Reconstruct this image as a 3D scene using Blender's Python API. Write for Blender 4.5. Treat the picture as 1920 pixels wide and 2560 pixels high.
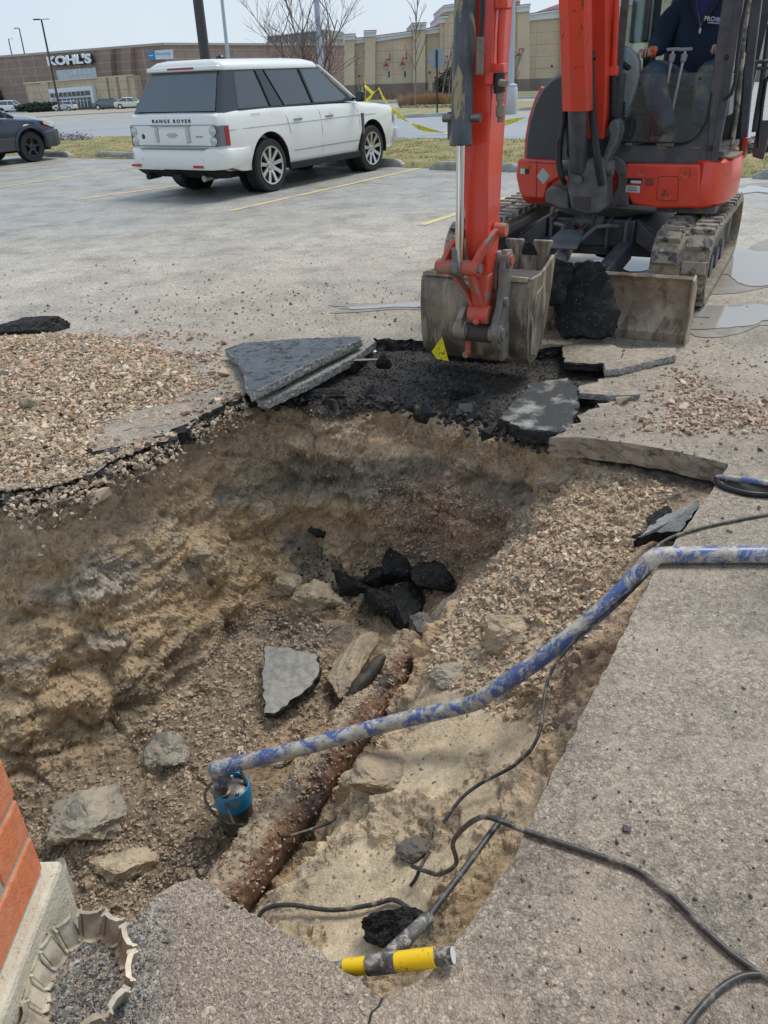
import bpy, bmesh, math, random
import numpy as np
from mathutils import Vector, Matrix, Euler
R_=math.radians
for o in list(bpy.data.objects): bpy.data.objects.remove(o)
scene=bpy.context.scene; COL=scene.collection
# ---------------------------------------------------------------- camera
HH=1.565; FPX=1975.; PITCH=R_(29.03); ROLL=R_(-2.42)
fw=np.array([0,math.cos(PITCH),-math.sin(PITCH)]); _r0=np.array([1.,0,0]); _u0=np.cross(_r0,fw)
RV=math.cos(ROLL)*_r0+math.sin(ROLL)*_u0; UV=-math.sin(ROLL)*_r0+math.cos(ROLL)*_u0
CP=np.array([0,0,HH])
cd=bpy.data.cameras.new('camera'); cam=bpy.data.objects.new('camera',cd); COL.objects.link(cam)
cam.matrix_world=Matrix([[RV[0],UV[0],-fw[0],0],[RV[1],UV[1],-fw[1],0],[RV[2],UV[2],-fw[2],HH],[0,0,0,1]])
cd.sensor_fit='VERTICAL'; cd.sensor_height=24; cd.lens=24*FPX/2560; cd.clip_start=.05; cd.clip_end=3000
scene.camera=cam
# ---------------------------------------------------------------- world, sun, exposure
SUN_EL=R_(60); SUN_AZ=R_(48)   # azimuth from +Y towards +X
w=bpy.data.worlds.new("World"); scene.world=w; w.use_nodes=True
nt=w.node_tree; nt.nodes.clear()
sky=nt.nodes.new('ShaderNodeTexSky'); sky.sky_type='NISHITA'; sky.sun_disc=False
sky.sun_elevation=SUN_EL; sky.sun_rotation=SUN_AZ; sky.air_density=1.2; sky.dust_density=3; sky.ozone_density=1
b1=nt.nodes.new('ShaderNodeBackground'); b1.inputs[1].default_value=.08; nt.links.new(sky.outputs[0],b1.inputs[0])
geo=nt.nodes.new('ShaderNodeTexCoord'); sp=nt.nodes.new('ShaderNodeSeparateXYZ'); nt.links.new(geo.outputs['Generated'],sp.inputs[0])
nz=nt.nodes.new('ShaderNodeTexNoise'); nz.inputs['Scale'].default_value=2.2; nz.inputs['Detail'].default_value=4
nt.links.new(geo.outputs['Generated'],nz.inputs['Vector'])
ad=nt.nodes.new('ShaderNodeMath'); ad.operation='MULTIPLY_ADD'; ad.inputs[1].default_value=.28; nt.links.new(nz.outputs[0],ad.inputs[0]); nt.links.new(sp.outputs[2],ad.inputs[2])
cr=nt.nodes.new('ShaderNodeValToRGB'); e=cr.color_ramp.elements
e[0].position=.08; e[0].color=(.77,.86,.93,1); e[1].position=.55; e[1].color=(.50,.64,.81,1)
el=e.new(.24); el.color=(.62,.75,.88,1)
nt.links.new(ad.outputs[0],cr.inputs[0])
b2=nt.nodes.new('ShaderNodeBackground'); b2.inputs[1].default_value=.52; nt.links.new(cr.outputs[0],b2.inputs[0])
mx=nt.nodes.new('ShaderNodeMixShader'); mx.inputs[0].default_value=.9; nt.links.new(b1.outputs[0],mx.inputs[1]); nt.links.new(b2.outputs[0],mx.inputs[2])
wo=nt.nodes.new('ShaderNodeOutputWorld'); nt.links.new(mx.outputs[0],wo.inputs[0])
sl=bpy.data.lights.new('sun','SUN'); sl.energy=1.3; sl.angle=R_(22); sl.color=(1,.97,.92)
so=bpy.data.objects.new('sun',sl); COL.objects.link(so)
sd=Vector((math.sin(SUN_AZ)*math.cos(SUN_EL),math.cos(SUN_AZ)*math.cos(SUN_EL),math.sin(SUN_EL)))
so.rotation_euler=sd.to_track_quat('Z','Y').to_euler(); so.location=(7,6,14)
vs=scene.view_settings; vs.view_transform='Standard'; vs.look='None'; vs.gamma=1; vs.exposure=1.0
# ---------------------------------------------------------------- pixel helpers (source photo 1920x2560)
def ray(x,y): return fw*FPX+RV*(x-960)-UV*(y-1280)
def PZ(x,y,z=0.):
    d=ray(x,y); return CP+d*((z-HH)/d[2])
def PY(x,y,Y):
    d=ray(x,y); return CP+d*(Y/d[1])
def proj(P):
    d=np.asarray(P,float)-CP; z=d@fw
    return np.stack([960+FPX*(d@RV)/z,1280-FPX*(d@UV)/z],-1)
def gzf(Y): return np.clip(-(Y-32)*.0145,-1.5,0)
def PG(x,y):
    z=0.
    for i in range(12):
        p=PZ(x,y,z); z=.5*z+.5*float(gzf(p[1]))
    return PZ(x,y,z)
# ---------------------------------------------------------------- mesh builder
class MB:
    def __init__(s): s.v=[]; s.f=[]; s.m=[]; s.mi=0
    def add(s,V,F):
        b=len(s.v); s.v+= [tuple(map(float,p)) for p in V]
        for f in F: s.f.append([b+i for i in f]); s.m.append(s.mi)
        return s
    def box(s,c,sz,rot=None,M=None,taper=1.):
        x,y,z=[a/2 for a in sz]
        V=[Vector(p) for p in [(-x,-y,-z),(x,-y,-z),(x,y,-z),(-x,y,-z),(-x*taper,-y*taper,z),(x*taper,-y*taper,z),(x*taper,y*taper,z),(-x*taper,y*taper,z)]]
        if rot is not None:
            E_=Euler(rot).to_matrix(); V=[E_@p for p in V]
        if M is not None: V=[M@p for p in V]
        c=Vector(c); return s.add([p+c for p in V],[(0,3,2,1),(4,5,6,7),(0,1,5,4),(1,2,6,5),(2,3,7,6),(3,0,4,7)])
    def bbox(s,a,b): return s.box([(a[i]+b[i])/2 for i in range(3)],[abs(b[i]-a[i]) for i in range(3)])
    def prism(s,pts,dvec,cap=True):
        pts=[Vector(p) for p in pts]; d=Vector(dvec); n=len(pts)
        V=pts+[p+d for p in pts]
        F=[(i,(i+1)%n,n+(i+1)%n,n+i) for i in range(n)]
        if cap: F+= [tuple(range(n))[::-1],tuple(range(n,2*n))]
        return s.add(V,F)
    def tube(s,path,r,n=10,cap=True):
        P=[Vector(p) for p in path]; k=len(P)
        rs=r if hasattr(r,'__len__') else [r]*k
        T=[(P[min(i+1,k-1)]-P[max(i-1,0)]).normalized() for i in range(k)]
        up=Vector((0,0,1)) if abs(T[0].z)<.95 else Vector((1,0,0))
        a=T[0].cross(up).normalized(); V=[];F=[]
        for i in range(k):
            a=(a-T[i]*a.dot(T[i])).normalized(); b=T[i].cross(a)
            for j in range(n):
                t=2*math.pi*j/n; V.append(P[i]+(a*math.cos(t)+b*math.sin(t))*rs[i])
        for i in range(k-1):
            for j in range(n): F.append((i*n+j,i*n+(j+1)%n,(i+1)*n+(j+1)%n,(i+1)*n+j))
        if cap: F+= [tuple(range(n))[::-1],tuple(range((k-1)*n,k*n))]
        return s.add(V,F)
    def cyl(s,a,b,r,n=16,r2=None): return s.tube([a,b],[r,r if r2 is None else r2],n)
    def lathe(s,prof,c,axis='z',n=20,cap=True):
        V=[];F=[];k=len(prof)
        for (r,h) in prof:
            for j in range(n):
                t=2*math.pi*j/n; a,b=r*math.cos(t),r*math.sin(t)
                p={'z':(a,b,h),'x':(h,a,b),'y':(b,h,a)}[axis]; V.append((p[0]+c[0],p[1]+c[1],p[2]+c[2]))
        for i in range(k-1):
            for j in range(n): F.append((i*n+j,i*n+(j+1)%n,(i+1)*n+(j+1)%n,(i+1)*n+j))
        if cap: F+= [tuple(range(n))[::-1],tuple(range((k-1)*n,k*n))]
        return s.add(V,F)
    def loft(s,rings,cap=True,closed=True):
        n=len(rings[0]); V=[p for r in rings for p in r];F=[]
        for i in range(len(rings)-1):
            for j in range(n if closed else n-1): F.append((i*n+j,i*n+(j+1)%n,(i+1)*n+(j+1)%n,(i+1)*n+j))
        if cap: F+= [tuple(range(n))[::-1],tuple(range((len(rings)-1)*n,len(rings)*n))]
        return s.add(V,F)
    def sphere(s,c,r,n=12,m=8):
        r=r if hasattr(r,'__len__') else (r,r,r)
        return s.lathe_s(c,r,n,m)
    def lathe_s(s,c,r,n,m):
        V=[];F=[]
        for i in range(m+1):
            ph=math.pi*i/m
            for j in range(n):
                t=2*math.pi*j/n; V.append((c[0]+r[0]*math.sin(ph)*math.cos(t),c[1]+r[1]*math.sin(ph)*math.sin(t),c[2]+r[2]*math.cos(ph)))
        for i in range(m):
            for j in range(n): F.append((i*n+j,(i+1)*n+j,(i+1)*n+(j+1)%n,i*n+(j+1)%n))
        return s.add(V,F)
    def build(s,name,mats,parent=None,smooth=None,bevel=0,recalc=True,bseg=2):
        me=bpy.data.meshes.new(name); me.from_pydata(s.v,[],s.f)
        if not isinstance(mats,(list,tuple)): mats=[mats]
        for m in mats: me.materials.append(m)
        if len(mats)>1: me.polygons.foreach_set('material_index',s.m)
        if recalc:
            bm=bmesh.new(); bm.from_mesh(me); bmesh.ops.remove_doubles(bm,verts=bm.verts,dist=1e-6)
            bmesh.ops.recalc_face_normals(bm,faces=bm.faces); bm.to_mesh(me); bm.free()
        if smooth is not None:
            me.polygons.foreach_set('use_smooth',[True]*len(me.polygons)); me.set_sharp_from_angle(angle=R_(smooth))
        o=bpy.data.objects.new(name,me); COL.objects.link(o)
        if parent is not None: o.parent=parent
        if bevel:
            b=o.modifiers.new('b','BEVEL'); b.width=bevel; b.segments=bseg; b.limit_method='ANGLE'; b.angle_limit=R_(35)
        return o
def tag(o,label=None,cat=None,group=None,kind=None):
    if label: o['label']=label
    if cat: o['category']=cat
    if group: o['group']=group
    if kind: o['kind']=kind
    return o
def thing(name,loc,label,cat,rz=0,group=None):
    o=bpy.data.objects.new(name,None); COL.objects.link(o); o.empty_display_size=.1
    o.location=loc; o.rotation_euler=(0,0,rz); return tag(o,label,cat,group)
def apply_mods(o):
    dg=bpy.context.evaluated_depsgraph_get(); me=bpy.data.meshes.new_from_object(o.evaluated_get(dg)); o.modifiers.clear(); o.data=me
    return o
def rebase(o,loc):
    "move the origin of an unparented mesh object"
    o.data.transform(Matrix.Translation(-Vector(loc))); o.location=loc; return o
def copy_tree(o,parent=None):
    c=o.copy(); COL.objects.link(c); c.parent=parent
    for ch in list(o.children): copy_tree(ch,c)
    return c
def text_mesh(txt,size,ext=.004,font_bold=0.,align='CENTER',spacing=1.,shear=0):
    c=bpy.data.curves.new('t','FONT'); c.body=txt; c.size=size; c.extrude=ext; c.offset=font_bold; c.align_x=align; c.align_y='CENTER'; c.space_character=spacing; c.shear=shear; c.resolution_u=3
    o=bpy.data.objects.new('t',c); COL.objects.link(o); bpy.context.view_layer.update()
    dg=bpy.context.evaluated_depsgraph_get(); me=bpy.data.meshes.new_from_object(o.evaluated_get(dg)); bpy.data.objects.remove(o); return me
def text_obj(name,txt,size,mat,M,parent=None,**k):
    me=text_mesh(txt,size,**k); me.materials.clear(); me.materials.append(mat); me.transform(M)
    o=bpy.data.objects.new(name,me); COL.objects.link(o); o.parent=parent; return o
def axes(o,x,y,z=None):
    x=Vector(x).normalized(); y=Vector(y).normalized(); z=x.cross(y).normalized() if z is None else Vector(z).normalized()
    return Matrix([[x.x,y.x,z.x,o[0]],[x.y,y.y,z.y,o[1]],[x.z,y.z,z.z,o[2]],[0,0,0,1]])
# ---------------------------------------------------------------- noise (numpy)
_rs=np.random.RandomState(7); _perm=_rs.permutation(256); _perm=np.concatenate([_perm]*3); _gr=_rs.normal(size=(256,3)); _gr/=np.linalg.norm(_gr,axis=1)[:,None]
def pnoise(P):
    P=np.asarray(P,float); i=np.floor(P).astype(int); f=P-i; i&=255; u=f*f*f*(f*(f*6-15)+10); r=0
    for dx in (0,1):
        for dy in (0,1):
            for dz in (0,1):
                h=_perm[_perm[_perm[i[:,0]+dx]+i[:,1]+dy]+i[:,2]+dz]
                g=(_gr[h]*(f-np.array([dx,dy,dz]))).sum(1)
                r=r+g*np.where(dx,u[:,0],1-u[:,0])*np.where(dy,u[:,1],1-u[:,1])*np.where(dz,u[:,2],1-u[:,2])
    return r
def fbm(P,oct=4,gain=.5):
    P=np.asarray(P,float); a=1.;r=0
    for k in range(oct): r=r+a*pnoise(P*(2**k)+13.7*k); a*=gain
    return r
def worley(P):
    "nearest and second nearest feature distance, and a random value of the nearest cell"
    P=np.asarray(P,float); n=len(P); f1=np.full(n,9.);f2=np.full(n,9.);rv=np.zeros(n); i=np.floor(P).astype(int)
    for dx in (-1,0,1):
        for dy in (-1,0,1):
            for dz in (-1,0,1):
                c=i+np.array([dx,dy,dz]); k=c&255; h=_perm[_perm[_perm[k[:,0]]+k[:,1]]+k[:,2]]
                f=c+np.stack([_perm[h]/255.,_perm[h+17]/255.,_perm[h+91]/255.],-1); d=np.sqrt(((P-f)**2).sum(1))
                m=d<f1; f2=np.where(m,f1,np.minimum(f2,d)); rv=np.where(m,_perm[h+203]/255.,rv); f1=np.where(m,d,f1)
    return f1,f2,rv
def inpoly(pts,poly):
    x,y=pts[:,0],pts[:,1]; c=np.zeros(len(pts),bool); n=len(poly)
    for i in range(n):
        x0,y0=poly[i];x1,y1=poly[(i+1)%n]
        with np.errstate(divide='ignore',invalid='ignore'):
            m=((y0>y)!=(y1>y))&(x<(x1-x0)*(y-y0)/(y1-y0+1e-12)+x0)
        c^=m
    return c
# ---------------------------------------------------------------- materials
def newmat(name):
    m=bpy.data.materials.new(name); m.use_nodes=True; t=m.node_tree; b=t.nodes['Principled BSDF']; return m,t,b
def nd(t,k,**kw):
    n=t.nodes.new(k)
    for a,v in kw.items(): setattr(n,a,v)
    return n
def noise(t,vec,scale,detail=4,rough=.55,dist=0):
    n=nd(t,'ShaderNodeTexNoise'); n.inputs['Scale'].default_value=scale; n.inputs['Detail'].default_value=detail; n.inputs['Roughness'].default_value=rough; n.inputs['Distortion'].default_value=dist
    if vec is not None: t.links.new(vec,n.inputs['Vector'])
    return n.outputs[0]
def ramp(t,fac,stops):
    n=nd(t,'ShaderNodeValToRGB'); e=n.color_ramp.elements
    for i,(p,c) in enumerate(stops):
        c=(c,c,c,1) if not hasattr(c,'__len__') else tuple(c)+(1,)
        if i<2: e[i].position=p; e[i].color=c
        else: x=e.new(p); x.color=c
    t.links.new(fac,n.inputs[0]); return n.outputs[0]
def mix(t,fac,a,b,mode='MIX'):
    n=nd(t,'ShaderNodeMix',data_type='RGBA',blend_type=mode)
    for s,v in ((0,fac),(6,a),(7,b)):
        if hasattr(v,'is_linked') or hasattr(v,'links'): t.links.new(v,n.inputs[s])
        elif s==0: n.inputs[0].default_value=v
        else: n.inputs[s].default_value=tuple(v)+(1,) if hasattr(v,'__len__') else (v,v,v,1)
    return n.outputs[2]
def math_(t,op,a,b=0.,c=0.):
    n=nd(t,'ShaderNodeMath',operation=op)
    for i,v in enumerate((a,b,c)):
        if hasattr(v,'links'): t.links.new(v,n.inputs[i])
        else: n.inputs[i].default_value=v
    return n.outputs[0]
def bump(t,b,h,strength=.5,dist=.01,prev=None):
    n=nd(t,'ShaderNodeBump'); n.inputs['Strength'].default_value=strength; n.inputs['Distance'].default_value=dist
    t.links.new(h,n.inputs['Height'])
    if prev is not None: t.links.new(prev,n.inputs['Normal'])
    t.links.new(n.outputs[0],b.inputs['Normal']); return n.outputs[0]
def vec_(t,world=False):
    if world: return nd(t,'ShaderNodeNewGeometry').outputs['Position']
    return nd(t,'ShaderNodeTexCoord').outputs['Object']
def M(name,col,rough=.5,metal=0.,col2=None,ns=6.,lo=.4,hi=.6,mud=None,mudlo=.5,mudhi=.6,muds=5.,bmp=0.,bs=60.,bd=.004,coat=0.,world=False,spec=.5,rvar=.12,stretch=None):
    m,t,b=newmat(name); v=vec_(t,world)
    c=col
    n1=noise(t,v,ns,6,.6)
    if col2 is not None: c=mix(t,ramp(t,n1,[(lo,0.),(hi,1.)]),col,col2)
    mr=None
    if mud is not None:
        v2=v
        if stretch:
            vm=nd(t,'ShaderNodeVectorMath',operation='MULTIPLY'); t.links.new(v,vm.inputs[0]); vm.inputs[1].default_value=stretch; v2=vm.outputs[0]
        n2=noise(t,v2,muds,8,.65,.4); f=ramp(t,n2,[(mudlo,0.),(mudhi,1.)]); c=mix(t,f,c,mud); mr=f
    if hasattr(c,'links'): t.links.new(c,b.inputs['Base Color'])
    else: b.inputs['Base Color'].default_value=tuple(c)+(1,)
    r=math_(t,'MULTIPLY_ADD',n1,rvar*2,rough-rvar)
    if mr is not None: r=math_(t,'MULTIPLY_ADD',mr,.25,r)
    t.links.new(r,b.inputs['Roughness']); b.inputs['Metallic'].default_value=metal
    b.inputs['Coat Weight'].default_value=coat; b.inputs['Coat Roughness'].default_value=.05
    b.inputs['Specular IOR Level'].default_value=spec
    if bmp: bump(t,b,noise(t,v,bs,5,.6),bmp,bd)
    return m
def vcol_mat(name,rough=.8,bs=((40,.6,.01),(160,.5,.004)),var=.25,wet=False,vs=30.):
    m,t,b=newmat(name); v=vec_(t,True)
    a=nd(t,'ShaderNodeAttribute',attribute_name='Col').outputs['Color']
    n=noise(t,v,vs,6,.7); c=mix(t,1.,a,ramp(t,n,[(.25,1-var),(.75,1+var)]),'MULTIPLY')
    n3=noise(t,v,190.,3,.6); c=mix(t,1.,c,ramp(t,n3,[(.3,1-var*.6),(.7,1+var*.6)]),'MULTIPLY')
    t.links.new(c,b.inputs['Base Color'])
    if wet:
        wv=nd(t,'ShaderNodeAttribute',attribute_name='wet').outputs['Fac']
        r=math_(t,'MULTIPLY_ADD',wv,-.55,rough); r=math_(t,'MULTIPLY_ADD',n,.25,math_(t,'ADD',r,-.12)); t.links.new(r,b.inputs['Roughness'])
    else: b.inputs['Roughness'].default_value=rough
    prev=None
    for (s,st,d) in bs:
        prev=bump(t,b,noise(t,v,s,5,.65),st,d,prev)
        if wet:
            bn_=prev.node; t.links.new(math_(t,'MULTIPLY',math_(t,'SUBTRACT',1.,math_(t,'POWER',wv,3.)),st),bn_.inputs['Strength'])
    return m
def set_col(me,colors,name='Col'):
    "colors per vertex (n,3)"
    a=me.color_attributes.new(name,'FLOAT_COLOR','POINT'); d=np.ones((len(me.vertices),4),np.float32); d[:,:3]=colors; a.data.foreach_set('color',d.ravel())
def set_fac(me,vals,name):
    a=me.attributes.new(name,'FLOAT','POINT'); a.data.foreach_set('value',np.asarray(vals,np.float32))
def np_mesh(name,V,F,mat,smooth=False,parent=None):
    V=np.asarray(V,np.float32); F=np.asarray(F,np.int32); k=F.shape[1]
    me=bpy.data.meshes.new(name); me.vertices.add(len(V)); me.vertices.foreach_set('co',V.ravel())
    me.loops.add(F.size); me.loops.foreach_set('vertex_index',F.ravel()); me.polygons.add(len(F)); me.polygons.foreach_set('loop_start',np.arange(0,F.size,k,dtype=np.int32))
    me.update(calc_edges=True); me.validate(); me.polygons.foreach_set('use_smooth',np.full(len(me.polygons),bool(smooth))); me.materials.append(mat)
    o=bpy.data.objects.new(name,me); COL.objects.link(o)
    if parent: o.parent=parent
    return o
RNG=np.random.RandomState(11)
# stones: variants of an angular lump
def _stone_variants():
    out=[]
    for k in range(16):
        rs=np.random.RandomState(k+3); n=rs.randint(7,11); p=rs.normal(size=(n,3)); p/=np.linalg.norm(p,axis=1)[:,None]; p*=rs.uniform(.8,1.1,(n,1)); p*=np.array([1.,rs.uniform(.65,.95),rs.uniform(.45,.8)])
        bm=bmesh.new(); vs_=[bm.verts.new(tuple(q)) for q in p]; bmesh.ops.convex_hull(bm,input=vs_); bmesh.ops.triangulate(bm,faces=bm.faces)
        bm.verts.ensure_lookup_table(); bm.verts.index_update(); V=np.array([v.co[:] for v in bm.verts]); F=np.array([[v.index for v in f.verts] for f in bm.faces if len(f.verts)==3]); bm.free(); out.append((V,F))
    return out
SV=_stone_variants()
def stones(name,pos,size,cols,mat,flat=.85,normals=None):
    n=len(pos); vi=RNG.randint(0,len(SV),n); q=RNG.normal(size=(n,4)); q/=np.linalg.norm(q,axis=1)[:,None]
    w_,x,y,z=q.T
    Rm=np.stack([1-2*(y*y+z*z),2*(x*y-z*w_),2*(x*z+y*w_),2*(x*y+z*w_),1-2*(x*x+z*z),2*(y*z-x*w_),2*(x*z-y*w_),2*(y*z+x*w_),1-2*(x*x+y*y)],-1).reshape(n,3,3)
    pos=np.asarray(pos); size=np.asarray(size); AV=[];AF=[];AC=[];off=0
    for k,(Vb,Fb) in enumerate(SV):
        ii=np.nonzero(vi==k)[0]
        if not len(ii): continue
        V=np.einsum('nij,kj->nki',Rm[ii],Vb); V[:,:,2]*=flat; V=V*size[ii][:,None,None]+pos[ii][:,None,:]; nv=len(Vb)
        AF.append((Fb[None]+(np.arange(len(ii))*nv)[:,None,None]).reshape(-1,3)+off); AV.append(V.reshape(-1,3)); AC.append(np.repeat(cols[ii],nv,axis=0)); off+=nv*len(ii)
    o=np_mesh(name,np.concatenate(AV),np.concatenate(AF),mat); set_col(o.data,np.concatenate(AC)); return o
def palette(n,cols,weights=None,var=.15):
    c=np.array(cols); i=RNG.choice(len(c),n,p=weights); return np.clip(c[i]*(1+RNG.uniform(-var,var,(n,1))),0,1)
# ================================================================ shared materials
C_MUD=(.30,.245,.18); C_MUDW=(.20,.155,.105); C_DRYMUD=(.42,.36,.28)
m_conc=M('concrete',(.43,.42,.38),.85,col2=(.30,.29,.25),ns=5,mud=(.17,.16,.13),mudlo=.6,mudhi=.72,muds=14,bmp=.7,bs=70,bd=.01)
m_conc_near=M('foundation_concrete',(.62,.55,.42),.88,col2=(.52,.46,.35),ns=16,mud=(.24,.20,.15),mudlo=.62,mudhi=.7,muds=55,bmp=.9,bs=120,bd=.006)
m_black=M('black_plastic',(.012,.012,.014),.45,mud=C_MUD,mudlo=.62,mudhi=.8,muds=6)
m_rubber=M('tyre_rubber',(.018,.018,.018),.7,bmp=.2,bs=80)
m_chrome=M('chrome_rod',(.72,.74,.77),.1,1.,rvar=.03)
m_steel=M('muddy_steel',(.20,.19,.175),.55,.3,col2=(.14,.13,.12),ns=9,mud=(.30,.25,.185),mudlo=.42,mudhi=.62,muds=4,bmp=.5,bs=45,bd=.006)
m_whitepole=M('grey_pole_paint',(.42,.47,.52),.5)
m_darkpole=M('dark_pole_paint',(.055,.05,.048),.5)
# ---------------------------------------------------------------- asphalt
def asphalt_mat(name,pebble=1.,near=True):
    m,t,b=newmat(name); v=vec_(t,True)
    vo=nd(t,'ShaderNodeTexVoronoi'); vo.inputs['Scale'].default_value=150; wn=nd(t,'ShaderNodeTexNoise'); wn.inputs['Scale'].default_value=70; wn.inputs['Detail'].default_value=3; t.links.new(v,wn.inputs['Vector'])
    wm=nd(t,'ShaderNodeVectorMath',operation='MULTIPLY_ADD'); t.links.new(wn.outputs['Color'],wm.inputs[0]); wm.inputs[1].default_value=(.014,.014,.014); t.links.new(v,wm.inputs[2]); vw=wm.outputs[0]; t.links.new(vw,vo.inputs['Vector'])
    vo2=nd(t,'ShaderNodeTexVoronoi'); vo2.inputs['Scale'].default_value=230; t.links.new(vw,vo2.inputs['Vector'])
    sepc=nd(t,'ShaderNodeSeparateColor'); t.links.new(vo.outputs['Color'],sepc.inputs[0])
    sx=nd(t,'ShaderNodeSeparateXYZ'); t.links.new(v,sx.inputs[0])
    dx=math_(t,'ADD',sx.outputs[0],-.3); dy=math_(t,'ADD',sx.outputs[1],-2.6)
    d=math_(t,'SQRT',math_(t,'ADD',math_(t,'MULTIPLY',dx,dx),math_(t,'MULTIPLY',dy,dy)))
    nb=noise(t,v,.55,8,.6,.6); d2=math_(t,'MULTIPLY_ADD',nb,3.4,math_(t,'ADD',d,-1.7))
    zone=ramp(t,math_(t,'MULTIPLY',d2,.1),[(.22,(.37,.305,.23)),(.40,(.44,.37,.29)),(.62,(.47,.41,.335)),(.80,(.40,.36,.30)),(1.,(.35,.33,.295))])
    patch=noise(t,v,1.7,10,.68,.3); c=mix(t,1.,zone,ramp(t,patch,[(.3,.62),(.5,1.),(.7,1.22)]),'MULTIPLY')
    st_=noise(t,v,5.5,7,.72,.8); c=mix(t,1.,c,ramp(t,st_,[(.30,.74),(.48,1.),(.68,1.14)]),'MULTIPLY'); fine=noise(t,v,38.,6,.75); c=mix(t,1.,c,ramp(t,fine,[(.3,.42),(.50,1.),(.70,1.42)]),'MULTIPLY')
    peb=ramp(t,sepc.outputs[0],[(.0,.62),(.45,1.),(.85,1.12),(1.,1.6)]); c=mix(t,.75,c,mix(t,1.,c,peb,'MULTIPLY'))
    edge=ramp(t,vo.outputs['Distance'],[(.42,1.),(.75,.45)]); c=mix(t,.6,c,mix(t,1.,c,edge,'MULTIPLY'))
    # thin clay film left by the digging
    film=ramp(t,noise(t,v,3.2,9,.7,.5),[(.50,0.),(.64,.75)]); near_=ramp(t,math_(t,'MULTIPLY',d2,.1),[(.25,.8),(.65,0.)])
    c=mix(t,math_(t,'MULTIPLY',film,near_),c,(.46,.37,.28))
    t.links.new(c,b.inputs['Base Color'])
    wetn=ramp(t,noise(t,v,.8,5,.55,.3),[(.40,.42),(.60,.80)]); t.links.new(wetn,b.inputs['Roughness']); b.inputs['Specular IOR Level'].default_value=.5
    h=math_(t,'MULTIPLY_ADD',vo2.outputs['Distance'],-.6,math_(t,'MULTIPLY',vo.outputs['Distance'],-1.)); fade=ramp(t,math_(t,'MULTIPLY',d,.1),[(.15,1.),(.75,.18)])
    p=bump(t,b,math_(t,'MULTIPLY',h,fade),.75,.006); bump(t,b,math_(t,'MULTIPLY',noise(t,v,60,6,.7),fade),.55,.008,p)
    return m
m_asph=asphalt_mat('muddy_asphalt')
m_asphblk=M('broken_black_asphalt',(.016,.015,.015),.62,col2=(.045,.042,.038),ns=60,lo=.5,hi=.75,mud=(.22,.175,.125),mudlo=.56,mudhi=.70,muds=22,bmp=1.,bs=90,bd=.012,world=True)
m_asphside=M('muddy_cut_edge',(.25,.19,.135),.8,col2=(.38,.30,.225),ns=9,mud=(.08,.065,.05),mudlo=.54,mudhi=.68,muds=18,bmp=.9,bs=50,bd=.01,world=True)
m_street=M('street_asphalt',(.24,.25,.265),.6,col2=(.31,.315,.32),ns=.22,lo=.35,hi=.65,world=True,bmp=.2,bs=30)
m_grassg=M('grass_ground',(.27,.25,.10),.95,col2=(.42,.33,.17),ns=1.1,lo=.42,hi=.6,mud=(.20,.21,.075),mudlo=.5,mudhi=.7,muds=3.3,bmp=1.,bs=22,bd=.06,world=True)
m_line=M('worn_yellow_paint',(.66,.50,.22),.7,col2=(.42,.37,.28),ns=12,lo=.5,hi=.68,mud=(.36,.32,.26),mudlo=.50,mudhi=.66,muds=3,world=True,bmp=.4,bs=120)
m_white_line=M('white_road_paint',(.6,.6,.6),.7,world=True)
# ================================================================ pit outline and paved ground
W=lambda x,y:np.array([x,y,0.])
rim_px=[(0,1228),(60,1222),(130,1216),(200,1196),(262,1158),(330,1134),(395,1108),(455,1075),(500,1042),(560,1008),(612,990),(655,960),(690,935),(735,895),(800,868),(905,858),(935,846),(1040,848),(1130,872),(1250,880),(1330,872),(1400,868),(1500,902),(1535,930),(1475,960),(1462,985),(1520,1003),(1462,1028),(1440,1052),(1372,1094),(1450,1092),(1600,1112),(1700,1130),(1822,1160),(1795,1205),(1762,1252),(1690,1350),(1640,1425),(1570,1560),(1500,1700),(1390,1920),(1280,2150),(1180,2300),(1070,2440),(962,2498)]
rim_near_px=[(930,2478),(830,2400),(730,2335),(660,2300),(590,2262),(540,2225),(490,2196),(440,2205),(395,2240),(330,2300),(285,2345),(190,2360)]
rim=[W(-2.9,3.1),W(-2.3,3.22)]+[PZ(*p) for p in rim_px]+[PZ(*p) for p in rim_near_px]+[W(-.80,1.02),W(-1.6,1.0),W(-2.9,1.1)]
def jag(poly,step,amp,seed):
    rs=np.random.RandomState(seed); out=[]
    for i in range(len(poly)):
        a,b=poly[i],poly[(i+1)%len(poly)]; n=max(1,int(np.linalg.norm(b-a)/step)); nn=np.array([-(b-a)[1],(b-a)[0],0]); nn/=max(1e-6,np.linalg.norm(nn))
        for k in range(n):
            s=amp(i) if callable(amp) else amp
            out.append(a+(b-a)*k/n+nn*(rs.uniform(-s,s)))
    return out
NR=len(rim)
i_brown=2+rim_px.index((1372,1094)); i_cut=2+rim_px.index((1822,1160)); i_cutend=2+rim_px.index((962,2498))
def amp_(i):
    if i_brown<=i<i_cut: return .004
    if i_cut<=i<i_cutend: return .0035
    if i>=i_cutend: return .009
    return .030
rimj=jag(rim,.03,amp_,5)
def sheet_with_hole(name,outer,hole,mat):
    bm=bmesh.new()
    for loop in (outer,hole):
        vs_=[bm.verts.new(tuple(p)) for p in loop]
        for i in range(len(vs_)): bm.edges.new((vs_[i],vs_[(i+1)%len(vs_)]))
    bmesh.ops.triangle_fill(bm,use_beauty=True,edges=bm.edges[:])
    for f in bm.faces:
        if f.normal.z<0: f.normal_flip()
    return bm
outer=[W(-60,-12),W(60,-12),W(60,32),W(-60,32)]
bm=sheet_with_hole('ground',outer,rimj,m_asph)
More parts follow.
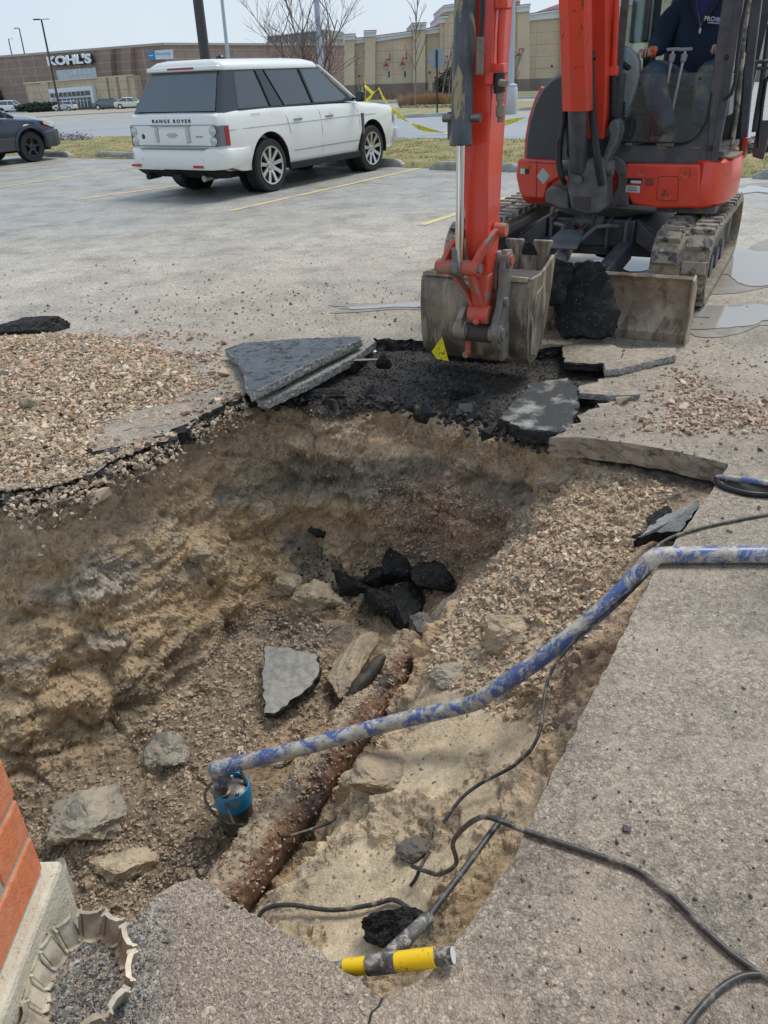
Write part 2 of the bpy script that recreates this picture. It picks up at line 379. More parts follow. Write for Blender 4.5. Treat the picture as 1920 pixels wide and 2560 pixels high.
# the rest of the ground out to the horizon, sloping gently down past the street
def quad(bm,pts):
    f=bm.faces.new([bm.verts.new(tuple(p)) for p in pts]); f.normal_update()
    if f.normal.z<0: f.normal_flip()
quad(bm,[(-60,32,0),(60,32,0),(60,135,-1.5),(-60,135,-1.5)]); quad(bm,[(-60,135,-1.5),(60,135,-1.5),(1500,2500,-1.5),(-1500,2500,-1.5)])
quad(bm,[(-60,-12,0),(-60,32,0),(-1500,32,0),(-1500,-12,0)]); quad(bm,[(-60,32,0),(-60,135,-1.5),(-1500,2500,-1.5),(-1500,32,0)])
quad(bm,[(60,-12,0),(60,32,0),(1500,32,0),(1500,-12,0)]); quad(bm,[(60,32,0),(60,135,-1.5),(1500,2500,-1.5),(1500,32,0)])
quad(bm,[(-1500,-12,0),(1500,-12,0),(1500,-800,0),(-1500,-800,0)])
me=bpy.data.meshes.new('parking_lot'); bm.to_mesh(me); bm.free(); me.materials.append(m_asph)
ground=bpy.data.objects.new('parking_lot',me); COL.objects.link(ground); tag(ground,kind='structure')
# broken edge of the asphalt layer, all round the pit
def rimwall(name,i0,i1,mat,depth,rough):
    # vertices of the jagged rim between original points i0..i1
    a,b=rim[i0%NR],rim[i1%NR]
    ka=min(range(len(rimj)),key=lambda k:np.linalg.norm(rimj[k]-a)); kb=min(range(len(rimj)),key=lambda k:np.linalg.norm(rimj[k]-b))
    ks=list(range(ka,kb+1)) if kb>=ka else list(range(ka,len(rimj)))+list(range(0,kb+1))
    rows=6; rs=np.random.RandomState(i0+9); V=[];n=len(ks); cen=np.array([-.3,2.8,0])
    for r in range(rows):
        for j,k in enumerate(ks):
            p=rimj[k]; inw=cen-p; inw/=np.linalg.norm(inw)
            off=0 if r==0 else rs.uniform(-rough,rough)+.006*r/rows
            V.append(p+inw*off+np.array([0,0,-depth*r/(rows-1)+(rs.uniform(-1,1)*rough*.3 if 0<r else 0)]))
    F=[(r*n+j,r*n+j+1,(r+1)*n+j+1,(r+1)*n+j) for r in range(rows-1) for j in range(n-1)]
    return np_mesh(name,V,F,mat)
o=rimwall('broken_asphalt_edge',0,i_brown,m_asphblk,.085,.026); tag(o,kind='structure')
o=rimwall('mud_smeared_asphalt_edge',i_brown,i_cut,m_asphside,.105,.011); tag(o,kind='structure')
o=rimwall('cut_asphalt_edge',i_cut,i_cutend,m_asphblk,.13,.008); tag(o,kind='structure')
o=rimwall('near_asphalt_edge',i_cutend,NR-1,m_asphblk,.13,.014); tag(o,kind='structure')
# ================================================================ strips and islands
TH=R_(-35); E1=np.array([math.cos(TH),math.sin(TH),0]); E2=np.array([-math.sin(TH),math.cos(TH),0])
G=lambda t_,s,z=0.:np.array([*(E1*t_+E2*s)[:2],z])
def sheet(name,pts,mat,dz=.004,kind='structure',sub=0,thick=0):
    P=[np.array([p[0],p[1],float(gzf(p[1]))+dz]) for p in pts]; b=MB()
    n=len(P); b.add(P,[tuple(range(n))])
    o=b.build(name,mat)
    if o.data.polygons[0].normal.z<0:
        bm=bmesh.new(); bm.from_mesh(o.data); bmesh.ops.reverse_faces(bm,faces=bm.faces); bm.to_mesh(o.data); bm.free()
    if kind: tag(o,kind=kind)
    return o
def grid_sheet(name,t0,t1,s0,s1,mat,dz,nt_=40,ns_=8,edge=0.,bumpz=0.):
    rs=np.random.RandomState(3); V=[]
    for j in range(ns_+1):
        for i in range(nt_+1):
            t_=t0+(t1-t0)*i/nt_; s=s0+(s1-s0)*j/ns_
            if j in(0,ns_): s+=rs.uniform(-edge,edge)
            p=G(t_,s); p[2]=float(gzf(p[1]))+dz+(bumpz*rs.uniform(.2,1) if 0<j<ns_ else 0); V.append(p)
    F=[(j*(nt_+1)+i,j*(nt_+1)+i+1,(j+1)*(nt_+1)+i+1,(j+1)*(nt_+1)+i) for j in range(ns_) for i in range(nt_)]
    return tag(np_mesh(name,V,F,mat,True),kind='structure')
grid_sheet('street',-70,60,19.4,30.2,m_street,.006,90,10,.0)
grid_sheet('grass_strip',-23.6,22,13.62,19.4,m_grassg,.008,190,24,.10,.09)
# grass blades on the strip
def blades(name,P,h,cols,mat,n=1,spread=.03,wid=.006):
    P=np.repeat(P,n,0)+np.c_[RNG.normal(0,spread,(len(P)*n,2)),np.zeros(len(P)*n)]
    k=len(P); hh=h*RNG.uniform(.4,1.2,k); a=RNG.uniform(0,6.28,k); lean=RNG.normal(0,.5,(k,2))*hh[:,None]
    wv=np.c_[np.cos(a),np.sin(a),np.zeros(k)]*wid
    V=np.stack([P-wv,P+wv,P+np.c_[lean,hh]],1).reshape(-1,3); F=np.arange(3*k).reshape(-1,3)
    o=np_mesh(name,V,F,mat); set_col(o.data,np.repeat(cols(k),3,0)); return o
m_vc=vcol_mat('grass_blades',.9,bs=(),var=.1)
k=34000; tt=RNG.uniform(-23.4,20,k); ss=13.7+(RNG.uniform(0,1,k)**1.0)*5.6
P=tt[:,None]*E1+ss[:,None]*E2; P[:,2]=.03
keep=(proj(P)[:,0]>-200)&(proj(P)[:,0]<2100)&(fbm(P*.35,3)>-.45); P=P[keep]
o=blades('grass',P,.065,lambda n:palette(n,[(.46,.37,.17),(.33,.32,.12),(.55,.43,.23),(.25,.27,.10)],[.35,.3,.2,.15]),m_vc,3,.06,.012)
tag(o,'tan and green winter grass between the wheel stops and the street','grass',kind='stuff')
# parking lines
LINES=[((0,424),(228,396)),((-60,477),(372,413)),((190,500),(470,461)),((575,528),(1055,420)),((1055,563),(1300,484))]
for i,(a,b_) in enumerate(LINES):
    A,B_=PZ(*a),PZ(*b_); d=(B_-A)/np.linalg.norm(B_-A); n_=np.array([-d[1],d[0],0])*.05
    o=sheet('parking_line',[A-n_,B_-n_,B_+n_,A+n_],m_line,.005)
A,B_=PG(1040,338),PG(1122,336); d=(B_-A)/np.linalg.norm(B_-A); n_=np.array([-d[1],d[0],0])*.06
sheet('lane_line',[A-n_,B_-n_,B_+n_,A+n_],m_white_line,.014)
# far islands, kerbs and verge
m_curb=M('kerb_concrete',(.50,.50,.49),.8,col2=(.38,.38,.36),ns=1.2,world=True)
def kerb(name,px,w_=.16,h=.13):
    P=[PG(*p) for p in px]; b=MB()
    for i in range(len(P)-1):
        a,c=P[i],P[i+1]; d=(c-a)/np.linalg.norm(c-a); n_=np.array([-d[1],d[0],0])*w_
        b.prism([a+(0,0,-.05),c+(0,0,-.05),c+(0,0,h),a+(0,0,h)],n_)
    return tag(b.build(name,m_curb),kind='structure')
isl=[(955,299),(1095,291.5),(1200,286),(1300,277),(1500,266),(1640,258)]; islf=[(1640,250),(1280,258),(1130,264),(1040,267),(975,275)]
sheet('traffic_island',[PG(*p) for p in isl+islf],m_grassg,.10); kerb('island_kerb',isl)
ver=[(860,263),(1000,257.5),(1280,248),(1500,240),(1640,234)]; verf=[(1640,224),(1300,229),(1100,238),(860,249)]
sheet('verge',[PG(*p) for p in ver+verf],M('verge_grass',(.13,.15,.06),.95,col2=(.24,.2,.11),ns=.4,world=True,bmp=1,bs=8,bd=.1),.08); kerb('verge_kerb',ver)
sheet('far_dry_verge',[PG(*p) for p in [(-40,303),(150,289),(400,276),(640,268),(640,260),(250,272.5),(-40,288)]],M('dry_verge',(.36,.31,.24),.95,col2=(.28,.25,.2),ns=.3,world=True),.03)
sheet('road_behind_fence',[PG(*p) for p in [(1800,345),(2050,352),(2050,236),(1800,232)]],m_street,.012)
# wheel stops
def wheelstop(a_px,b_px,label,full=None):
    A,B_=PZ(*a_px),PZ(*b_px)
    d=E1; L=1.83
    if full=='L': c=A+d*L/2
    elif full=='R': c=B_-d*L/2
    else: c=(A+B_)/2
    root=None; b=MB(); h=.135; rs=np.random.RandomState(int(a_px[0])+5)
    rings=[]
    for i in range(19):
        s=-L/2+L*i/18; e_=min(1,max(0,(min(s+L/2,L/2-s))/.13)); hh=h*(.35+.65*e_)
        hh*=1+rs.uniform(-.025,.015); wd=.15
        rings.append([(s,0,0.0),(s,.012+rs.uniform(-.004,.004),hh*.7),(s,.04,hh),(s,wd-.035,hh),(s,wd,hh*.7),(s,wd,0.0)])
    b.loft(rings)
    o=b.build('wheel_stop',m_conc,None,None,.006); o.location=(c[0],c[1],0.0); o.rotation_euler=(0,0,TH)
    tag(o,label,'wheel stop','concrete wheel stops along the grass strip'); return o
wheelstop((40,392),(195,392),'chipped concrete wheel stop partly behind the front wheel of the dark blue car')
wheelstop((235,394),(345,397),'concrete wheel stop left of the rear bumper of the white car',full='L')
wheelstop((900,420),(1005,418),'concrete wheel stop at the front wheel of the white car',full='R')
wheelstop((1072,424),(1290,432),'concrete wheel stop behind the raised excavator stick',full='L')
wheelstop((1880,447),(1930,448),'concrete wheel stop beyond the counterweight at the right edge',full='L')
# puddles
m_damp=M('damp_asphalt',(.23,.195,.155),.38,col2=(.30,.255,.20),ns=9,world=True,bmp=.6,bs=90)
m_water,t,b=newmat('puddle_water'); b.inputs['Base Color'].default_value=(.32,.29,.25,1); b.inputs['Roughness'].default_value=.06
v=vec_(t,True); bump(t,b,noise(t,v,9,3,.5),.05,.01)
def blob(px,r,n,seed,z=0.,sq=1.):
    c=PZ(*px,z); rs=np.random.RandomState(seed); ph=rs.uniform(0,6.28,6); am=rs.uniform(.04,.22,6)
    return [c+np.array([math.cos(a)*r[0]*(1+sum(am[k]*math.sin((k+2)*a+ph[k]) for k in range(6))),math.sin(a)*r[1]*(1+sum(am[k]*math.sin((k+2)*a+ph[k]) for k in range(6))),0]) for a in np.linspace(0,2*math.pi,n,endpoint=False)]
for i,(px,r) in enumerate([((1885,665),(.62,.80)),((1860,790),(.42,.26)),((1620,655),(.45,.32)),((1885,475),(.55,.35)),((1010,765),(.42,.06)),((770,905),(.22,.03))]):
    sheet('damp_patch',blob(px,(r[0]*1.35+.05,r[1]*1.3+.04),60,40+i),m_damp,.0042); P_b=blob(px,r,150,20+i); jb=RNG.normal(0,.004,(150,2)); P_b=[p+np.array([jb[q,0],jb[q,1],0]) for q,p in enumerate(P_b)]; o=sheet('puddle',P_b,m_water,.0082)
# film of wet clay on the asphalt left of the pit
m_film,t,b=newmat('wet_clay_film'); v=vec_(t,True); n=noise(t,v,4,8,.65)
t.links.new(ramp(t,n,[(.35,(.40,.335,.275)),(.6,(.46,.39,.32))]),b.inputs['Base Color']); t.links.new(ramp(t,noise(t,v,2.2,5,.6),[(.4,.25),(.62,.7)]),b.inputs['Roughness'])
bump(t,b,noise(t,v,14,6,.6),.25,.01)


b=MB(); cp_=[PZ(x,y,.0025) for x,y in [(957,2494),(948,2515),(930,2530),(922,2560),(905,2600),(880,2700)]]
for a,c in zip(cp_[:-1],cp_[1:]):
    b.add([a+(-.003,0,0),a+(.002,0,0),c+(.002,0,0),c+(-.0025,0,0)],[(0,1,2,3)])
tag(b.build('slab_joint',m_inner_crack:=M('joint_dark_soil',(.03,.026,.022),.95)),kind='structure')  # thin dark crack between the two slabs
# ================================================================ the pit
CT=[]   # control points x,y,z
def ct(*a):
    for (x,y,z) in a: CT.append(PZ(x,y,z))
def ctw(*a):
    for p in a: CT.append(np.array(p,float))
def wall(tp,tz,bp,bz,n=4,bul=()):
    A,B_=PZ(*tp,tz),PZ(*bp,bz)
    for i in range(n+1):
        t_=i/n; p=A+(B_-A)*t_
        q=bul[i] if i<len(bul) else 0.
        p=p+np.array([.5,-.8,0])*q; CT.append(p)
# left wall columns (top of the clay, foot of the wall)
wall((-60,1250),-.10,(-60,1990),-1.22,5,(0,.02,.05,.03,0))
wall((40,1245),-.10,(60,1960),-1.2,5,(0,.0,-.03,.05,.04))
wall((160,1225),-.10,(200,1900),-1.18,5,(0,.03,.04,-.02,.03))
wall((300,1175),-.10,(350,1840),-1.15,5,(0,-.02,.03,.05,0))
wall((430,1115),-.10,(470,1720),-1.12,5,(0,.0,.05,.0,.04))
wall((540,1050),-.10,(570,1590),-1.10,5,(0,-.03,.0,.04,.04))
wall((640,1010),-.10,(660,1470),-1.06,5,(0,-.04,-.02,.10,.06))
wall((760,1035),-.13,(760,1420),-1.04,5,(0,.03,-.05,-.07,-.02))
# buttress of clay between the left wall and the niche
wall((880,1050),-.16,(900,1420),-1.0,5,(.0,.03,.08,.12,.06))
# far wall: tan base course then dark clay, then the stone slope of the niche
for x,y0,y1,y2,z2 in [(960,1040,1110,1185,-.50),(1060,1050,1130,1200,-.52),(1160,1075,1150,1225,-.54),(1250,1100,1180,1258,-.52),(1300,1130,1200,1262,-.45)]:
    A=PZ(x,y0,-.16); CT.append(A)
    for yy in (y1,y2):
        CT.append(PY(x,yy,A[1]+.0+(.02 if yy==y2 else 0)))
ct((1020,1290,-.66),(1130,1320,-.70),(1240,1330,-.62),(980,1350,-.80),(1080,1400,-.86),(1180,1390,-.78),(950,1430,-.98),(1030,1460,-.98),(1120,1450,-.92))
# black stripped shelf behind the rim
ct((700,950,-.07),(800,900,-.065),(900,885,-.07),(1000,880,-.07),(1150,905,-.07),(1300,910,-.07),(1450,905,-.07),(1500,930,-.06),(1400,990,-.075),(1430,1040,-.07),(1270,985,-.085),(1150,960,-.085),(1000,950,-.085),(860,955,-.09),(1250,1050,-.09),(1360,1075,-.09))
ct((780,1000,-.12),(900,1010,-.12),(1000,1010,-.12),(1130,1030,-.12),(1240,1062,-.12),(1330,1098,-.13))
# right hand gravel shoulder
ct((1400,1135,-.14),(1600,1165,-.13),(1780,1190,-.12),(1700,1230,-.13),(1640,1290,-.14),(1560,1220,-.18),(1480,1260,-.24),(1420,1190,-.20),(1350,1200,-.27),(1330,1300,-.36),(1290,1380,-.46),(1210,1470,-.56),(1130,1560,-.66),(1060,1640,-.74),
   (1450,1360,-.28),(1560,1370,-.20),(1620,1400,-.14),(1400,1480,-.36),(1530,1480,-.24),(1330,1590,-.46),(1480,1600,-.28),(1440,1720,-.38),(1250,1640,-.56),(1330,1740,-.52),(1170,1690,-.64),(1380,1850,-.48))
# foot of the shoulder on the pit side
ct((1290,1300,-.55),(1230,1400,-.72),(1160,1480,-.84),(1090,1560,-.95),(1020,1640,-1.0),(1040,1570,-1.05),(970,1540,-1.06))
# pit floor
ct((700,1560,-1.10),(800,1500,-1.08),(640,1700,-1.12),(760,1740,-1.13),(560,1800,-1.14),(450,1900,-1.17),(330,1980,-1.20),(150,2060,-1.24),(60,2160,-1.28),(250,2150,-1.22),(380,2080,-1.18),(520,2150,-1.22),(300,2260,-1.25),(430,2230,-1.27),(640,1950,-1.16),(150,2250,-1.28),(860,1550,-1.05),(900,1470,-1.0),(840,1440,-1.0))
ctw((-2.9,2.2,-1.3),(-2.9,1.6,-1.3),(-2.2,1.5,-1.3),(-1.6,1.35,-1.28),(-1.0,1.25,-1.25),(-.7,1.3,-1.2),(-.45,1.35,-1.1))
# trench right of the pipe
ct((600,2290,-1.22),(690,2170,-1.24),(790,2040,-1.24),(880,1910,-1.22),(960,1800,-1.18),(1010,1700,-1.12),(560,2360,-1.2))
# mud shelf
ct((700,2300,-.88),(660,2270,-.98),(770,2180,-.86),(850,2080,-.84),(940,1960,-.82),(920,1900,-.84),(1000,1800,-.78),(1060,1720,-.72),(1150,1800,-.70),(1260,1830,-.62),(1350,1900,-.52),(1050,1950,-.74),(1200,1960,-.64),(1290,2010,-.52),(960,2100,-.76),(1100,2100,-.68),(1220,2110,-.54),(880,2220,-.80),(1000,2250,-.72),(1130,2220,-.58),(780,2330,-.84),(900,2380,-.78),(1010,2380,-.68),(700,2400,-.8))
ctw((.25,1.0,-.6),(.6,1.4,-.45),(1.0,2.0,-.35),(1.4,2.7,-.22),(.9,1.2,-.5),(1.8,2.0,-.3),(0,.7,-.7),(-.3,.8,-.8))
# clods and hollows
ct((210,2050,-1.10),(180,2020,-1.13),(250,2080,-1.12),(760,1480,-.94),(700,1440,-.96),(870,1380,-.86),(430,1860,-1.08))
CTA=np.array(CT); cc=.055
Dm=np.sqrt(((CTA[:,None,:2]-CTA[None,:,:2])**2).sum(-1)+cc*cc)
mz=CTA[:,2].mean(); wts=np.linalg.solve(Dm-np.eye(len(CTA))*.035,CTA[:,2]-mz)
def pit_z(xy):
    out=np.empty(len(xy))
    for i in range(0,len(xy),20000):
        q=xy[i:i+20000]; out[i:i+20000]=np.sqrt(((q[:,None]-CTA[None,:,:2])**2).sum(-1)+cc*cc)@wts+mz
    return out
X0,X1,Y0,Y1,ST=-2.9,2.05,.72,5.15,.0072
nx=int((X1-X0)/ST)+1; ny=int((Y1-Y0)/ST)+1
gx,gy=np.meshgrid(np.linspace(X0,X1,nx),np.linspace(Y0,Y1,ny)); XY=np.c_[gx.ravel(),gy.ravel()]
Z=pit_z(XY)
rimxy=[(p[0],p[1]) for p in rim]; inside=inpoly(XY,rimxy)
# distance to the rim outline
def dist_poly(xy,poly):
    d=np.full(len(xy),9.)
    for i in range(len(poly)):
        a=np.array(poly[i]);b_=np.array(poly[(i+1)%len(poly)]); ab=b_-a; t_=np.clip(((xy-a)@ab)/(ab@ab+1e-9),0,1)
        d=np.minimum(d,np.linalg.norm(xy-a-t_[:,None]*ab,axis=1))
    return d
DR=dist_poly(XY,rimxy)
Z=np.where(inside,np.minimum(Z,-.055),np.minimum(Z,-.10-np.minimum(DR,.3)*.3))
Zg=Z.reshape(ny,nx)
# smooth a little
for _ in range(3): Zg[1:-1,1:-1]=(Zg[1:-1,1:-1]*2+Zg[:-2,1:-1]+Zg[2:,1:-1]+Zg[1:-1,:-2]+Zg[1:-1,2:])/6
def normals(Zg):
    dzy,dzx=np.gradient(Zg,ST); N=np.stack([-dzx,-dzy,np.ones_like(Zg)],-1); return (N/np.linalg.norm(N,axis=-1,keepdims=True)).reshape(-1,3)
N=normals(Zg); P0=np.c_[XY,Zg.ravel()]; steep=1-N[:,2]
nzA=fbm(P0*np.array([3.2,3.2,4.5]),4,.5)          # lumps
nzB=np.abs(fbm(P0*np.array([9.,9.,11.])+5,4,.55)) # clods, creased
nzC=fbm(P0*34+9,3,.6)
nzD=fbm(P0*np.array([5.,5.,16.])+31,3,.5)          # bucket-scraped strata
in_px=proj(P0)
def region(poly,soft=0):
    return inpoly(in_px,poly)
shelfm=np.clip(inpoly(XY,[tuple(PZ(*p,-.8)[:2]) for p in [(600,2330),(760,2080),(900,1870),(1050,1690),(1300,1700),(1420,1800),(1300,2100),(1050,2480),(700,2420)]]).astype(float),0,1)
wallm=np.clip((steep-.12)*3,0,1)
nzE=np.abs(fbm(P0*np.array([4.2,4.2,6.])+77,3,.5)); ledge=fbm(P0*np.array([2.2,2.2,7.])+55,3); ledge=np.round(ledge*5)/5*.6+ledge*.4
Pw=P0+.05*np.stack([fbm(P0*5+k*11,2) for k in range(3)],-1)
wa1,wa2,war=worley(Pw*np.array([4.2,4.2,5.2])); wb1,wb2,wbr=worley(Pw*np.array([11.,11.,13.])+7); wc1,wc2,wcr=worley(P0*27+3)
crA=np.clip((wa2-wa1)/.16,0,1); crB=np.clip((wb2-wb1)/.22,0,1); crC=np.clip((wc2-wc1)/.35,0,1)
rough_=np.clip(.55+1.2*fbm(P0*1.6+200,3),0,1)     # scraped smooth areas against crumbled ones
disp=wallm*(.070*nzA+.024*nzD+.06*ledge+.062*(war-.5)*crA-.022*(1-crA)+rough_*(.050*(wbr-.5)*crB-.016*(1-crB)+.018*(wcr-.5)*crC))+(1-wallm)*(.022*nzA+.036*(wbr-.5)*crB+.020*(wcr-.5)*crC-.006*(1-crC))+(.008+.007*wallm)*nzC
disp=disp+shelfm*(.030*(np.abs(fbm(P0*11+4,4))-.15)+.012*fbm(P0*40,2)+.02*(wbr-.5)*crB)
edgef=np.clip((-Zg.ravel()-.05)/.12,.15,1); disp*=edgef
poolm=shelfm*np.clip((fbm(P0*np.array([3.4,3.4,0.])+np.array([7.,3.,0]),3)+.06)/.10,0,1)*(steep<.35)
# terrace the clay shelf gently so that water stands on it
disp=disp*(1-.93*poolm)-.010*poolm
disp=disp+RNG.normal(0,1,len(P0))*(.0022+.0022*wallm)*np.clip(.5+fbm(P0*7+300,3)*1.6,.25,1.3)*(1-.85*poolm); P1=P0+N*disp[:,None]; P1[:,2]=np.minimum(P1[:,2],-.022)
out_m=~inside; P1[out_m,2]=np.minimum(P1[out_m,2],-.12)
# colours
def K(*c): return np.array(c,float)
black=K(.022,.021,.021); tan=K(.64,.50,.335); dclay=K(.19,.17,.13); brown=K(.50,.37,.225); gbrown=K(.41,.33,.225); lbrown=K(.64,.49,.32); ochre=K(.48,.33,.155)
mudc=K(.55,.45,.31); floorc=K(.27,.205,.14); stonec=K(.42,.325,.23); grey=K(.28,.255,.215); rust=K(.22,.09,.035)
z=P1[:,2]+.035*fbm(P0*3,3)+.02*nzC
def sm(a,b_,x): t_=np.clip((x-a)/(b_-a),0,1); return t_*t_*(3-2*t_)
n1=fbm(P0*2.2+3,4); n2=fbm(P0*5+17,4); n4=fbm(P0*12+40,3)
base=brown[None]+(gbrown-brown)*sm(-.15,.35,n1)[:,None]
base=base+(lbrown-base)*(sm(.05,.45,n2)*.8)[:,None]; base=base+(ochre-base)*(sm(.15,.4,fbm(P0*1.7+60,3))*.45)[:,None]
base=base+(grey-base)*(sm(.12,.35,fbm(P0*np.array([2,2,5.])+80,4))*.8)[:,None]
left=sm(-.55,-.75,P1[:,0]-.0)
# strata
tl=sm(-.40,-.33,z)
base=base+(tan*np.array([.98,.95,.95])-base)*(tl*(1-.25*left))[:,None]
dk=sm(-.35,-.40,z)*sm(-.64,-.56,z)*(1-left)*sm(3.4,3.7,P1[:,1])
base=base+(dclay-base)*(dk*.92)[:,None]
bl=sm(-.155,-.115,z-.045*left+.040*(P1[:,1]>3.75)*(P1[:,0]>-.75))
bl=bl*(1-left*sm(.02,.06,DR+.03*n2)); base=base+(black-base)*(bl*.95)[:,None]
SP=[ # px,py,z,radius,colour,strength
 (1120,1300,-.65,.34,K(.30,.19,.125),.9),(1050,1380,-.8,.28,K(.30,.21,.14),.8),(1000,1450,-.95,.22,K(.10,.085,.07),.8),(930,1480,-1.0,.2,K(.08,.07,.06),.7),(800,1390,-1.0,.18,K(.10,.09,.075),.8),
 (1330,1230,-.28,.2,lbrown*.85,.8),(1450,1230,-.2,.28,lbrown*.8,.95),(1600,1200,-.14,.25,gbrown*1.05,.95),(1720,1200,-.12,.14,gbrown*1.1,.95),(1540,1340,-.2,.25,stonec*.9,.95),(1650,1250,-.13,.1,gbrown,.9),
 (1390,1450,-.36,.3,stonec,.95),(1250,1560,-.55,.22,mudc,.8),(1440,1640,-.33,.25,stonec*.85,.95),(1600,1450,-.18,.12,K(.36,.28,.19),.9),(1130,1720,-.68,.2,mudc,.95),
 (1150,1850,-.68,.28,mudc,.97),(980,1960,-.78,.28,mudc*.97,.97),(1120,2080,-.66,.28,mudc*.9,.95),(900,2150,-.8,.28,mudc,.97),(1250,2000,-.56,.2,mudc*.85,.95),(800,2300,-.84,.25,mudc*1.02,.97),(1000,2300,-.7,.2,gbrown*.9,.9),(930,2380,-.75,.14,K(.06,.05,.045),.8),(1040,2120,-.66,.07,K(.14,.12,.10),.9),
 (650,1650,-1.1,.35,stonec*.8,.8),(500,1850,-1.15,.35,stonec*.7,.8),(300,2100,-1.2,.45,floorc,.9),(450,2230,-1.25,.3,floorc*.85,.9),(100,2100,-1.25,.4,floorc,.9),(620,2000,-1.16,.2,floorc,.8),
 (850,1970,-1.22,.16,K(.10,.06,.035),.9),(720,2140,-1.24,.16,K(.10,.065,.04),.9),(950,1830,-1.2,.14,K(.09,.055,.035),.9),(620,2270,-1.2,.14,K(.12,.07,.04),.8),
 (1130,1600,-.68,.14,mudc*.95,.9),(1340,1080,-.1,.1,black,.8)]
jit=np.stack([fbm(P0*6+k*9,3) for k in range(3)],-1)*.10
acc=np.zeros_like(base); aw=np.zeros(len(base)); keepf=np.ones(len(base))
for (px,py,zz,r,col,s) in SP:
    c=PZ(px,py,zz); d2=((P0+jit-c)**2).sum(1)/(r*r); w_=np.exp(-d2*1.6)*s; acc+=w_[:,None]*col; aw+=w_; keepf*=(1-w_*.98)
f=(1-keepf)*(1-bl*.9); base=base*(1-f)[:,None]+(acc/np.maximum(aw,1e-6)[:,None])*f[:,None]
base=base+(K(.54,.45,.31)-base)*(poolm*.75)[:,None]; base*=(1+(.34*n4+.2*nzC)*(1-poolm*.8))[:,None]; base*=(1+(.42*(wbr-.5)+.36*(wcr-.5))*(1-.8*poolm))[:,None]; base*=(1+.3*(war-.5)*wallm)[:,None]; 
# darker with depth on the left, steep faces lighter, dark oily smears
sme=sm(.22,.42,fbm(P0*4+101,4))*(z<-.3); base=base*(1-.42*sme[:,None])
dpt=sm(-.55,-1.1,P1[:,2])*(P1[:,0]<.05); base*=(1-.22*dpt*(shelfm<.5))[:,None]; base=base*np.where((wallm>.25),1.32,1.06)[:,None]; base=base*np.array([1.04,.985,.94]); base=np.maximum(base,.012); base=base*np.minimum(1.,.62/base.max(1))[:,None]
wet=np.clip(.35*poolm+.25+.25*shelfm*sm(-.1,.25,-n2)+.25*sme+.35*sm(-1.0,-1.2,z),0,1)
m_soil=vcol_mat('excavated_clay',.70,bs=((26,.7,.035),(85,.9,.014),(230,.8,.006)),var=.30,wet=True,vs=22.)
keepv=(P1[:,2]<0)
Fi=np.arange(nx*ny).reshape(ny,nx); F=np.stack([Fi[:-1,:-1],Fi[:-1,1:],Fi[1:,1:],Fi[1:,:-1]],-1).reshape(-1,4)
farout=(out_m&(DR>.5)); F=F[~farout[F].all(1)]
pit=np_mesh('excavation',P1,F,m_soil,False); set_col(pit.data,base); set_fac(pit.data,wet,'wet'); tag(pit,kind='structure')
# flat water pools standing in the clay
m_pool,t,b=newmat('clay_water'); v=vec_(t,True); t.links.new(ramp(t,noise(t,v,8,4,.6),[(.35,(.36,.30,.20)),(.65,(.42,.36,.25))]),b.inputs['Base Color']); b.inputs['Roughness'].default_value=.1
bump(t,b,noise(t,v,30,3,.5),.08,.004)
def at_surface(px,py,z0):
    z_=z0
    for i in range(8):
        p=PZ(px,py,z_); z_=.5*z_+.5*float(Zs(p[0],p[1]))
    return PZ(px,py,z_)
Zfin=P1[:,2].reshape(ny,nx)
def Zs(x,y):
    i=min(ny-2,max(0,int((y-Y0)/(Y1-Y0)*(ny-1)))); j=min(nx-2,max(0,int((x-X0)/(X1-X0)*(nx-1)))); return Zg[i,j]

# ================================================================ loose stone
m_stone=vcol_mat('loose_stone',.72,bs=((120,.6,.004),),var=.22,vs=70.)
STC=[(.55,.43,.29),(.43,.32,.21),(.50,.335,.225),(.33,.235,.155),(.64,.53,.39),(.48,.26,.15),(.22,.165,.115)]
STW=[.26,.24,.14,.16,.10,.03,.07]
def scatter(name,polys,dens,size,cols,wts_,label,zfun=None,lift=.3,dark=1.):
    PP=[];SS=[]
    Nn=len(P1)
    for (poly,dn) in polys:
        m=inpoly(in_px,poly)&inside&(P1[:,2]<-.03)
        idx=np.nonzero(m)[0]
        area=(ST*ST/np.maximum(N[idx,2],.25)); k=int(area.sum()*dens*dn)
        if k<1: continue
        ii=RNG.choice(idx,k,p=area/area.sum()); PP.append(P1[ii]+RNG.uniform(-ST/2,ST/2,(k,3))*[1,1,0]+N[ii]*RNG.uniform(-.3,1.0,(k,1))*size*lift)
    P=np.concatenate(PP); n=len(P); s=size*np.exp(RNG.normal(0,.28,n))
    o=stones(name,P,s,palette(n,cols,wts_)*dark,m_stone); tag(o,label,'gravel',kind='stuff'); return o
scatter('pit_gravel',[([(1400,1175),(1560,1190),(1690,1215),(1650,1290),(1570,1400),(1480,1560),(1420,1760),(1370,1830),(1230,1780),(1060,1690),(1090,1600),(1190,1450),(1270,1340),(1330,1220)],1.),
   ([(1180,1460),(1330,1250),(1500,1250),(1560,1330),(1400,1580),(1260,1600)],.8)],3300,.0130,STC,STW,'pale tan crushed stone on the shoulder below the cut slab edge, right of the pit')
scatter('pit_gravel',[([(955,1180),(1090,1195),(1290,1270),(1230,1380),(1150,1440),(1050,1440),(960,1370),(930,1260)],1.),([(860,1330),(1000,1400),(1180,1420),(1120,1520),(900,1480)],.35),([(900,1180),(1300,1270),(1290,1330),(1120,1480),(900,1400)],.3)],4200,.0105,[(.40,.275,.185),(.33,.225,.155),(.48,.36,.25),(.24,.17,.12)],[.4,.3,.15,.15],'reddish brown crushed stone filling the niche under the dark clay band')
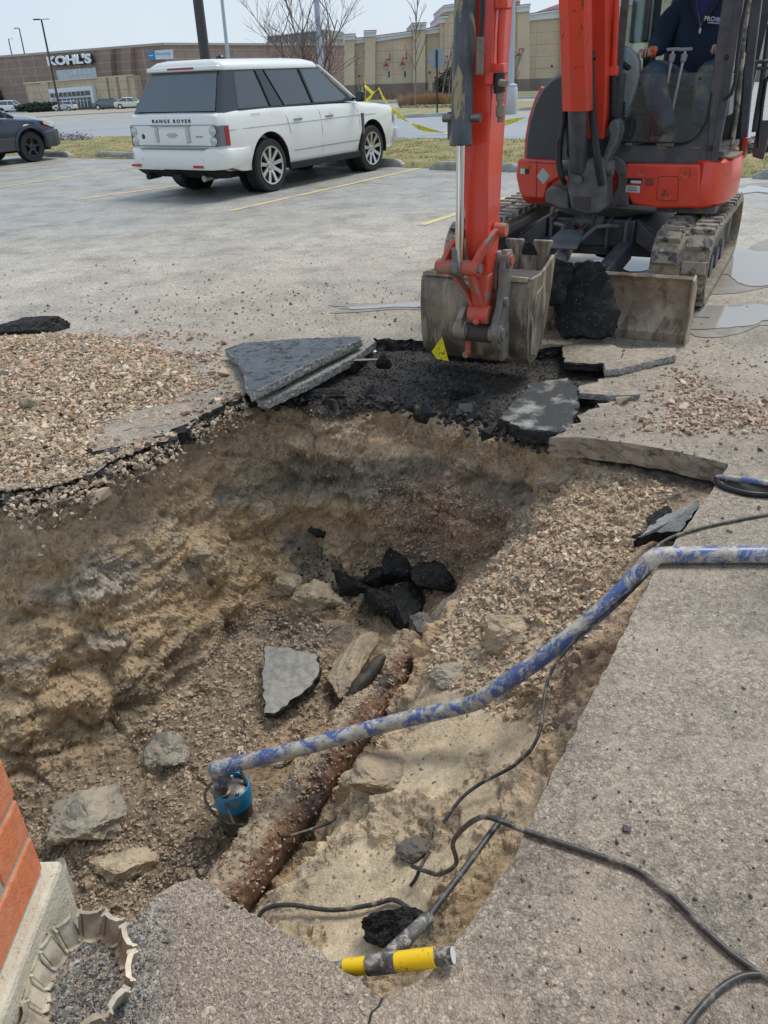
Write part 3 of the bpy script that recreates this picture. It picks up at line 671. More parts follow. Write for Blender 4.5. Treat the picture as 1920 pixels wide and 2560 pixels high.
scatter('pit_gravel',[([(620,1490),(830,1560),(830,1800),(720,1860),(560,1960),(400,1930),(320,1850),(480,1690)],1.)],3600,.0115,[(.50,.375,.255),(.40,.29,.195),(.58,.45,.32),(.28,.205,.145)],[.35,.3,.15,.2],'muddy brown crushed stone around the flat slab on the pit floor')
scatter('pit_gravel',[([(30,1950),(400,1900),(620,1980),(900,1800),(960,1750),(700,2150),(560,2330),(100,2300)],1.),([(60,2060),(420,2050),(520,2250),(150,2320)],.7),([(850,1960),(960,1800),(880,1830),(640,2280)],1.)],3600,.0105,[(.42,.31,.21),(.33,.245,.165),(.48,.37,.26),(.24,.175,.12)],[.35,.35,.15,.15],'mud coated stones trodden into the wet floor around the pump')
scatter('pit_gravel',[([(-50,1240),(450,1100),(700,1010),(900,1040),(960,1300),(700,1500),(300,1850),(-50,1950)],3.5),([(640,1020),(1300,1110),(1350,1160),(1300,1180),(900,1075),(650,1060)],9.),([(-50,1240),(450,1100),(640,1010),(660,1060),(400,1180),(-50,1330)],4.),([(900,2400),(1290,2050),(1350,1780),(900,1700),(650,2300)],.5)],520,.0075,[(.40,.30,.19),(.34,.26,.17),(.27,.21,.145),(.50,.40,.28)],[.35,.3,.31,.04],'small stones sticking out of the clay walls of the pit')
m_blkst=M('black_crumbs',(.02,.019,.018),.6,col2=(.06,.055,.05),ns=50,world=True,bmp=.8,bs=120)
def black_crumbs(name,polys,dens,size,label):
    o=scatter(name,polys,dens,size,[(.02,.02,.02),(.035,.03,.028),(.06,.05,.045),(.12,.10,.08)],[.45,.3,.15,.1],label); return o
black_crumbs('asphalt_crumbs',[([(690,950),(900,860),(1250,880),(1500,905),(1450,980),(1400,1060),(1240,1060),(900,1015),(700,1010)],1.)],1700,.0105,'black asphalt crumbs over the stripped shelf below the bucket')
black_crumbs('asphalt_crumbs',[([(0,1235),(260,1180),(540,1040),(640,1010),(620,1040),(300,1210),(0,1275)],1.),([(740,1370),(900,1400),(1100,1420),(1080,1500),(900,1560),(760,1500)],.8)],1700,.010,'black asphalt crumbs fallen along the left rim and around the black lumps')
# gravel pile on the left
pile_px=[(-120,842),(60,842),(140,836),(270,840),(360,858),(440,890),(500,930),(512,960),(470,985),(420,1010),(330,1050),(240,1100),(262,1150),(200,1190),(100,1210),(-120,1225)]
pp=[tuple(PZ(*p)[:2]) for p in pile_px]
k=46000; A_=np.array(pp); bb=(A_.min(0),A_.max(0)); q=np.c_[RNG.uniform(bb[0][0],bb[1][0],k),RNG.uniform(bb[0][1],bb[1][1],k)]
dq=dist_poly(q,pp); jit=.13*fbm(np.c_[q*5,np.zeros(k)],3)-.015; m=inpoly(q,pp)&(dq+jit>0); q=q[m]; dq=dq[m]
def pileh(q,dq): return .065*(1-np.exp(-(dq/.28)**1.3))+.03*fbm(np.c_[q*2.4,np.zeros(len(q))],3)*np.clip(dq*6,0,1)
zz=pileh(q,dq); n=min(len(q),24000); q=q[:n];zz=zz[:n]
P=np.c_[q,np.maximum(.004,zz+RNG.uniform(-.010,.008,n))]
o=stones('gravel_pile',P,.0145*np.exp(RNG.normal(0,.38,n)),palette(n,[(.56,.44,.30),(.44,.32,.21),(.50,.335,.22),(.33,.235,.155),(.68,.57,.42),(.50,.27,.15),(.22,.17,.12)],[.22,.22,.14,.18,.08,.04,.12]),m_stone)
tag(o,'heap of tan crushed stone on the asphalt left of the pit','gravel',kind='stuff')
gq=np.meshgrid(np.linspace(bb[0][0],bb[1][0],120),np.linspace(bb[0][1],bb[1][1],120)); Q=np.c_[gq[0].ravel(),gq[1].ravel()]; dd_=dist_poly(Q,pp)*np.where(inpoly(Q,pp),1,-1)
zz=np.where(dd_>.03,pileh(Q,np.maximum(dd_,0))-.012,-.05); Fi=np.arange(14400).reshape(120,120); F=np.stack([Fi[:-1,:-1],Fi[:-1,1:],Fi[1:,1:],Fi[1:,:-1]],-1).reshape(-1,4); F=F[(dd_[F]>.0).any(1)]
o=np_mesh('gravel_bed',np.c_[Q,zz],F,M('gravel_fines',(.17,.125,.085),.9,world=True,bmp=1,bs=90,bd=.01),True); tag(o,'fines under the crushed stone heap on the left','gravel',kind='stuff')
# small pile and scattered debris on the asphalt
def flat_scatter(name,cl,size,cols,wts_,label,cat='gravel'):
    PP=[]
    for (px,r,n) in cl:
        c=PZ(*px); a=RNG.normal(0,1,(n,2))*r; PP.append(np.c_[c[0]+a[:,0],c[1]+a[:,1],np.full(n,.005)])
    P=np.concatenate(PP); P=P[~inpoly(P[:,:2],rimxy)]; n=len(P); s=size*np.exp(RNG.normal(0,.45,n)); P[:,2]=s*.35
    return tag(stones(name,P,s,palette(n,cols,wts_),m_stone),label,cat,kind='stuff')
flat_scatter('spilled_gravel',[((430,900),(.16,.12),260),((500,960),(.12,.08),220),((330,850),(.3,.10),240),((350,1050),(.2,.05),200),((250,1110),(.12,.04),160),((520,900),(.12,.12),90),((440,1010),(.2,.03),140),((1760,1010),(.17,.12),380),((1850,1040),(.22,.10),330),((1800,1060),(.2,.07),200),((1720,960),(.07,.12),110),((1650,1060),(.12,.08),60)],.012,[(.50,.36,.26),(.42,.29,.2),(.38,.26,.185),(.58,.45,.33)],None,'stray brown stones scattered over the asphalt around the heap and right of the pit')
flat_scatter('debris',[((560,770),(.9,.4),190),((250,690),(1.6,.5),110),((800,760),(1.0,.4),110),((450,900),(.35,.3),120),((1780,1100),(.45,.35),80),((1850,820),(.6,.7),130),((1650,1150),(.3,.1),40),((900,650),(1.5,1.0),90),((1000,900),(.5,.4),60),((1780,880),(.7,.3),90),((1750,960),(.9,.9),500),((500,800),(1.2,.8),500)],.0075,[(.17,.14,.11),(.24,.19,.14),(.11,.095,.08),(.38,.30,.22)],None,'scattered mud crumbs and grit over the parking lot')
k=420; f_=RNG.uniform(0,1,k); lp=np.array([PZ(x,y,-.09)[:2] for x,y in [(655,1005),(740,1000),(900,1012),(1000,1018),(1130,1038),(1240,1068),(1340,1100),(1400,1090)]]); fi=f_*(len(lp)-1); i0=fi.astype(int); fr=(fi-i0)[:,None]; Pm=lp[i0]*(1-fr)+lp[i0+1]*fr; Pm=Pm+RNG.normal(0,.05,(k,2)); sz=.020*np.exp(RNG.normal(0,.5,k))
o=stones('asphalt_rubble',np.c_[Pm,-.095+RNG.uniform(-.03,.035,k)],sz,palette(k,[(.012,.012,.012),(.022,.02,.02),(.04,.035,.03)],[.5,.35,.15]),m_stone); tag(o,'black asphalt lumps crumbling along the back rim below the bucket','rubble',kind='stuff')
# stones and clods spilling over the left rim
k=2600; f_=RNG.uniform(0,1,k); ridx=[i for i in range(2,2+rim_px.index((655,960)))]; rp_=np.array([rim[i][:2] for i in ridx]); fi=f_*(len(rp_)-1); i0=fi.astype(int); fr=(fi-i0)[:,None]; Pm=rp_[i0]*(1-fr)+rp_[np.minimum(i0+1,len(rp_)-1)]*fr
off_=RNG.normal(.0,.055,k); inw=np.array([.45,-.9]); Pm=Pm+inw*off_[:,None]; ins=inpoly(Pm,rimxy)
zz=np.where(ins,-.02-np.abs(off_)*RNG.uniform(.2,1.2,k),.006); mk_=fbm(np.c_[Pm*3.1,np.zeros(k)],3)>-.12
o=stones('spilled_gravel',np.c_[Pm,zz][mk_],(.012*np.exp(RNG.normal(0,.4,k)))[mk_],palette(int(mk_.sum()),[(.50,.385,.265),(.40,.30,.20),(.30,.23,.165),(.05,.045,.04),(.58,.47,.34)],[.3,.25,.2,.12,.13]),m_stone); tag(o,'stones and crumbs spilling over the broken asphalt edge on the left','gravel',kind='stuff')
flat_scatter('debris',[((1560,1900),(.25,.6),230),((1700,1500),(.3,.5),130),((1400,2300),(.25,.2),160),((1800,2200),(.2,.3),120)],.0035,[(.12,.10,.085),(.2,.165,.13),(.07,.06,.055)],None,'fine mud crumbs on the foreground slab')
# coarse stones bedded in the broken near slab
poly=[tuple(PZ(*p)[:2]) for p in [(490,2200),(540,2228),(660,2305),(730,2340),(830,2405),(925,2480),(900,2600),(560,2700),(200,2700),(100,2500),(190,2362),(290,2345),(335,2300),(400,2240)]]
A_=np.array(poly); k=60000; q=np.c_[RNG.uniform(A_[:,0].min(),A_[:,0].max(),k),RNG.uniform(A_[:,1].min(),A_[:,1].max(),k)]; q=q[inpoly(q,poly)][:17000]; n=len(q)
px=proj(np.c_[q,np.zeros(n)]); s=.0046*np.exp(RNG.normal(0,.42,n)); lft=np.clip((470-px[:,0])/130+RNG.normal(0,.3,n),0,1)*np.clip((px[:,1]-2150)/90,0,1)
big=RNG.rand(n)<.03; s[big]*=1.5
ca=palette(n,[(.37,.305,.245),(.44,.37,.295),(.28,.23,.185),(.50,.43,.34)],None); cb=palette(n,[(.14,.14,.13),(.06,.06,.06),(.28,.28,.27),(.45,.45,.43)],[.35,.3,.2,.15])
o=stones('exposed_aggregate',np.c_[q,-s*.28],s,(ca*(1-lft[:,None])+cb*lft[:,None])*.84,m_stone,.8); tag(o,'coarse aggregate exposed on the broken slab corner in the foreground','gravel',kind='stuff')
# ================================================================ compact excavator
TM=R_(28); ER=np.array([math.cos(TM),-math.sin(TM),0]); EF=np.array([math.sin(TM),math.cos(TM),0]); EB=PZ(1710,860,0)-.98*ER
def mv(x,y,v):
    d=ray(x,y); t_=((EB-CP)@EF+v)/(d@EF); P=CP+t_*d; q=P-EB; return np.array([q@ER,v,P[2]])
def mu(x,y,u):
    d=ray(x,y); t_=((EB-CP)@ER+u)/(d@ER); P=CP+t_*d; q=P-EB; return np.array([u,q@EF,P[2]])
EX=thing('excavator',tuple(EB),'red and black tracked mini excavator with its muddy bucket lowered beside the pit','excavator',-TM)
m_red=M('machine_red_paint',(.78,.060,.024),.36,col2=(.66,.052,.024),ns=3,mud=(.26,.11,.07),mudlo=.60,mudhi=.78,muds=11,bmp=.08,bs=30,coat=.35)
m_redside=M('scuffed_red_paint',(.74,.060,.026),.42,col2=(.64,.07,.04),ns=4,mud=(.10,.05,.035),mudlo=.60,mudhi=.66,muds=22,stretch=(1.,1.,.16),bmp=.2,bs=60)
m_redmud=M('muddy_red_paint',(.62,.075,.045),.5,col2=(.50,.10,.06),ns=14,mud=(.27,.21,.15),mudlo=.50,mudhi=.60,muds=13,bmp=.6,bs=70)
m_grey=M('machine_grey_paint',(.052,.056,.064),.45,col2=(.085,.088,.094),ns=9,mud=(.24,.21,.17),mudlo=.66,mudhi=.80,muds=16,bmp=.15,bs=60)
m_cast=M('cast_grey_steel',(.075,.075,.078),.5,col2=(.13,.125,.115),ns=8,mud=(.30,.26,.21),mudlo=.62,mudhi=.78,muds=11,bmp=.4,bs=40)
m_hood=M('charcoal_hood',(.055,.058,.064),.55,bmp=.15,bs=220,bd=.001)
m_dirtcyl=M('dirty_cylinder_paint',(.050,.056,.066),.45,col2=(.09,.095,.1),ns=8,mud=(.34,.27,.15),mudlo=.52,mudhi=.60,muds=14,stretch=(1.,1.,.3),bmp=.4,bs=40)
m_track=M('muddy_rubber_track',(.055,.058,.065),.5,col2=(.035,.036,.04),ns=14,mud=(.30,.25,.185),mudlo=.44,mudhi=.52,muds=11,bmp=.8,bs=35,bd=.012)
m_trackmud=M('caked_track_mud',(.36,.295,.215),.85,col2=(.20,.165,.12),ns=20,bmp=1.,bs=45,bd=.015)
m_bladem=M('muddy_blade_steel',(.42,.335,.245),.65,.05,col2=(.24,.185,.13),ns=7,mud=(.13,.085,.05),mudlo=.50,mudhi=.68,muds=14,stretch=(1.,1.,.3),bmp=.6,bs=40,bd=.006)
m_bucket=M('muddy_bucket_steel',(.25,.205,.145),.45,.2,col2=(.10,.085,.068),ns=6,lo=.38,hi=.62,mud=(.40,.33,.235),mudlo=.50,mudhi=.66,muds=16,stretch=(1.,1.,.22),bmp=.45,bs=35,bd=.006)
m_inner=M('bucket_inside',(.06,.05,.04),.7,bmp=.5)
m_hose=M('hydraulic_hose',(.015,.016,.018),.5,mud=(.16,.14,.11),mudlo=.62,mudhi=.74,muds=25,bmp=.3,bs=120)
m_bolt=M('bolt_steel',(.20,.19,.17),.4,.7)
m_seat=M('seat_vinyl',(.03,.03,.032),.6)
m_plate=M('decal_white',(.62,.62,.60),.5,mud=(.4,.36,.3),mudlo=.6,mudhi=.75,muds=40)
m_decalg=M('decal_green',(.36,.50,.46),.5,col2=(.48,.55,.5),ns=60)
m_yel=M('decal_yellow',(.75,.52,.02),.5)
m_blackp=M('gloss_black',(.01,.01,.01),.35)
m_redlamp=M('red_lamp',(.45,.012,.012),.15,coat=.5)
def glassmat(name,col,alpha,rough=.05,spec=.5):
    m,t,b=newmat(name); g=nd(t,'ShaderNodeBsdfTransparent'); g.inputs[0].default_value=tuple(col)+(1,)
    gl=nd(t,'ShaderNodeBsdfGlossy'); gl.inputs['Roughness'].default_value=rough; fr=nd(t,'ShaderNodeFresnel'); fr.inputs[0].default_value=1.5
    df=nd(t,'ShaderNodeBsdfDiffuse'); df.inputs[0].default_value=(.36,.36,.33,1)
    n=noise(t,vec_(t),45,6,.7); f=ramp(t,n,[(.50,alpha*.35),(.62,alpha),(.72,alpha*2.6)])
    m1=nd(t,'ShaderNodeMixShader'); t.links.new(f,m1.inputs[0]); t.links.new(g.outputs[0],m1.inputs[1]); t.links.new(df.outputs[0],m1.inputs[2])
    m2=nd(t,'ShaderNodeMixShader'); t.links.new(math_(t,'MULTIPLY_ADD',fr.outputs[0],.22,.01),m2.inputs[0]); t.links.new(m1.outputs[0],m2.inputs[1]); t.links.new(gl.outputs[0],m2.inputs[2])
    t.links.new(m2.outputs[0],t.nodes['Material Output'].inputs[0]); return m
m_glass=glassmat('cab_glass',(.93,.98,.96),.10)
m_glassc=glassmat('cab_glass_clear',(.80,.88,.87),.03)
def B_(fn,name,mat,par=EX,smooth=30,bevel=0,**k):
    b=MB(); fn(b); return b.build(name,mat,par,smooth,bevel,**k)
# --- tracks
def track_path(n=96):
    v0,v1,r=.98,2.80,.245; pts=[]
    L=v1-v0; per=2*L+2*math.pi*r
    for i in range(n):
        s=per*i/n
        if s<L: pts.append((v0+s,0.,0.,-1.))
        elif s<L+math.pi*r: a=-math.pi/2+(s-L)/r; pts.append((v1+r*math.cos(a),r+r*math.sin(a),math.cos(a),math.sin(a)))
        elif s<2*L+math.pi*r: pts.append((v1-(s-L-math.pi*r),2*r,0.,1.))
        else: a=math.pi/2+(s-2*L-math.pi*r)/r; pts.append((v0+r*math.cos(a),r+r*math.sin(a),math.cos(a),math.sin(a)))
    return pts
TP=track_path()
for side in (-1,1):
    uc=side*.785; hw=.195
    tr=MB(); rings=[]; rs=np.random.RandomState(side+4)
    for (v,w_,nv,nw) in TP+[TP[0]]:
        rings.append([(uc-hw,v,w_+.02),(uc+hw,v,w_+.02),(uc+hw,v-nv*.04,w_-nw*.04+.02),(uc-hw,v-nv*.04,w_-nw*.04+.02)])
    tr.loft(rings,cap=False)
    T_=tr.build('track',m_trackmud,EX,40)
    # chevron rubber lugs, each side offset
    lg=MB(); n=len(TP)
    for i in range(0,n,3):
        for h,(a0,a1) in enumerate(((-hw*.98,-.015),(.015,hw*.98))):
            j=(i+(h*3)//2)%n; v,w_,nv,nw=TP[j]; tv,tw=-nw,nv
            for s in (1,):
                c=Vector((uc+(a0+a1)/2,v+nv*.012,w_+nw*.012+.02)); y=Vector((0,tv,tw)); zq=Vector((0,nv,nw)); x=Vector((1,0,0))
                Mq=Matrix((x,y,zq)).transposed(); lg.box(c,(a1-a0,.092,.036),M=Mq,taper=.86)
    lg.build('track_lug',m_track,T_,None,.004)
    # clods of dried mud caked between lugs
    k=420; idx=rs.randint(0,n,k); tp=np.array(TP)[idx]; jit=rs.uniform(-.02,.02,(k,1))
    Pm=np.c_[uc+rs.uniform(-hw,hw,k),tp[:,0]+tp[:,2]*.008-tp[:,3]*jit[:,0],tp[:,1]+tp[:,3]*.008+tp[:,2]*jit[:,0]+.02]
    o=stones('caked_mud',Pm,.011*np.exp(rs.normal(0,.45,k)),palette(k,[(.31,.26,.19),(.24,.195,.145),(.36,.30,.23)]),m_stone,.9); o.parent=T_; o['kind']='stuff'
    fr=MB(); fr.prism([(uc-.10,1.0,.13),(uc-.10,2.75,.13),(uc-.10,2.65,.34),(uc-.10,1.1,.34)],(.20,0,0)); fr.build('track_frame',m_cast,EX,None,.012)
    for (v,r) in [(1.0,.195),(2.78,.195)]:
        wh=MB(); wh.lathe([(.03,-.13),(r*.55,-.13),(r*.62,-.11),(r*.95,-.10),(r,-.07),(r,.07),(r*.95,.10),(r*.62,.11),(r*.55,.13),(.03,.13)],(uc,v,.265),'x',24)
        wh.build('idler_wheel' if v<2 else 'drive_sprocket',m_cast,EX,35)
    for v in (1.35,1.7,2.05,2.4):
        wh=MB(); wh.lathe([(.02,-.13),(.09,-.13),(.09,-.06),(.06,-.05),(.06,.05),(.09,.06),(.09,.13),(.02,.13)],(uc,v,.13),'x',16); wh.build('track_roller',m_cast,EX,35)
# --- undercarriage
def und(b):
    b.prism([(-.60,1.45,.22),(.60,1.45,.22),(.60,1.45,.36),(.36,1.45,.50),(-.36,1.45,.50),(-.60,1.45,.36)],(0,.9,0))
    b.prism([(-.34,1.40,.30),(.34,1.40,.30),(.34,1.40,.50),(-.34,1.40,.50)],(0,.1,0))
B_(und,'chassis',m_grey,bevel=.01)
def ribs(b):
    for u in (-.30,-.12,.14,.28): b.prism([(u,1.46,.22),(u,1.30,.30),(u,1.30,.50),(u,1.46,.52)],(.022,0,0))
    for s in (-1,1): b.prism([(s*.36,1.40,.50),(s*.62,1.30,.30),(s*.62,1.30,.22),(s*.36,1.40,.34)],(0,.2,0))
B_(ribs,'chassis_rib',m_cast,bevel=.004)
B_(lambda b:b.prism([mv(1540,510,1.36),mv(1640,517,1.36),mv(1640,528,1.36),mv(1540,522,1.36)],(0,.12,0)),'deck_lip',m_cast,bevel=.004)
B_(lambda b:b.lathe([(.30,.50),(.42,.50),(.42,.575),(.30,.575)],(0,1.95,0),'z',32),'slew_ring',m_cast,smooth=35)
# --- dozer blade
def bl_(b):
    prof=[(.0,.0),(-.012,.06),(.035,.14),(.055,.22),(.045,.31),(.0,.385),(-.03,.405),(-.02,.42),(.03,.41),(.075,.32),(.085,.20),(.06,.10),(.03,.0)]
    rings=[[(u,v,w_) for (v,w_) in prof] for u in np.linspace(-.70,.98,9)]; b.loft(rings)
blade=B_(bl_,'dozer_blade',m_bladem,smooth=35)
for s,q in ((-1,-.70),(1,.98)): B_(lambda b:b.prism([(q,-.05,.0),(q,-.045,.40),(q,.02,.425),(q,.13,.33),(q,.14,.06),(q,.09,0)],(s*.014,0,0)),'blade_end_plate',m_bladem,blade,bevel=.002)
for s in (-1,1):
    B_(lambda b:b.prism([(s*.30-.05,.08,.14),(s*.30+.05,.08,.14),(s*.30+.05,.08,.28),(s*.30-.05,.08,.28)],(0,1.28,.08)),'blade_arm',m_grey,bevel=.008)
B_(lambda b:(b.tube([(0.02,.10,.28),(0.0,.72,.40)],.052,18),b.tube([(0,.55,.37),(0,.62,.38)],.06,18)),'blade_cylinder',m_dirtcyl)
B_(lambda b:b.tube([(0,.70,.395),(-.0,1.25,.49)],.024,14),'blade_cylinder_rod',m_chrome)
B_(lambda b:b.prism([(-.12,.52,.43),(.12,.52,.43),(.12,.58,.45),(.085,.84,.50),(-.085,.84,.50),(-.12,.58,.45)],(0,0,.012))or b.prism([(.12,.52,.35),(.12,.52,.442),(.085,.84,.512),(.085,.84,.46)],(.01,0,0)),'cylinder_guard',m_grey,bevel=.003)
B_(lambda b:(b.tube([(-.04,1.28,.50),(.06,1.28,.50)],.07,20),b.tube([(-.10,1.28,.50),(.12,1.28,.50)],.045,16)),'cylinder_pivot',m_cast)
for s in (-1,1):
    B_(lambda b:b.tube([(s*.05,.80,.43),(s*.09,.85,.46),(s*.12,1.05,.50),(s*.20,1.12,.50),(s*.24,1.24,.48)],.016,8),'blade_hose',m_cast)
# --- swing post
post=MB()
C1=lambda px,v:[mv(x,y,v) for (x,y) in px]
post.prism(C1([(1418,425),(1424,404),(1440,392),(1455,404),(1470,398),(1490,388),(1504,402),(1512,430),(1516,470),(1514,520),(1498,533),(1470,536),(1428,524),(1420,480)],1.02),(0,.22,0))
post.prism(C1([(1364,478),(1375,466),(1402,470),(1420,476),(1424,524),(1398,522),(1362,505)],1.10),(0,.2,0))
sp_=post.build('swing_post',m_cast,EX,30,.012)
ear=MB(); ear.prism(C1([(1519,322),(1524,305),(1536,297),(1546,303),(1549,325),(1543,352),(1530,378),(1519,398),(1516,470),(1504,470),(1500,410),(1512,380),(1522,350),(1524,335)],1.10),(0,.18,0)); ear.build('boom_ear',m_cast,sp_,30,.012)
ear=MB(); ear.prism(C1([(1419,308),(1430,298),(1440,310),(1440,410),(1412,440),(1410,380)],1.28),(0,.14,0)); ear.build('boom_ear',m_cast,sp_,30,.012)
rec=MB(); rec.prism(C1([(1432,492),(1475,492),(1474,526),(1434,520)],1.012),(0,.006,0)); rec.build('post_recess',m_inner,sp_)
pin=MB(); a=mv(1448,448,1.0); pin.cyl(a+np.array([0,-.03,0]),a+np.array([0,.1,0]),.028,18); pin.build('post_pin',m_cast,sp_,30)
a=mv(1438,420,1.10); pin=MB(); pin.cyl(a+np.array([-.10,0,0]),a+np.array([.28,0,0]),.055,20); pin.build('cylinder_pin',m_cast,sp_,30)
br=MB(); br.prism(C1([(1515,405),(1530,390),(1548,394),(1562,408),(1568,430),(1572,520),(1508,525),(1512,500),(1530,492),(1543,470),(1545,445),(1538,428),(1520,420)],1.36),(0,.10,0)); br.build('swing_bracket',m_cast,EX,30,.01)
# --- boom
def bprof(v0w0,wd):
    pass
A0=mv(1500,335,1.20); ub0,ub1=mv(1466,200,1.12)[0],mv(1499,200,1.12)[0]
boomc=[(1.20,1.10,.09),(1.17,1.45,.13),(1.06,1.85,.15),(.86,2.35,.17),(.55,2.85,.19),(.15,3.15,.17),(-.30,3.2,.14),(-.66,3.08,.10)]
def boomf(b):
    rings=[]
    for i,(v,w_,h) in enumerate(boomc):
        j0=boomc[max(i-1,0)]; j1=boomc[min(i+1,len(boomc)-1)]; d=np.array([j1[0]-j0[0],j1[1]-j0[1]]); d/=np.linalg.norm(d); nx_,nw_=-d[1],d[0]
        hw_=.095
        c=(ub0+ub1)/2+ (.02 if i<2 else .02-.02*min(1,(i-1)/3))
        rings.append([(c-hw_,v+nx_*h,w_+nw_*h),(c+hw_,v+nx_*h,w_+nw_*h),(c+hw_,v-nx_*h,w_-nw_*h),(c-hw_,v-nx_*h,w_-nw_*h)])
    b.loft(rings)
boom=B_(boomf,'boom',m_red,smooth=25,bevel=.008)
bc=(ub0+ub1)/2
B_(lambda b:b.cyl((bc-.16,1.22,1.12),(bc+.18,1.22,1.12),.05,20),'boom_foot_pin',m_cast,boom)
# red pipe on the boom side with its clamp
pth=[mv(x,y,v) for x,y,v in [(1519,-60,1.02),(1522,0,1.05),(1526,90,1.08),(1528,168,1.1)]]
pth=[np.array([bc+.135,boomc_v,ww]) for boomc_v,ww in [(1.13,1.52),(1.05,1.85),(.84,2.35),(.53,2.85),(.1,3.15)]]
B_(lambda b:b.tube(pth,.022,10),'boom_pipe',m_red,boom)
B_(lambda b:b.box(pth[0]+np.array([-.01,0,.0]),(.085,.07,.06)),'pipe_clamp',m_red,boom,bevel=.008)
B_(lambda b:b.tube([pth[0],pth[0]+np.array([.005,.02,-.12]),pth[0]+np.array([.01,.06,-.30]),pth[0]+np.array([-.02,.14,-.42])],.023,10),'boom_hose',m_hose,boom)
# boom cylinder under its red guard
cb=mv(1447,425,1.06); ct_=mv(1437,-10,.66); cdir=(ct_-cb)
B_(lambda b:b.tube([cb,cb+cdir*.62],.066,24),'boom_cylinder',m_grey,EX)
B_(lambda b:b.tube([cb+cdir*.6,cb+cdir*1.3],.033,16),'boom_cylinder_rod',m_chrome,EX)
def guard(b):
    a0=cb+cdir*.375; a1=cb+cdir*1.25; rings=[]
    for p in (a0,a1):
        q=[(-.092,.05),(-.092,-.045),(-.02,-.088),(.075,-.08),(.095,-.05),(.095,.05),(.085,.05),(.085,-.045),(.07,-.072),(-.02,-.078),(-.083,-.04),(-.083,.05)]
        rings.append([p+np.array([x,y,.0]) for (x,y) in q])
    b.loft(rings)
B_(guard,'cylinder_guard',m_redside,EX,smooth=20,bevel=.002)
# hoses at the post
def hose(px,r=.017,par=EX):
    P=[mv(x,y,v) for x,y,v in px]; Q=[]
    for i in range(len(P)-1):
        for t_ in (0,.25,.5,.75):
            p0=P[max(i-1,0)];p1=P[i];p2=P[i+1];p3=P[min(i+2,len(P)-1)]
            Q.append(.5*((2*p1)+(-p0+p2)*t_+(2*p0-5*p1+4*p2-p3)*t_**2+(-p0+3*p1-3*p2+p3)*t_**3))
    Q.append(P[-1]); b=MB(); b.tube(Q,r,9); return b.build('hydraulic_hose',m_hose,par,40)
hose([(1474,142,.90),(1477,200,.94),(1482,290,.98),(1488,350,.99),(1494,400,.99),(1504,462,1.03)],.028)
hose([(1410,225,.9),(1409,300,.95),(1402,350,.98),(1399,400,.99),(1405,440,1.0),(1412,458,1.05)],.019)
hose([(1414,258,.94),(1418,320,.98),(1421,372,1.0)],.014)
hose([(1421,372,1.0),(1424,392,1.02)],.02)
hose([(1398,350,.972),(1397,402,.982),(1404,438,.992)],.024)
b=MB(); b.tube([mv(1478,150,.89),mv(1476,137,.9),mv(1468,136,.9)],[.032,.035,.03],12); b.build('hose_elbow',m_hose,EX,40)
# --- house: red lower panels
def plan(b,pts,w0,w1,r=0):
    b.prism([(u,v,w0) for u,v in pts],(0,0,w1-w0))
BF=1.42
def rounded_panel(name,px,v,depth,mat=m_red,bev=.02,par=EX):
    b=MB(); b.prism([mv(x,y,v) for x,y in px],(0,depth,0)); return b.build(name,mat,par,30,bev,bseg=3)
# counterweight and body as a lofted plan outline (rounded tail)
uL=mv(1292,450,BF)[0]; uR=.93
def body(b):
    out=[]
    pl=[(uL+.02,BF+.05),(uL-.02,BF+.16),(uL-.03,BF+.5),(uL+.0,2.3),(uL+.2,2.62),(.0+.1,2.80),(.55,2.72),(uR,2.3),(uR+.06,BF+.6),(uR+.04,BF+.2),(uR-.06,BF+.05)]
    zb=[(.60,.95),(.66,.99),(.90,1.0),(.93,.985)]
    rings=[]
    cu=sum(p[0] for p in pl)/len(pl); cv=sum(p[1] for p in pl)/len(pl)
    for (w_,s) in [(.585,.93),(.62,.98),(.70,1.0),(.90,1.0),(.93,.99),(.935,.96)]:
        rings.append([(cu+(u-cu)*s,max(BF+.05,cv+(v-cv)*s),w_) for u,v in pl])
    b.loft(rings)
bod=B_(body,'body',m_red,smooth=40,bevel=.006)
pL=rounded_panel('front_panel',[(1293,400),(1300,397),(1400,401),(1400,446),(1372,460),(1362,500),(1310,497),(1297,478),(1289,440)],BF,.10)
pR=rounded_panel('front_panel',[(1564,409),(1752,411),(1752,520),(1640,522),(1580,512),(1563,480),(1560,440)],BF-.06,.16)
def corner(b):
    # rounded right corner panel curving backwards
    rings=[]
    for (a,rr) in [(0,0),(.25,0),(.5,0),(.75,0),(1,0)]: pass
    u0=mv(1754,450,BF-.06)[0]; u1=uR+.075
    n=9
    for i in range(n+1):
        t_=i/n; ang=t_*math.pi/2*.95; u=u0+(u1-u0)*math.sin(ang); v=BF-.06+.55*(1-math.cos(ang))
        lo=.60+.03*t_; hi=.93
        rings.append([(u,v,lo+.03),(u-.02,v+.02,lo),(u-.10,v+.10,lo),(u-.10,v+.10,hi),(u-.02,v+.02,hi),(u,v,hi-.02)])
    b.loft(rings)
B_(corner,'corner_panel',m_red,smooth=50)
B_(lambda b:b.prism([(.52,BF+.0,.93),(uR+.04,BF+.12,.93),(uR+.06,2.0,.93),(.52,2.0,.93)],(0,0,.016)),'step_mud',m_trackmud,bod,bevel=.005)
B_(lambda b:b.prism([(-.1,BF+.02,.56),(.9,BF+.02,.56),(.9,2.5,.56),(-.5,2.5,.56),(-.5,BF+.2,.56)],(0,0,.05)),'belly_plate',m_cast,bod)
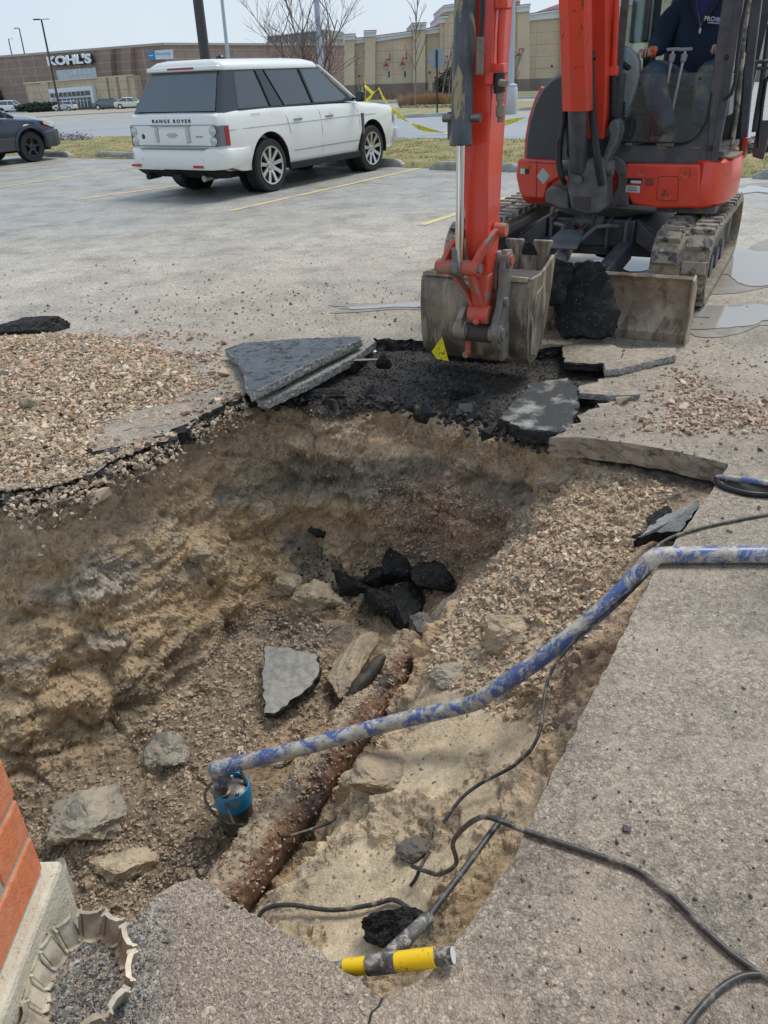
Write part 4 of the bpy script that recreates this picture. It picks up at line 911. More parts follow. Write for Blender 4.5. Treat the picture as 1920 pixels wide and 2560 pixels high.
# panel details
def dot(par,px,v,r,mat,th=.012,name='bolt'):
    a=mv(*px,v); b=MB(); b.lathe([(r,0),(r,-th*.7),(r*.75,-th)],a,'y',14); return b.build(name,mat,par,35)
for p in [(1606,429),(1714,432),(1668,486)]:
    a=mv(*p,BF-.061); b=MB(); b.lathe([(.042,.001),(.040,-.004),(.03,-.002),(.012,-.001)],a,'y',20); b.build('bolt_recess',m_redside,pR,35); dot(pR,p,BF-.062,.010,m_bolt)
b=MB(); q=[mv(x,y,BF-.061) for x,y in [(1646,444),(1652,441),(1692,441),(1697,445),(1694,500),(1690,503),(1644,500),(1641,496)]]
for i in range(len(q)): b.tube([q[i],q[(i+1)%len(q)]],.0022,5)
b.build('hatch_seam',m_inner,pR)
for x0,x1 in [(1612,1634)]:
    for k in range(4):
        b=MB(); y=446+k*5.2; b.prism([mv(x0+k%2*2,y,BF-.062),mv(x1,y,BF-.062),mv(x1,y+2.6,BF-.062),mv(x0,y+2.6,BF-.062)],(0,.003,0)); b.build('vent_slot',m_inner,pR)
def decal(par,px,v,mat,name='decal',th=.002):
    b=MB(); b.prism([mv(x,y,v-.002) for x,y in px],(0,th,0)); return b.build(name,mat,par)
d=decal(pR,[(1568,445),(1606,446),(1605,461),(1567,460)],BF-.061,m_blackp); decal(d,[(1577,451),(1603,452),(1603,459),(1577,458)],BF-.064,m_plate,'lettering_block')
d=decal(pR,[(1565,464),(1600,465),(1599,482),(1564,480)],BF-.061,m_plate,'rating_label')
for k in range(3): decal(d,[(1568,467+k*4.4),(1590+k*2,467.4+k*4.4),(1590+k*2,468.8+k*4.4),(1568,468.4+k*4.4)],BF-.0635,m_blackp,'printed_line')
d=decal(pL,[(1341,441),(1357,420),(1375,440),(1359,461)],BF,m_decalg,'diamond_label')
for k in range(5): decal(d,[(1350+abs(k-2)*1.5,431+k*4.2),(1368-abs(k-2)*1.5,431.3+k*4.2),(1368-abs(k-2)*1.5,432.5+k*4.2),(1350+abs(k-2)*1.5,432.2+k*4.2)],BF-.003,m_plate,'printed_line')
d=decal(pL,[(1301,415),(1323,416),(1323,421),(1301,420.5)],BF,m_yel,'caution_label'); decal(d,[(1301,421),(1312,421.5),(1312,435),(1300.5,434)],BF,m_plate); decal(d,[(1312.5,421.5),(1323,422),(1323,435.5),(1312.5,435)],BF,m_blackp)
Mx=axes(mv(1313.5,418.2,BF-.006),(1,0,0),(0,0,1),(0,-1,0)); text_obj('caution_text','CAUTION',.018,m_blackp,Mx,d,ext=.001)
b=MB(); b.tube([mv(1342,402,BF-.003),mv(1340,498,BF-.003)],.0025,5); b.build('panel_seam',m_inner,pL)
b=MB(); b.tube([mv(1320,404,BF-.003),mv(1396,410,BF-.003)],.0025,5); b.build('panel_seam',m_inner,pL)
# engine cover: charcoal hood with a red rim
hp=[(1312,398),(1314,350),(1322,300),(1336,255),(1352,222),(1376,196),(1405,178),(1440,168),(1500,165),(1530,170),(1530,402)]
hood=MB(); H=[mv(x,y,BF+.06) for x,y in hp]; n=len(H); rings=[]
cen=mv(1460,400,BF)
for (dv,s) in [(0,.955),(.03,.99),(.08,1.),(1.0,1.),(1.2,.93)]:
    rings.append([(cen[0]+(p[0]-cen[0])*s,BF+.04+dv,.935+(p[2]-.935)*s) for p in H])
hood.loft(rings); hood=hood.build('engine_hood',m_hood,EX,45,.004)
rim_=MB(); rings=[]
for p in H[:5]:
    o_=np.array([p[0]-cen[0],0,p[2]-.935]); o_/=np.linalg.norm(o_)
    a=np.array([p[0],BF+.10,p[2]]); rings.append([a,a+o_*.02,a+o_*.02+np.array([0,.9,0]),a+np.array([0,.9,0])])
rim_.loft(rings); rim_.build('hood_side',m_red,EX,45,.004)
# --- cab
CV=BF-.02
cab=MB()
# front left pillar (wide sheet with a ridge)
def bar(px0,px1,v,dep,name,mat,par=EX,bev=.006):
    b=MB(); a=[mv(*p,v) for p in px0]+[mv(*p,v) for p in px1[::-1]]; b.prism(a,(0,dep,0)); return b.build(name,mat,par,30,bev)
pil=bar([(1815,-60),(1786,147),(1776,212),(1772,300),(1766,412)],[(1869,-60),(1834,160),(1814,290),(1790,412)],CV,.05,'front_pillar',m_grey)
b=MB(); b.tube([mv(1846,-60,CV-.004),mv(1815,160,CV-.004),mv(1795,300,CV-.004),mv(1778,405,CV-.004)],.006,6); b.build('pillar_ridge',m_grey,pil,40)
for p in [(1816,143),(1778,370)]: dot(pil,p,CV,.016,m_blackp,.02)
lowp=rounded_panel('cab_lower_panel',[(1530,362),(1700,366),(1722,358),(1745,332),(1760,300),(1768,250),(1800,250),(1790,411),(1530,406)],CV+.012,.04,m_grey,.004)
for p in [(1571,361),(1676,362)]:
    b=MB(); b.box(mv(*p,CV-.005),(.05,.02,.022)); b.build('glass_clip',m_cast,lowp,None,.004)
# lower windscreen with a round corner
gp=[(1532,182),(1782,182),(1779,230),(1772,280),(1762,310),(1745,338),(1728,352),(1708,357),(1532,354)]
g=MB(); g.prism([mv(x,y,CV-.004) for x,y in gp],(0,.008,0)); gl=g.build('lower_windscreen',m_glass,EX)
b=MB(); q=[mv(x,y,CV-.006) for x,y in gp[2:]]; b.tube(q,.007,6); b.build('glass_seal',m_blackp,gl,40)
for p in [(1543,198),(1750,197)]: dot(gl,p,CV-.004,.010,m_blackp,.01)
# rear frame of the cab, roof, other pillars
CB=CV+1.15
u_l=mv(1532,300,CV)[0]; u_r=mv(1792,300,CV)[0]+.02
zt=2.46
def cabf(b):
    b.prism([(u_l-.02,CB,.95),(u_l+.05,CB,.95),(u_l+.05,CB,zt),(u_l-.02,CB,zt)],(0,.06,0))
B_(cabf,'rear_pillar',m_grey)
u_door=u_r+.06
B_(lambda b:b.prism([(u_door-.10,CB,.95),(u_door,CB,.95),(u_door+.10,CB,zt),(u_door-.0,CB,zt)],(0,.08,0)),'rear_pillar',m_grey)
B_(lambda b:b.prism([(u_l-.02,CV,zt),(u_door+.16,CV,zt),(u_door+.14,CB+.1,zt),(u_l-.02,CB+.1,zt)],(0,0,.09)),'cab_roof',m_grey,bevel=.03)
B_(lambda b:b.prism([(u_l-.02,CV,1.0),(u_l+.02,CV,1.0),(u_l+.03,CV,zt),(u_l-.02,CV,zt)],(0,.05,0)),'front_pillar',m_grey)
B_(lambda b:b.prism([(u_l+.35,CB+.01,1.55),(u_l+.60,CB+.01,1.55),(u_l+.60,CB+.01,zt),(u_l+.35,CB+.01,zt)],(0,.05,0)),'rear_post',m_grey)
B_(lambda b:b.box(((u_l+u_door)/2,CB+.03,1.20),(u_door-u_l,.06,.55)),'rear_wall',m_grey)
B_(lambda b:b.box(((u_l+u_door)/2,(CV+CB)/2,.965),(u_door-u_l,CB-CV-.06,.04)),'cab_floor',m_cast)
B_(lambda b:b.prism([(u_l,CV+.05,1.5),(u_l,CB,1.5),(u_l,CB,zt-.01),(u_l,CV+.05,zt-.01)],(.006,0,0)),'side_window',m_glassc)
B_(lambda b:b.prism([(u_l,CV+.05,.985),(u_l,CB,.985),(u_l,CB,1.5),(u_l,CV+.05,1.5)],(.02,0,0)),'side_panel',m_grey)
B_(lambda b:b.prism([(u_l+.06,CB+.02,1.5),(u_l+.34,CB+.02,1.5),(u_l+.34,CB+.02,zt-.02),(u_l+.06,CB+.02,zt-.02)],(0,.006,0)),'rear_window',m_glassc)
# seat, armrests, console, levers
um=mv(1700,180,CV+.45)[0]
seat=MB(); seat.box((um,CV+.78,1.33),(.50,.50,.13)); seat=seat.build('seat',m_seat,EX,40,.03)
b=MB(); b.box((um,CV+1.06,1.68),(.46,.12,.66),rot=(R_(-8),0,0)); b.build('backrest',m_seat,seat,40,.04)
b=MB(); b.box((um,CV+.8,1.12),(.40,.4,.32)); b.build('seat_base',m_grey,seat,None,.02)
m_cons=M('console_grey',(.30,.31,.32),.5,mud=(.35,.32,.27),mudlo=.6,mudhi=.8,muds=12)
co=MB(); vC=CV+.22
co.prism([mv(x,y,vC) for x,y in [(1533,120),(1541,109),(1568,119),(1584,132),(1594,152),(1597,190),(1588,230),(1560,300),(1533,300)]],(0,.14,0))
con=co.build('monitor_console',m_cons,EX,40,.012)
decal(con,[(1541,147),(1549,143),(1579,167),(1571,177),(1560,173)],vC-.002,m_blackp,'switch_panel',.004)
for k in range(4): decal(con,[(1545+k*7.6,150+k*5.4),(1549+k*7.6,147.5+k*5.4),(1554+k*7.6,152+k*5.4),(1550+k*7.6,156+k*5.4)],vC-.007,m_grey,'switch',.004)
for k in range(5): 
    a=mv(1560,258+k*9,vC); b=MB(); b.lathe([(.012,0),(.012,-.01)],a,'y',12); b.build('dial',m_blackp,con,30)
for (x0,y0,x1,y1) in [(1683,128,1652,300),(1713,128,1676,300)]:
    vL=CV+.30; a=mv(x0,y0,vL); c=mv(x1,y1,vL-.06)
    b=MB(); b.tube([a,c],.0105,10); L_=b.build('travel_lever',M('lever_grey',(.42,.44,.45),.4,.5),EX,40)
    b=MB(); b.tube([a+(c-a)*.16,a+(c-a)*.04],[.019,.024],12); b.box(a+np.array([0,-.0,.012]),(.094,.032,.022)); b.build('lever_knob',m_cons,L_,40,.006)
    b=MB(); b.tube([c,c+(c-a)*.22],[.022,.034],10); b.build('lever_boot',m_seat,L_,40)
    b=MB(); b.box(c+np.array([.0,-.0,-.10]),(.10,.16,.02),rot=(R_(25),0,0)); b.build('foot_pedal',m_cast,EX,None,.005)
jr=mv(1616,140,CV+.38); b=MB(); b.tube([jr+np.array([.0,0,.015]),jr+np.array([.0,.01,-.05]),jr+np.array([0,.04,-.22])],[.026,.022,.018],12); b.box(jr+np.array([0,.1,-.26]),(.12,.34,.14)); b.build('joystick',m_blackp,EX,40,.006)
jl=mv(1800,128,CV+.38); b=MB(); b.tube([jl+np.array([.0,0,.0]),jl+np.array([.0,.01,-.06]),jl+np.array([0,.04,-.22])],[.026,.022,.018],12); b.box(jl+np.array([0,.1,-.26]),(.12,.34,.14)); b.build('joystick',m_blackp,EX,40,.006)
b=MB(); b.box(mv(1606,30,CV+.9),(.15,.12,.42)); b.build('wiper_motor_box',m_grey,EX,None,.02)
# left side: door opening, hinge post, opened door, handrails
def side_strip(name,pts,r,mat=m_grey,par=EX,n=8): b=MB(); b.tube([mv(x,y,v) for x,y,v in pts],r,n); return b.build(name,mat,par,40)
side_strip('door_seal',[(1880,-40,CV+.25),(1861,80,CV+.25),(1851,180,CV+.25),(1846,250,CV+.28),(1836,320,CV+.3),(1828,375,CV+.3)],.016,M('worn_rubber_seal',(.10,.095,.085),.7,mud=(.38,.33,.25),mudlo=.48,mudhi=.56,muds=14,bmp=.5))
side_strip('grab_rail',[(1876,-40,CV-.06),(1855,60,CV-.06),(1843,150,CV-.06),(1838,205,CV-.06),(1828,235,CV-.06),(1811,251,CV-.04)],.013,m_blackp)
bar([(1886,-60),(1862,150),(1852,300),(1846,396)],[(1912,-60),(1886,150),(1872,300),(1862,396)],CV+.62,.08,'hinge_post',m_grey)
b=MB(); b.prism([mv(x,y,CV+.7) for x,y in [(1800,180),(1830,185),(1822,290),(1796,292)]],(0,.3,0)); b.build('seat_side_box',m_cons,seat,None,.01)
dr=MB(); dr.prism([mv(x,y,CV+.95) for x,y in [(1894,300),(1932,300),(1908,400),(1880,392)]],(0,.04,0)); dr=dr.build('door',m_grey,EX,None,.01)
b=MB(); b.tube([mv(1925,60,CV+.93),mv(1905,210,CV+.93),mv(1890,300,CV+.93),mv(1886,330,CV+.93)],.022,8); b.build('door_frame',m_grey,dr,40)
b=MB(); b.tube([mv(1935,180,CV+.9),mv(1915,200,CV+.9),mv(1906,260,CV+.9),mv(1898,330,CV+.9),mv(1894,370,CV+.9)],.014,8); b.build('door_handle_rail',m_blackp,dr,40)
for yy in (156,172): b=MB(); b.tube([mv(1880,yy,CV+.8),mv(1935,yy-3,CV+.9)],.014,8); b.build('door_hinge',m_blackp,dr,40)
b=MB(); b.prism([mv(x,y,CV+.55) for x,y in [(1857,344),(1871,345),(1860,396),(1850,396)]],(0,.05,0)); b.build('tail_lamp',m_redlamp,EX,40,.004)
# --- stick
STV=-1.06
sL,sR=mv(1156,480,STV-.12)[0],mv(1214,480,STV-.12)[0]
def stickf(b):
    rings=[]
    for (w_,v,hv,hu,cu) in [(.56,STV+.03,.05,.055,0),(.72,STV+.02,.085,.062,0),(1.1,STV,.11,.066,.0),(2.0,STV+.08,.125,.068,.0),(3.1,STV+.26,.13,.07,0),(3.35,STV+.36,.10,.07,0)]:
        c=(sL+sR)/2+cu; rings.append([(c-hu,v-hv,w_),(c+hu,v-hv,w_),(c+hu,v+hv,w_),(c-hu,v+hv,w_)])
    b.loft(rings)
stick=B_(stickf,'stick',m_red,smooth=25,bevel=.01)
sc=(sL+sR)/2
B_(lambda b:b.loft([[(sc-.06,STV-.04,.60),(sc+.06,STV-.04,.60),(sc+.06,STV+.10,.60),(sc-.06,STV+.10,.60)],[(sc-.035,STV+.0,.34),(sc+.035,STV+.0,.34),(sc+.035,STV+.09,.34),(sc-.035,STV+.09,.34)]]),'stick_nose',m_redmud,stick,bevel=.008)
# bucket cylinder in front of the stick
kt=mv(1165,-20,STV-.10); kb=mv(1152,362,STV-.21); kr=mv(1149,660,STV-.13)
cyl_=B_(lambda b:b.tube([kt+(kt-kb)*.35,kb],.052,26),'bucket_cylinder',m_dirtcyl)
B_(lambda b:b.tube([kb+(kt-kb)*.06,kb-(kt-kb)*.005],.055,26),'cylinder_gland',m_dirtcyl,cyl_)
B_(lambda b:b.tube([kb,kr],.0225,20),'cylinder_rod',m_chrome,cyl_)
for s,dx in ((-1,-.075),(1,.075)):
    a=kb+(kt-kb)*.185+np.array([s*.05,0,0]); B_(lambda b:(b.cyl(a,a+np.array([s*.045,0,0]),.019,12)),'cylinder_boss',m_bolt,cyl_)
b=MB(); b.box(kb+(kt-kb)*.13+np.array([-.068,.02,0]),(.014,.03,.12)); b.build('guide_tab',m_cast,cyl_)
side_strip('steel_pipe',[(1208,-40,STV-.2),(1206,40,STV-.19),(1202,95,STV-.18)],.013,m_hose,stick); side_strip('pipe_fitting',[(1202,92,STV-.18),(1201,110,STV-.18),(1200,150,STV-.17),(1199,186,STV-.17)],.019,m_steel,stick)
up=(sc+.13)
side_strip('auxiliary_pipe',[(1262,-60,STV-.05),(1258,10,STV-.05),(1252,100,STV-.05),(1251,168,STV-.05)],.019,m_red,stick,12)
B_(lambda b:b.box(mv(1258,8,STV-.05),(.062,.07,.05)),'pipe_clamp',m_red,stick,bevel=.008); B_(lambda b:b.box(mv(1249,172,STV-.05),(.062,.07,.045)),'pipe_clamp',m_red,stick,bevel=.006)
B_(lambda b:b.box(mv(1229,196,STV-.07),(.04,.08,.05)),'pipe_bracket',m_red,stick,bevel=.004)
side_strip('valve_body',[(1248,182,STV-.08),(1247,205,STV-.08),(1249,232,STV-.08)],.028,m_hose,stick,10); b=MB(); b.cyl(mv(1248,206,STV-.1),mv(1266,210,STV-.1),.017,10); b.cyl(mv(1262,203,STV-.1),mv(1262,215,STV-.1),.019,8); b.build('valve_handle',m_steel,stick,30)
side_strip('quick_coupling',[(1249,230,STV-.08),(1250,250,STV-.08),(1250,252,STV-.08),(1251,292,STV-.08),(1251,306,STV-.08)],.0,m_steel,stick) if False else None
b=MB(); b.tube([mv(x,y,STV-.08) for x,y in [(1250,232),(1250,250),(1250,251),(1251,262),(1251,263),(1251,292),(1251,293),(1251,306)]],[.02,.02,.0155,.0155,.0225,.0225,.015,.015],14); b.build('quick_coupling',m_steel,stick,30)
# --- bucket linkage
Wd=.31; bu=(mv(1060,880,-.86)[0]+mv(1322,915,-.86)[0])/2
pinA=mv(1125,668,STV-.24)  # cross pin where rod meets links
def xpin(name,c,l,r,mat,par=EX): b=MB(); b.cyl(c+np.array([-l,0,0]),c+np.array([l,0,0]),r,20); return b.build(name,mat,par,30)
pc=mv(1146,668,STV-.12)
xp=xpin('link_pin',pc,.115,.040,m_redmud); xpin('pin_end',pc+np.array([.0,0,0]),.128,.026,m_steel,xp)
b=MB(); b.cyl(pc+np.array([-.03,0,0]),pc+np.array([.03,0,0]),.048,20); b.cyl(pc+np.array([0,0,.0]),pc+np.array([0,-.01,.10]),.034,16); b.cyl(pc+np.array([0,-.06,0]),pc+np.array([0,.0,0]),.018,12); b.build('rod_eye',m_steel,xp,30)
pU=np.array([sc,STV+.02,mv(1200,572,STV+.02)[2]])  # upper pivot on the stick
def link(a,c,w0,w1,th,mat,name='link_arm',par=EX,curve=0.):
    b=MB(); d=c-a; rings=[]
    for t_ in np.linspace(0,1,9):
        p=a+d*t_+np.array([0,-1,.3])*curve*math.sin(math.pi*t_); hw_=w0+(w1-w0)*t_; perp=np.cross(d/np.linalg.norm(d),[1,0,0])
        rings.append([p+perp*hw_+np.array([-th/2,0,0]),p+perp*hw_+np.array([th/2,0,0]),p-perp*hw_+np.array([th/2,0,0]),p-perp*hw_+np.array([-th/2,0,0])])
    b.loft(rings); return b.build(name,mat,par,30,.004)
for s in (-1,1):
    a=np.array([sc+s*.088,pU[1],pU[2]]); c=np.array([pc[0]+s*.088,pc[1],pc[2]])
    link(a,c,.030,.036,.028,m_redmud,curve=.03); b=MB(); b.cyl(a+np.array([-.02,0,0]),a+np.array([.045*s if s>0 else -.045,0,0]),.034,16); b.build('pivot_boss',m_redmud,EX,30)
pLo=mv(1150,790,-.78)  # lower link pin into bucket ears
for s in (-1,1):
    a=np.array([pc[0]+s*.05,pc[1],pc[2]]); c=np.array([sc+s*.03,STV+.02,.40]); link(a,c,.022,.035,.022,m_redmud,curve=-.01)
b=MB(); b.cyl((sc-.06,STV+.0,.375),(sc+.06,STV+.0,.375),.052,20); b.cyl((sc,STV-.03,.36),(sc,STV-.07,.34),.018,12); b.build('stick_end',m_redmud,EX,30,.01)
# --- bucket: side profile in v,w
prof=[(-.42,.70),(-.52,.705),(-.60,.69),(-.80,.655),(-.895,.60),(-.905,.42),(-.90,.22),(-.875,.10),(-.82,.045),(-.70,.03),(-.58,.14),(-.50,.35),(-.44,.55),(-.40,.70)]
b0,b1=bu-Wd,bu+Wd
zo=.0
shell_out=[(-.87,.535),(-.90,.50),(-.915,.36),(-.905,.20),(-.88,.09),(-.82,.035),(-.70,.04),(-.60,.11),(-.52,.25),(-.455,.42),(-.42,.575)]
def bucketf(b):
    n=len(shell_out); th=.016; inner=[]
    for i,(v,w_) in enumerate(shell_out):
        p0=shell_out[max(i-1,0)];p1=shell_out[min(i+1,n-1)]; d=np.array([p1[0]-p0[0],p1[1]-p0[1]]); d/=np.linalg.norm(d); inner.append((v-d[1]*th*1.0,w_+d[0]*th))
    q=shell_out+inner[::-1]
    b.loft([[(u,v,w_) for v,w_ in q] for u in np.linspace(b0,b1,9)])
bucket=B_(bucketf,'bucket',m_bucket,smooth=40)
def bplate(b,u,s): b.prism([(u,v,w_) for v,w_ in [(-.875,.54)]+shell_out+[(-.44,.59),(-.56,.555),(-.70,.53)]],(s*.02,0,0))
for s,u in ((-1,b0),(1,b1)): B_(lambda b:bplate(b,u,s),'bucket_side',m_bucket,bucket,smooth=30,bevel=.004)
B_(lambda b:b.prism([(b1+.02,-.60,.40),(b1+.02,-.66,.46),(b1+.02,-.78,.44),(b1+.02,-.86,.30),(b1+.02,-.84,.10),(b1+.02,-.72,.06),(b1+.02,-.62,.20)],(.008,0,0)),'wear_plate',m_bucket,bucket,smooth=30,bevel=.003)
B_(lambda b:b.prism([(b0,-.90,.525),(b0,-.88,.55),(b0,-.85,.545),(b0,-.86,.52)],(2*Wd,0,0)),'bucket_lip',m_bucket,bucket,bevel=.004)
B_(lambda b:b.prism([(b0+.01,-.80,.50),(b0+.01,-.56,.52),(b0+.01,-.5,.40),(b0+.01,-.78,.38)],(2*Wd-.02,0,0)),'soil_load',m_inner,bucket)
# teeth on the lip (top, far edge)
for k in range(4):
    u=b0+.05+k*(2*Wd-.10)/3
    b=MB(); b.loft([[(u-.030,-.47,.50),(u+.030,-.47,.50),(u+.030,-.40,.50),(u-.030,-.40,.50)],[(u-.030,-.47,.60),(u+.030,-.47,.60),(u+.030,-.40,.60),(u-.030,-.40,.60)],[(u-.054,-.47,.645),(u+.054,-.47,.645),(u+.054,-.42,.655),(u-.054,-.42,.655)],[(u-.056,-.47,.672),(u+.056,-.47,.672),(u+.056,-.45,.675),(u-.056,-.45,.675)]]); b.build('bucket_tooth',m_bucket,bucket,30,.005)
# bucket ears: two profiled plates with bosses
EU=sc+.085
eR=[(-.90,.70),(-.86,.66),(-.88,.56),(-.90,.50),(-.905,.20),(-.95,.10),(-1.02,.16),(-1.08,.20),(-1.12,.28),(-1.10,.36),(-1.05,.42),(-1.02,.52),(-1.02,.62),(-.97,.71)]
eL=[(-.90,.50),(-.905,.22),(-1.04,.20),(-1.11,.27),(-1.10,.35),(-1.03,.40),(-.98,.52)]
for u,ep in ((sc-.125,eL),(EU,eR)):
    B_(lambda b:b.prism([(u,v,w_) for v,w_ in ep],(.036,0,0)),'bucket_ear',m_steel,bucket,smooth=30,bevel=.006)
    B_(lambda b:b.cyl((u-.018,-1.06,.275),(u+.052,-1.06,.275),.048,22),'ear_boss',m_steel,bucket)
    B_(lambda b:b.lathe([(.022,-.0),(.034,-.0),(.034,-.012),(.022,-.012)],(u+.062,-1.06,.275),'x',18),'pin_collar',m_steel,bucket)
B_(lambda b:b.cyl((EU-.03,-.955,.655),(EU+.05,-.955,.655),.043,20),'ear_boss',m_steel,bucket); B_(lambda b:b.cyl((EU-.01,-.955,.655),(EU+.06,-.955,.655),.026,16),'link_pin',m_redmud,bucket)
B_(lambda b:b.cyl((EU+.0,-1.0,.44),(EU+.056,-1.0,.44),.024,14),'ear_boss',m_steel,bucket)
B_(lambda b:b.prism([(EU-.035,-.99,.70),(EU-.035,-.93,.70),(EU-.035,-.95,.50),(EU-.035,-1.0,.50)],(.026,0,0)),'side_link',m_steel,bucket,bevel=.008)
B_(lambda b:b.prism([(EU+.04,-1.0,.10),(EU+.04,-.90,.10),(EU+.04,-.90,.30),(EU+.04,-1.06,.26)],(-.02,0,0)),'gusset',m_steel,bucket,bevel=.004)
B_(lambda b:b.cyl((sc-.10,-1.03,.265),(sc+.10,-1.03,.265),.055,22),'bucket_pin_tube',m_inner,bucket)
a=mv(1253,832,-.99); b=MB(); b.tube([a+np.array([.0,.05,.012]),a],.008,8); b.lathe([(.011,-.004),(.023,-.004),(.023,.004),(.011,.004),(.011,-.004)],a+np.array([.016,-.005,-.006]),'y',18); b.build('lifting_eye',m_bolt,bucket,30)
sh=mv(1171,868,-.945); b=MB(); b.box(sh+np.array([0,0,.005]),(.036,.022,.10)); b.cyl(sh+np.array([-.012,-.02,-.045]),sh+np.array([-.012,.02,-.045]),.02,12); b.box(sh+np.array([0,-.016,.05]),(.02,.03,.03)); b.build('lifting_hook',m_redmud,bucket,30,.006)
EXM=EX.matrix_basis.copy()
# caution tape scrap on the bucket
m_tape,t,bb_=newmat('caution_tape'); v=vec_(t,True); wv=noise(t,v,60,2,.5)
t.links.new(ramp(t,wv,[(.60,(.75,.60,.01)),(.66,(.06,.05,.01))]),bb_.inputs['Base Color']); bb_.inputs['Roughness'].default_value=.35
P_=[Matrix.Rotation(-TM,4,'Z')@Vector(mv(x,y,-.945)) + Vector(EB) for x,y in [(1105,842),(1121,900),(1090,895),(1079,879)]]
b=MB(); b.prism(P_,(.0,-.003,0)); b.prism([P_[0]+Vector((0,-.004,0)),P_[1]+Vector((.0,-.02,0)),P_[2]+Vector((0,-.012,0))],(0,-.002,0)); o=b.build('tape_scrap',m_tape); rebase(o,P_[2]); tag(o,'crumpled scrap of yellow caution tape hanging on the back of the bucket','tape scrap')
# ================================================================ the driver
m_skin=M('skin',(.55,.30,.21),.55,col2=(.42,.24,.17),ns=14,mud=(.30,.22,.17),mudlo=.6,mudhi=.75,muds=18,bmp=.2,bs=60)
m_fleece=M('navy_fleece',(.010,.020,.045),.9,col2=(.016,.030,.06),ns=5,bmp=.5,bs=150,bd=.003)
m_shirt=M('blue_shirt',(.03,.03,.14),.85,bmp=.2)
m_jeans=M('muddy_jeans',(.028,.055,.095),.85,col2=(.05,.085,.13),ns=9,mud=(.22,.19,.14),mudlo=.46,mudhi=.62,muds=7,bmp=.5,bs=90)
m_boot=M('muddy_boot',(.12,.09,.06),.8,mud=(.25,.2,.15),mudlo=.4,mudhi=.6,muds=15,bmp=.5)
def skin(name,verts,edges,radii,mat,parent=None,root=0,sub=2,smooth=True):
    me=bpy.data.meshes.new(name); me.from_pydata([tuple(v) for v in verts],edges,[]); o=bpy.data.objects.new(name,me); COL.objects.link(o)
    m=o.modifiers.new('s','SKIN'); m.use_smooth_shade=True
    for i,r in enumerate(radii):
        sv=me.skin_vertices[0].data[i] if me.skin_vertices else None
        if sv is not None: sv.radius=r if hasattr(r,'__len__') else (r,r)
    if me.skin_vertices: me.skin_vertices[0].data[root].use_root=True
    s=o.modifiers.new('d','SUBSURF'); s.levels=sub; s.render_levels=sub
    apply_mods(o); o.data.materials.clear(); o.data.materials.append(mat)
    for p in o.data.polygons: p.use_smooth=True
    if parent: o.parent=parent
    return o
def add_skin_layer(me):
    bm=bmesh.new(); bm.from_mesh(me); bm.verts.layers.skin.verify(); bm.to_mesh(me); bm.free()
def skin(name,verts,edges,radii,mat,parent=None,root=0,sub=2):
    bm=bmesh.new(); sl_=bm.verts.layers.skin.verify(); vs_=[bm.verts.new(tuple(v)) for v in verts]
    for a,b_ in edges: bm.edges.new((vs_[a],vs_[b_]))
    for i,v in enumerate(vs_):
        r=radii[i]; v[sl_].radius=r if hasattr(r,'__len__') else (r,r); v[sl_].use_root=(i==root)
    me=bpy.data.meshes.new(name); bm.to_mesh(me); bm.free(); o=bpy.data.objects.new(name,me); COL.objects.link(o)
    o.modifiers.new('s','SKIN'); s=o.modifiers.new('d','SUBSURF'); s.levels=sub; s.render_levels=sub
    apply_mods(o); o.data.materials.clear(); o.data.materials.append(mat)
    for p in o.data.polygons: p.use_smooth=True
    if parent: o.parent=parent
    return o
pu=mv(1738,120,CV+.55)[0]; V0=CV
def toW(p): q=Vector(p); return Matrix.Rotation(-TM,4,'Z')@q+Vector(EB)
PE=thing('person',tuple(toW((pu,V0+.75,1.40))),'seated machine operator in a navy zip fleece and muddy jeans holding the control levers','person',-TM)
LP=lambda u,v,w_:np.array([pu+u-pu,v-(V0+.75),w_-1.40])   # u relative to the body centre line
hr=mv(1612,138,CV+.36); hl=mv(1797,128,CV+.38)
HRl=hr-np.array([pu,V0+.75,1.40]); HLl=hl-np.array([pu,V0+.75,1.40])
kR=mv(1632,172,CV+.27)-np.array([pu,V0+.75,1.40]); kL=mv(1775,170,CV+.27)-np.array([pu,V0+.75,1.40])
kR[2]-=.045;kL[2]-=.045
fR=mv(1668,325,CV+.16)-np.array([pu,V0+.75,1.40]); fL=mv(1752,325,CV+.16)-np.array([pu,V0+.75,1.40])
fR[2]=fL[2]=1.03-1.40
# underlying body: head, neck, trunk, arms to the wrists as one surface
thR=kR+np.array([-.02,.20,.01]); thL=kL+np.array([.02,.20,.01])
bodyv=[(0,.06,.02),(0,.08,.18),(0,.09,.34),(0,.09,.47),(0,.07,.56),(0,.05,.64),(0,.03,.72),(0,.01,.80),
 (-.255,.09,.45),(.255,.09,.45),(-.30,.03,.27),(.32,.03,.25),tuple(HRl+np.array([.045,.11,.035])),tuple(HLl+np.array([.02,.11,.03])),tuple(kR),tuple(kL),tuple(fR+np.array([0,.06,.06])),tuple(fL+np.array([0,.06,.06])),(-.1,.04,.0),(.1,.04,.0)]
edg=[(0,1),(1,2),(2,3),(3,4),(4,5),(5,6),(6,7),(3,8),(3,9),(8,10),(9,11),(10,12),(11,13),(0,18),(0,19),(18,14),(19,15),(14,16),(15,17)]
rad=[(.12,.09),(.12,.09),(.13,.09),(.11,.08),.06,.058,.085,.085,.045,.045,.034,.034,.026,.026,.04,.04,.028,.028,.06,.06]
pb=skin('body',bodyv,edg,rad,m_skin,PE)
hd=MB(); hd.sphere((0,.0,.765),(.078,.098,.118),20,14)
V=[Vector(v) for v in hd.v]
for i,v in enumerate(V):
    if v.z<.72: v.x*=.86; v.y*=.93
    hd.v[i]=tuple(v)
hd.build('head',m_skin,PE,60)
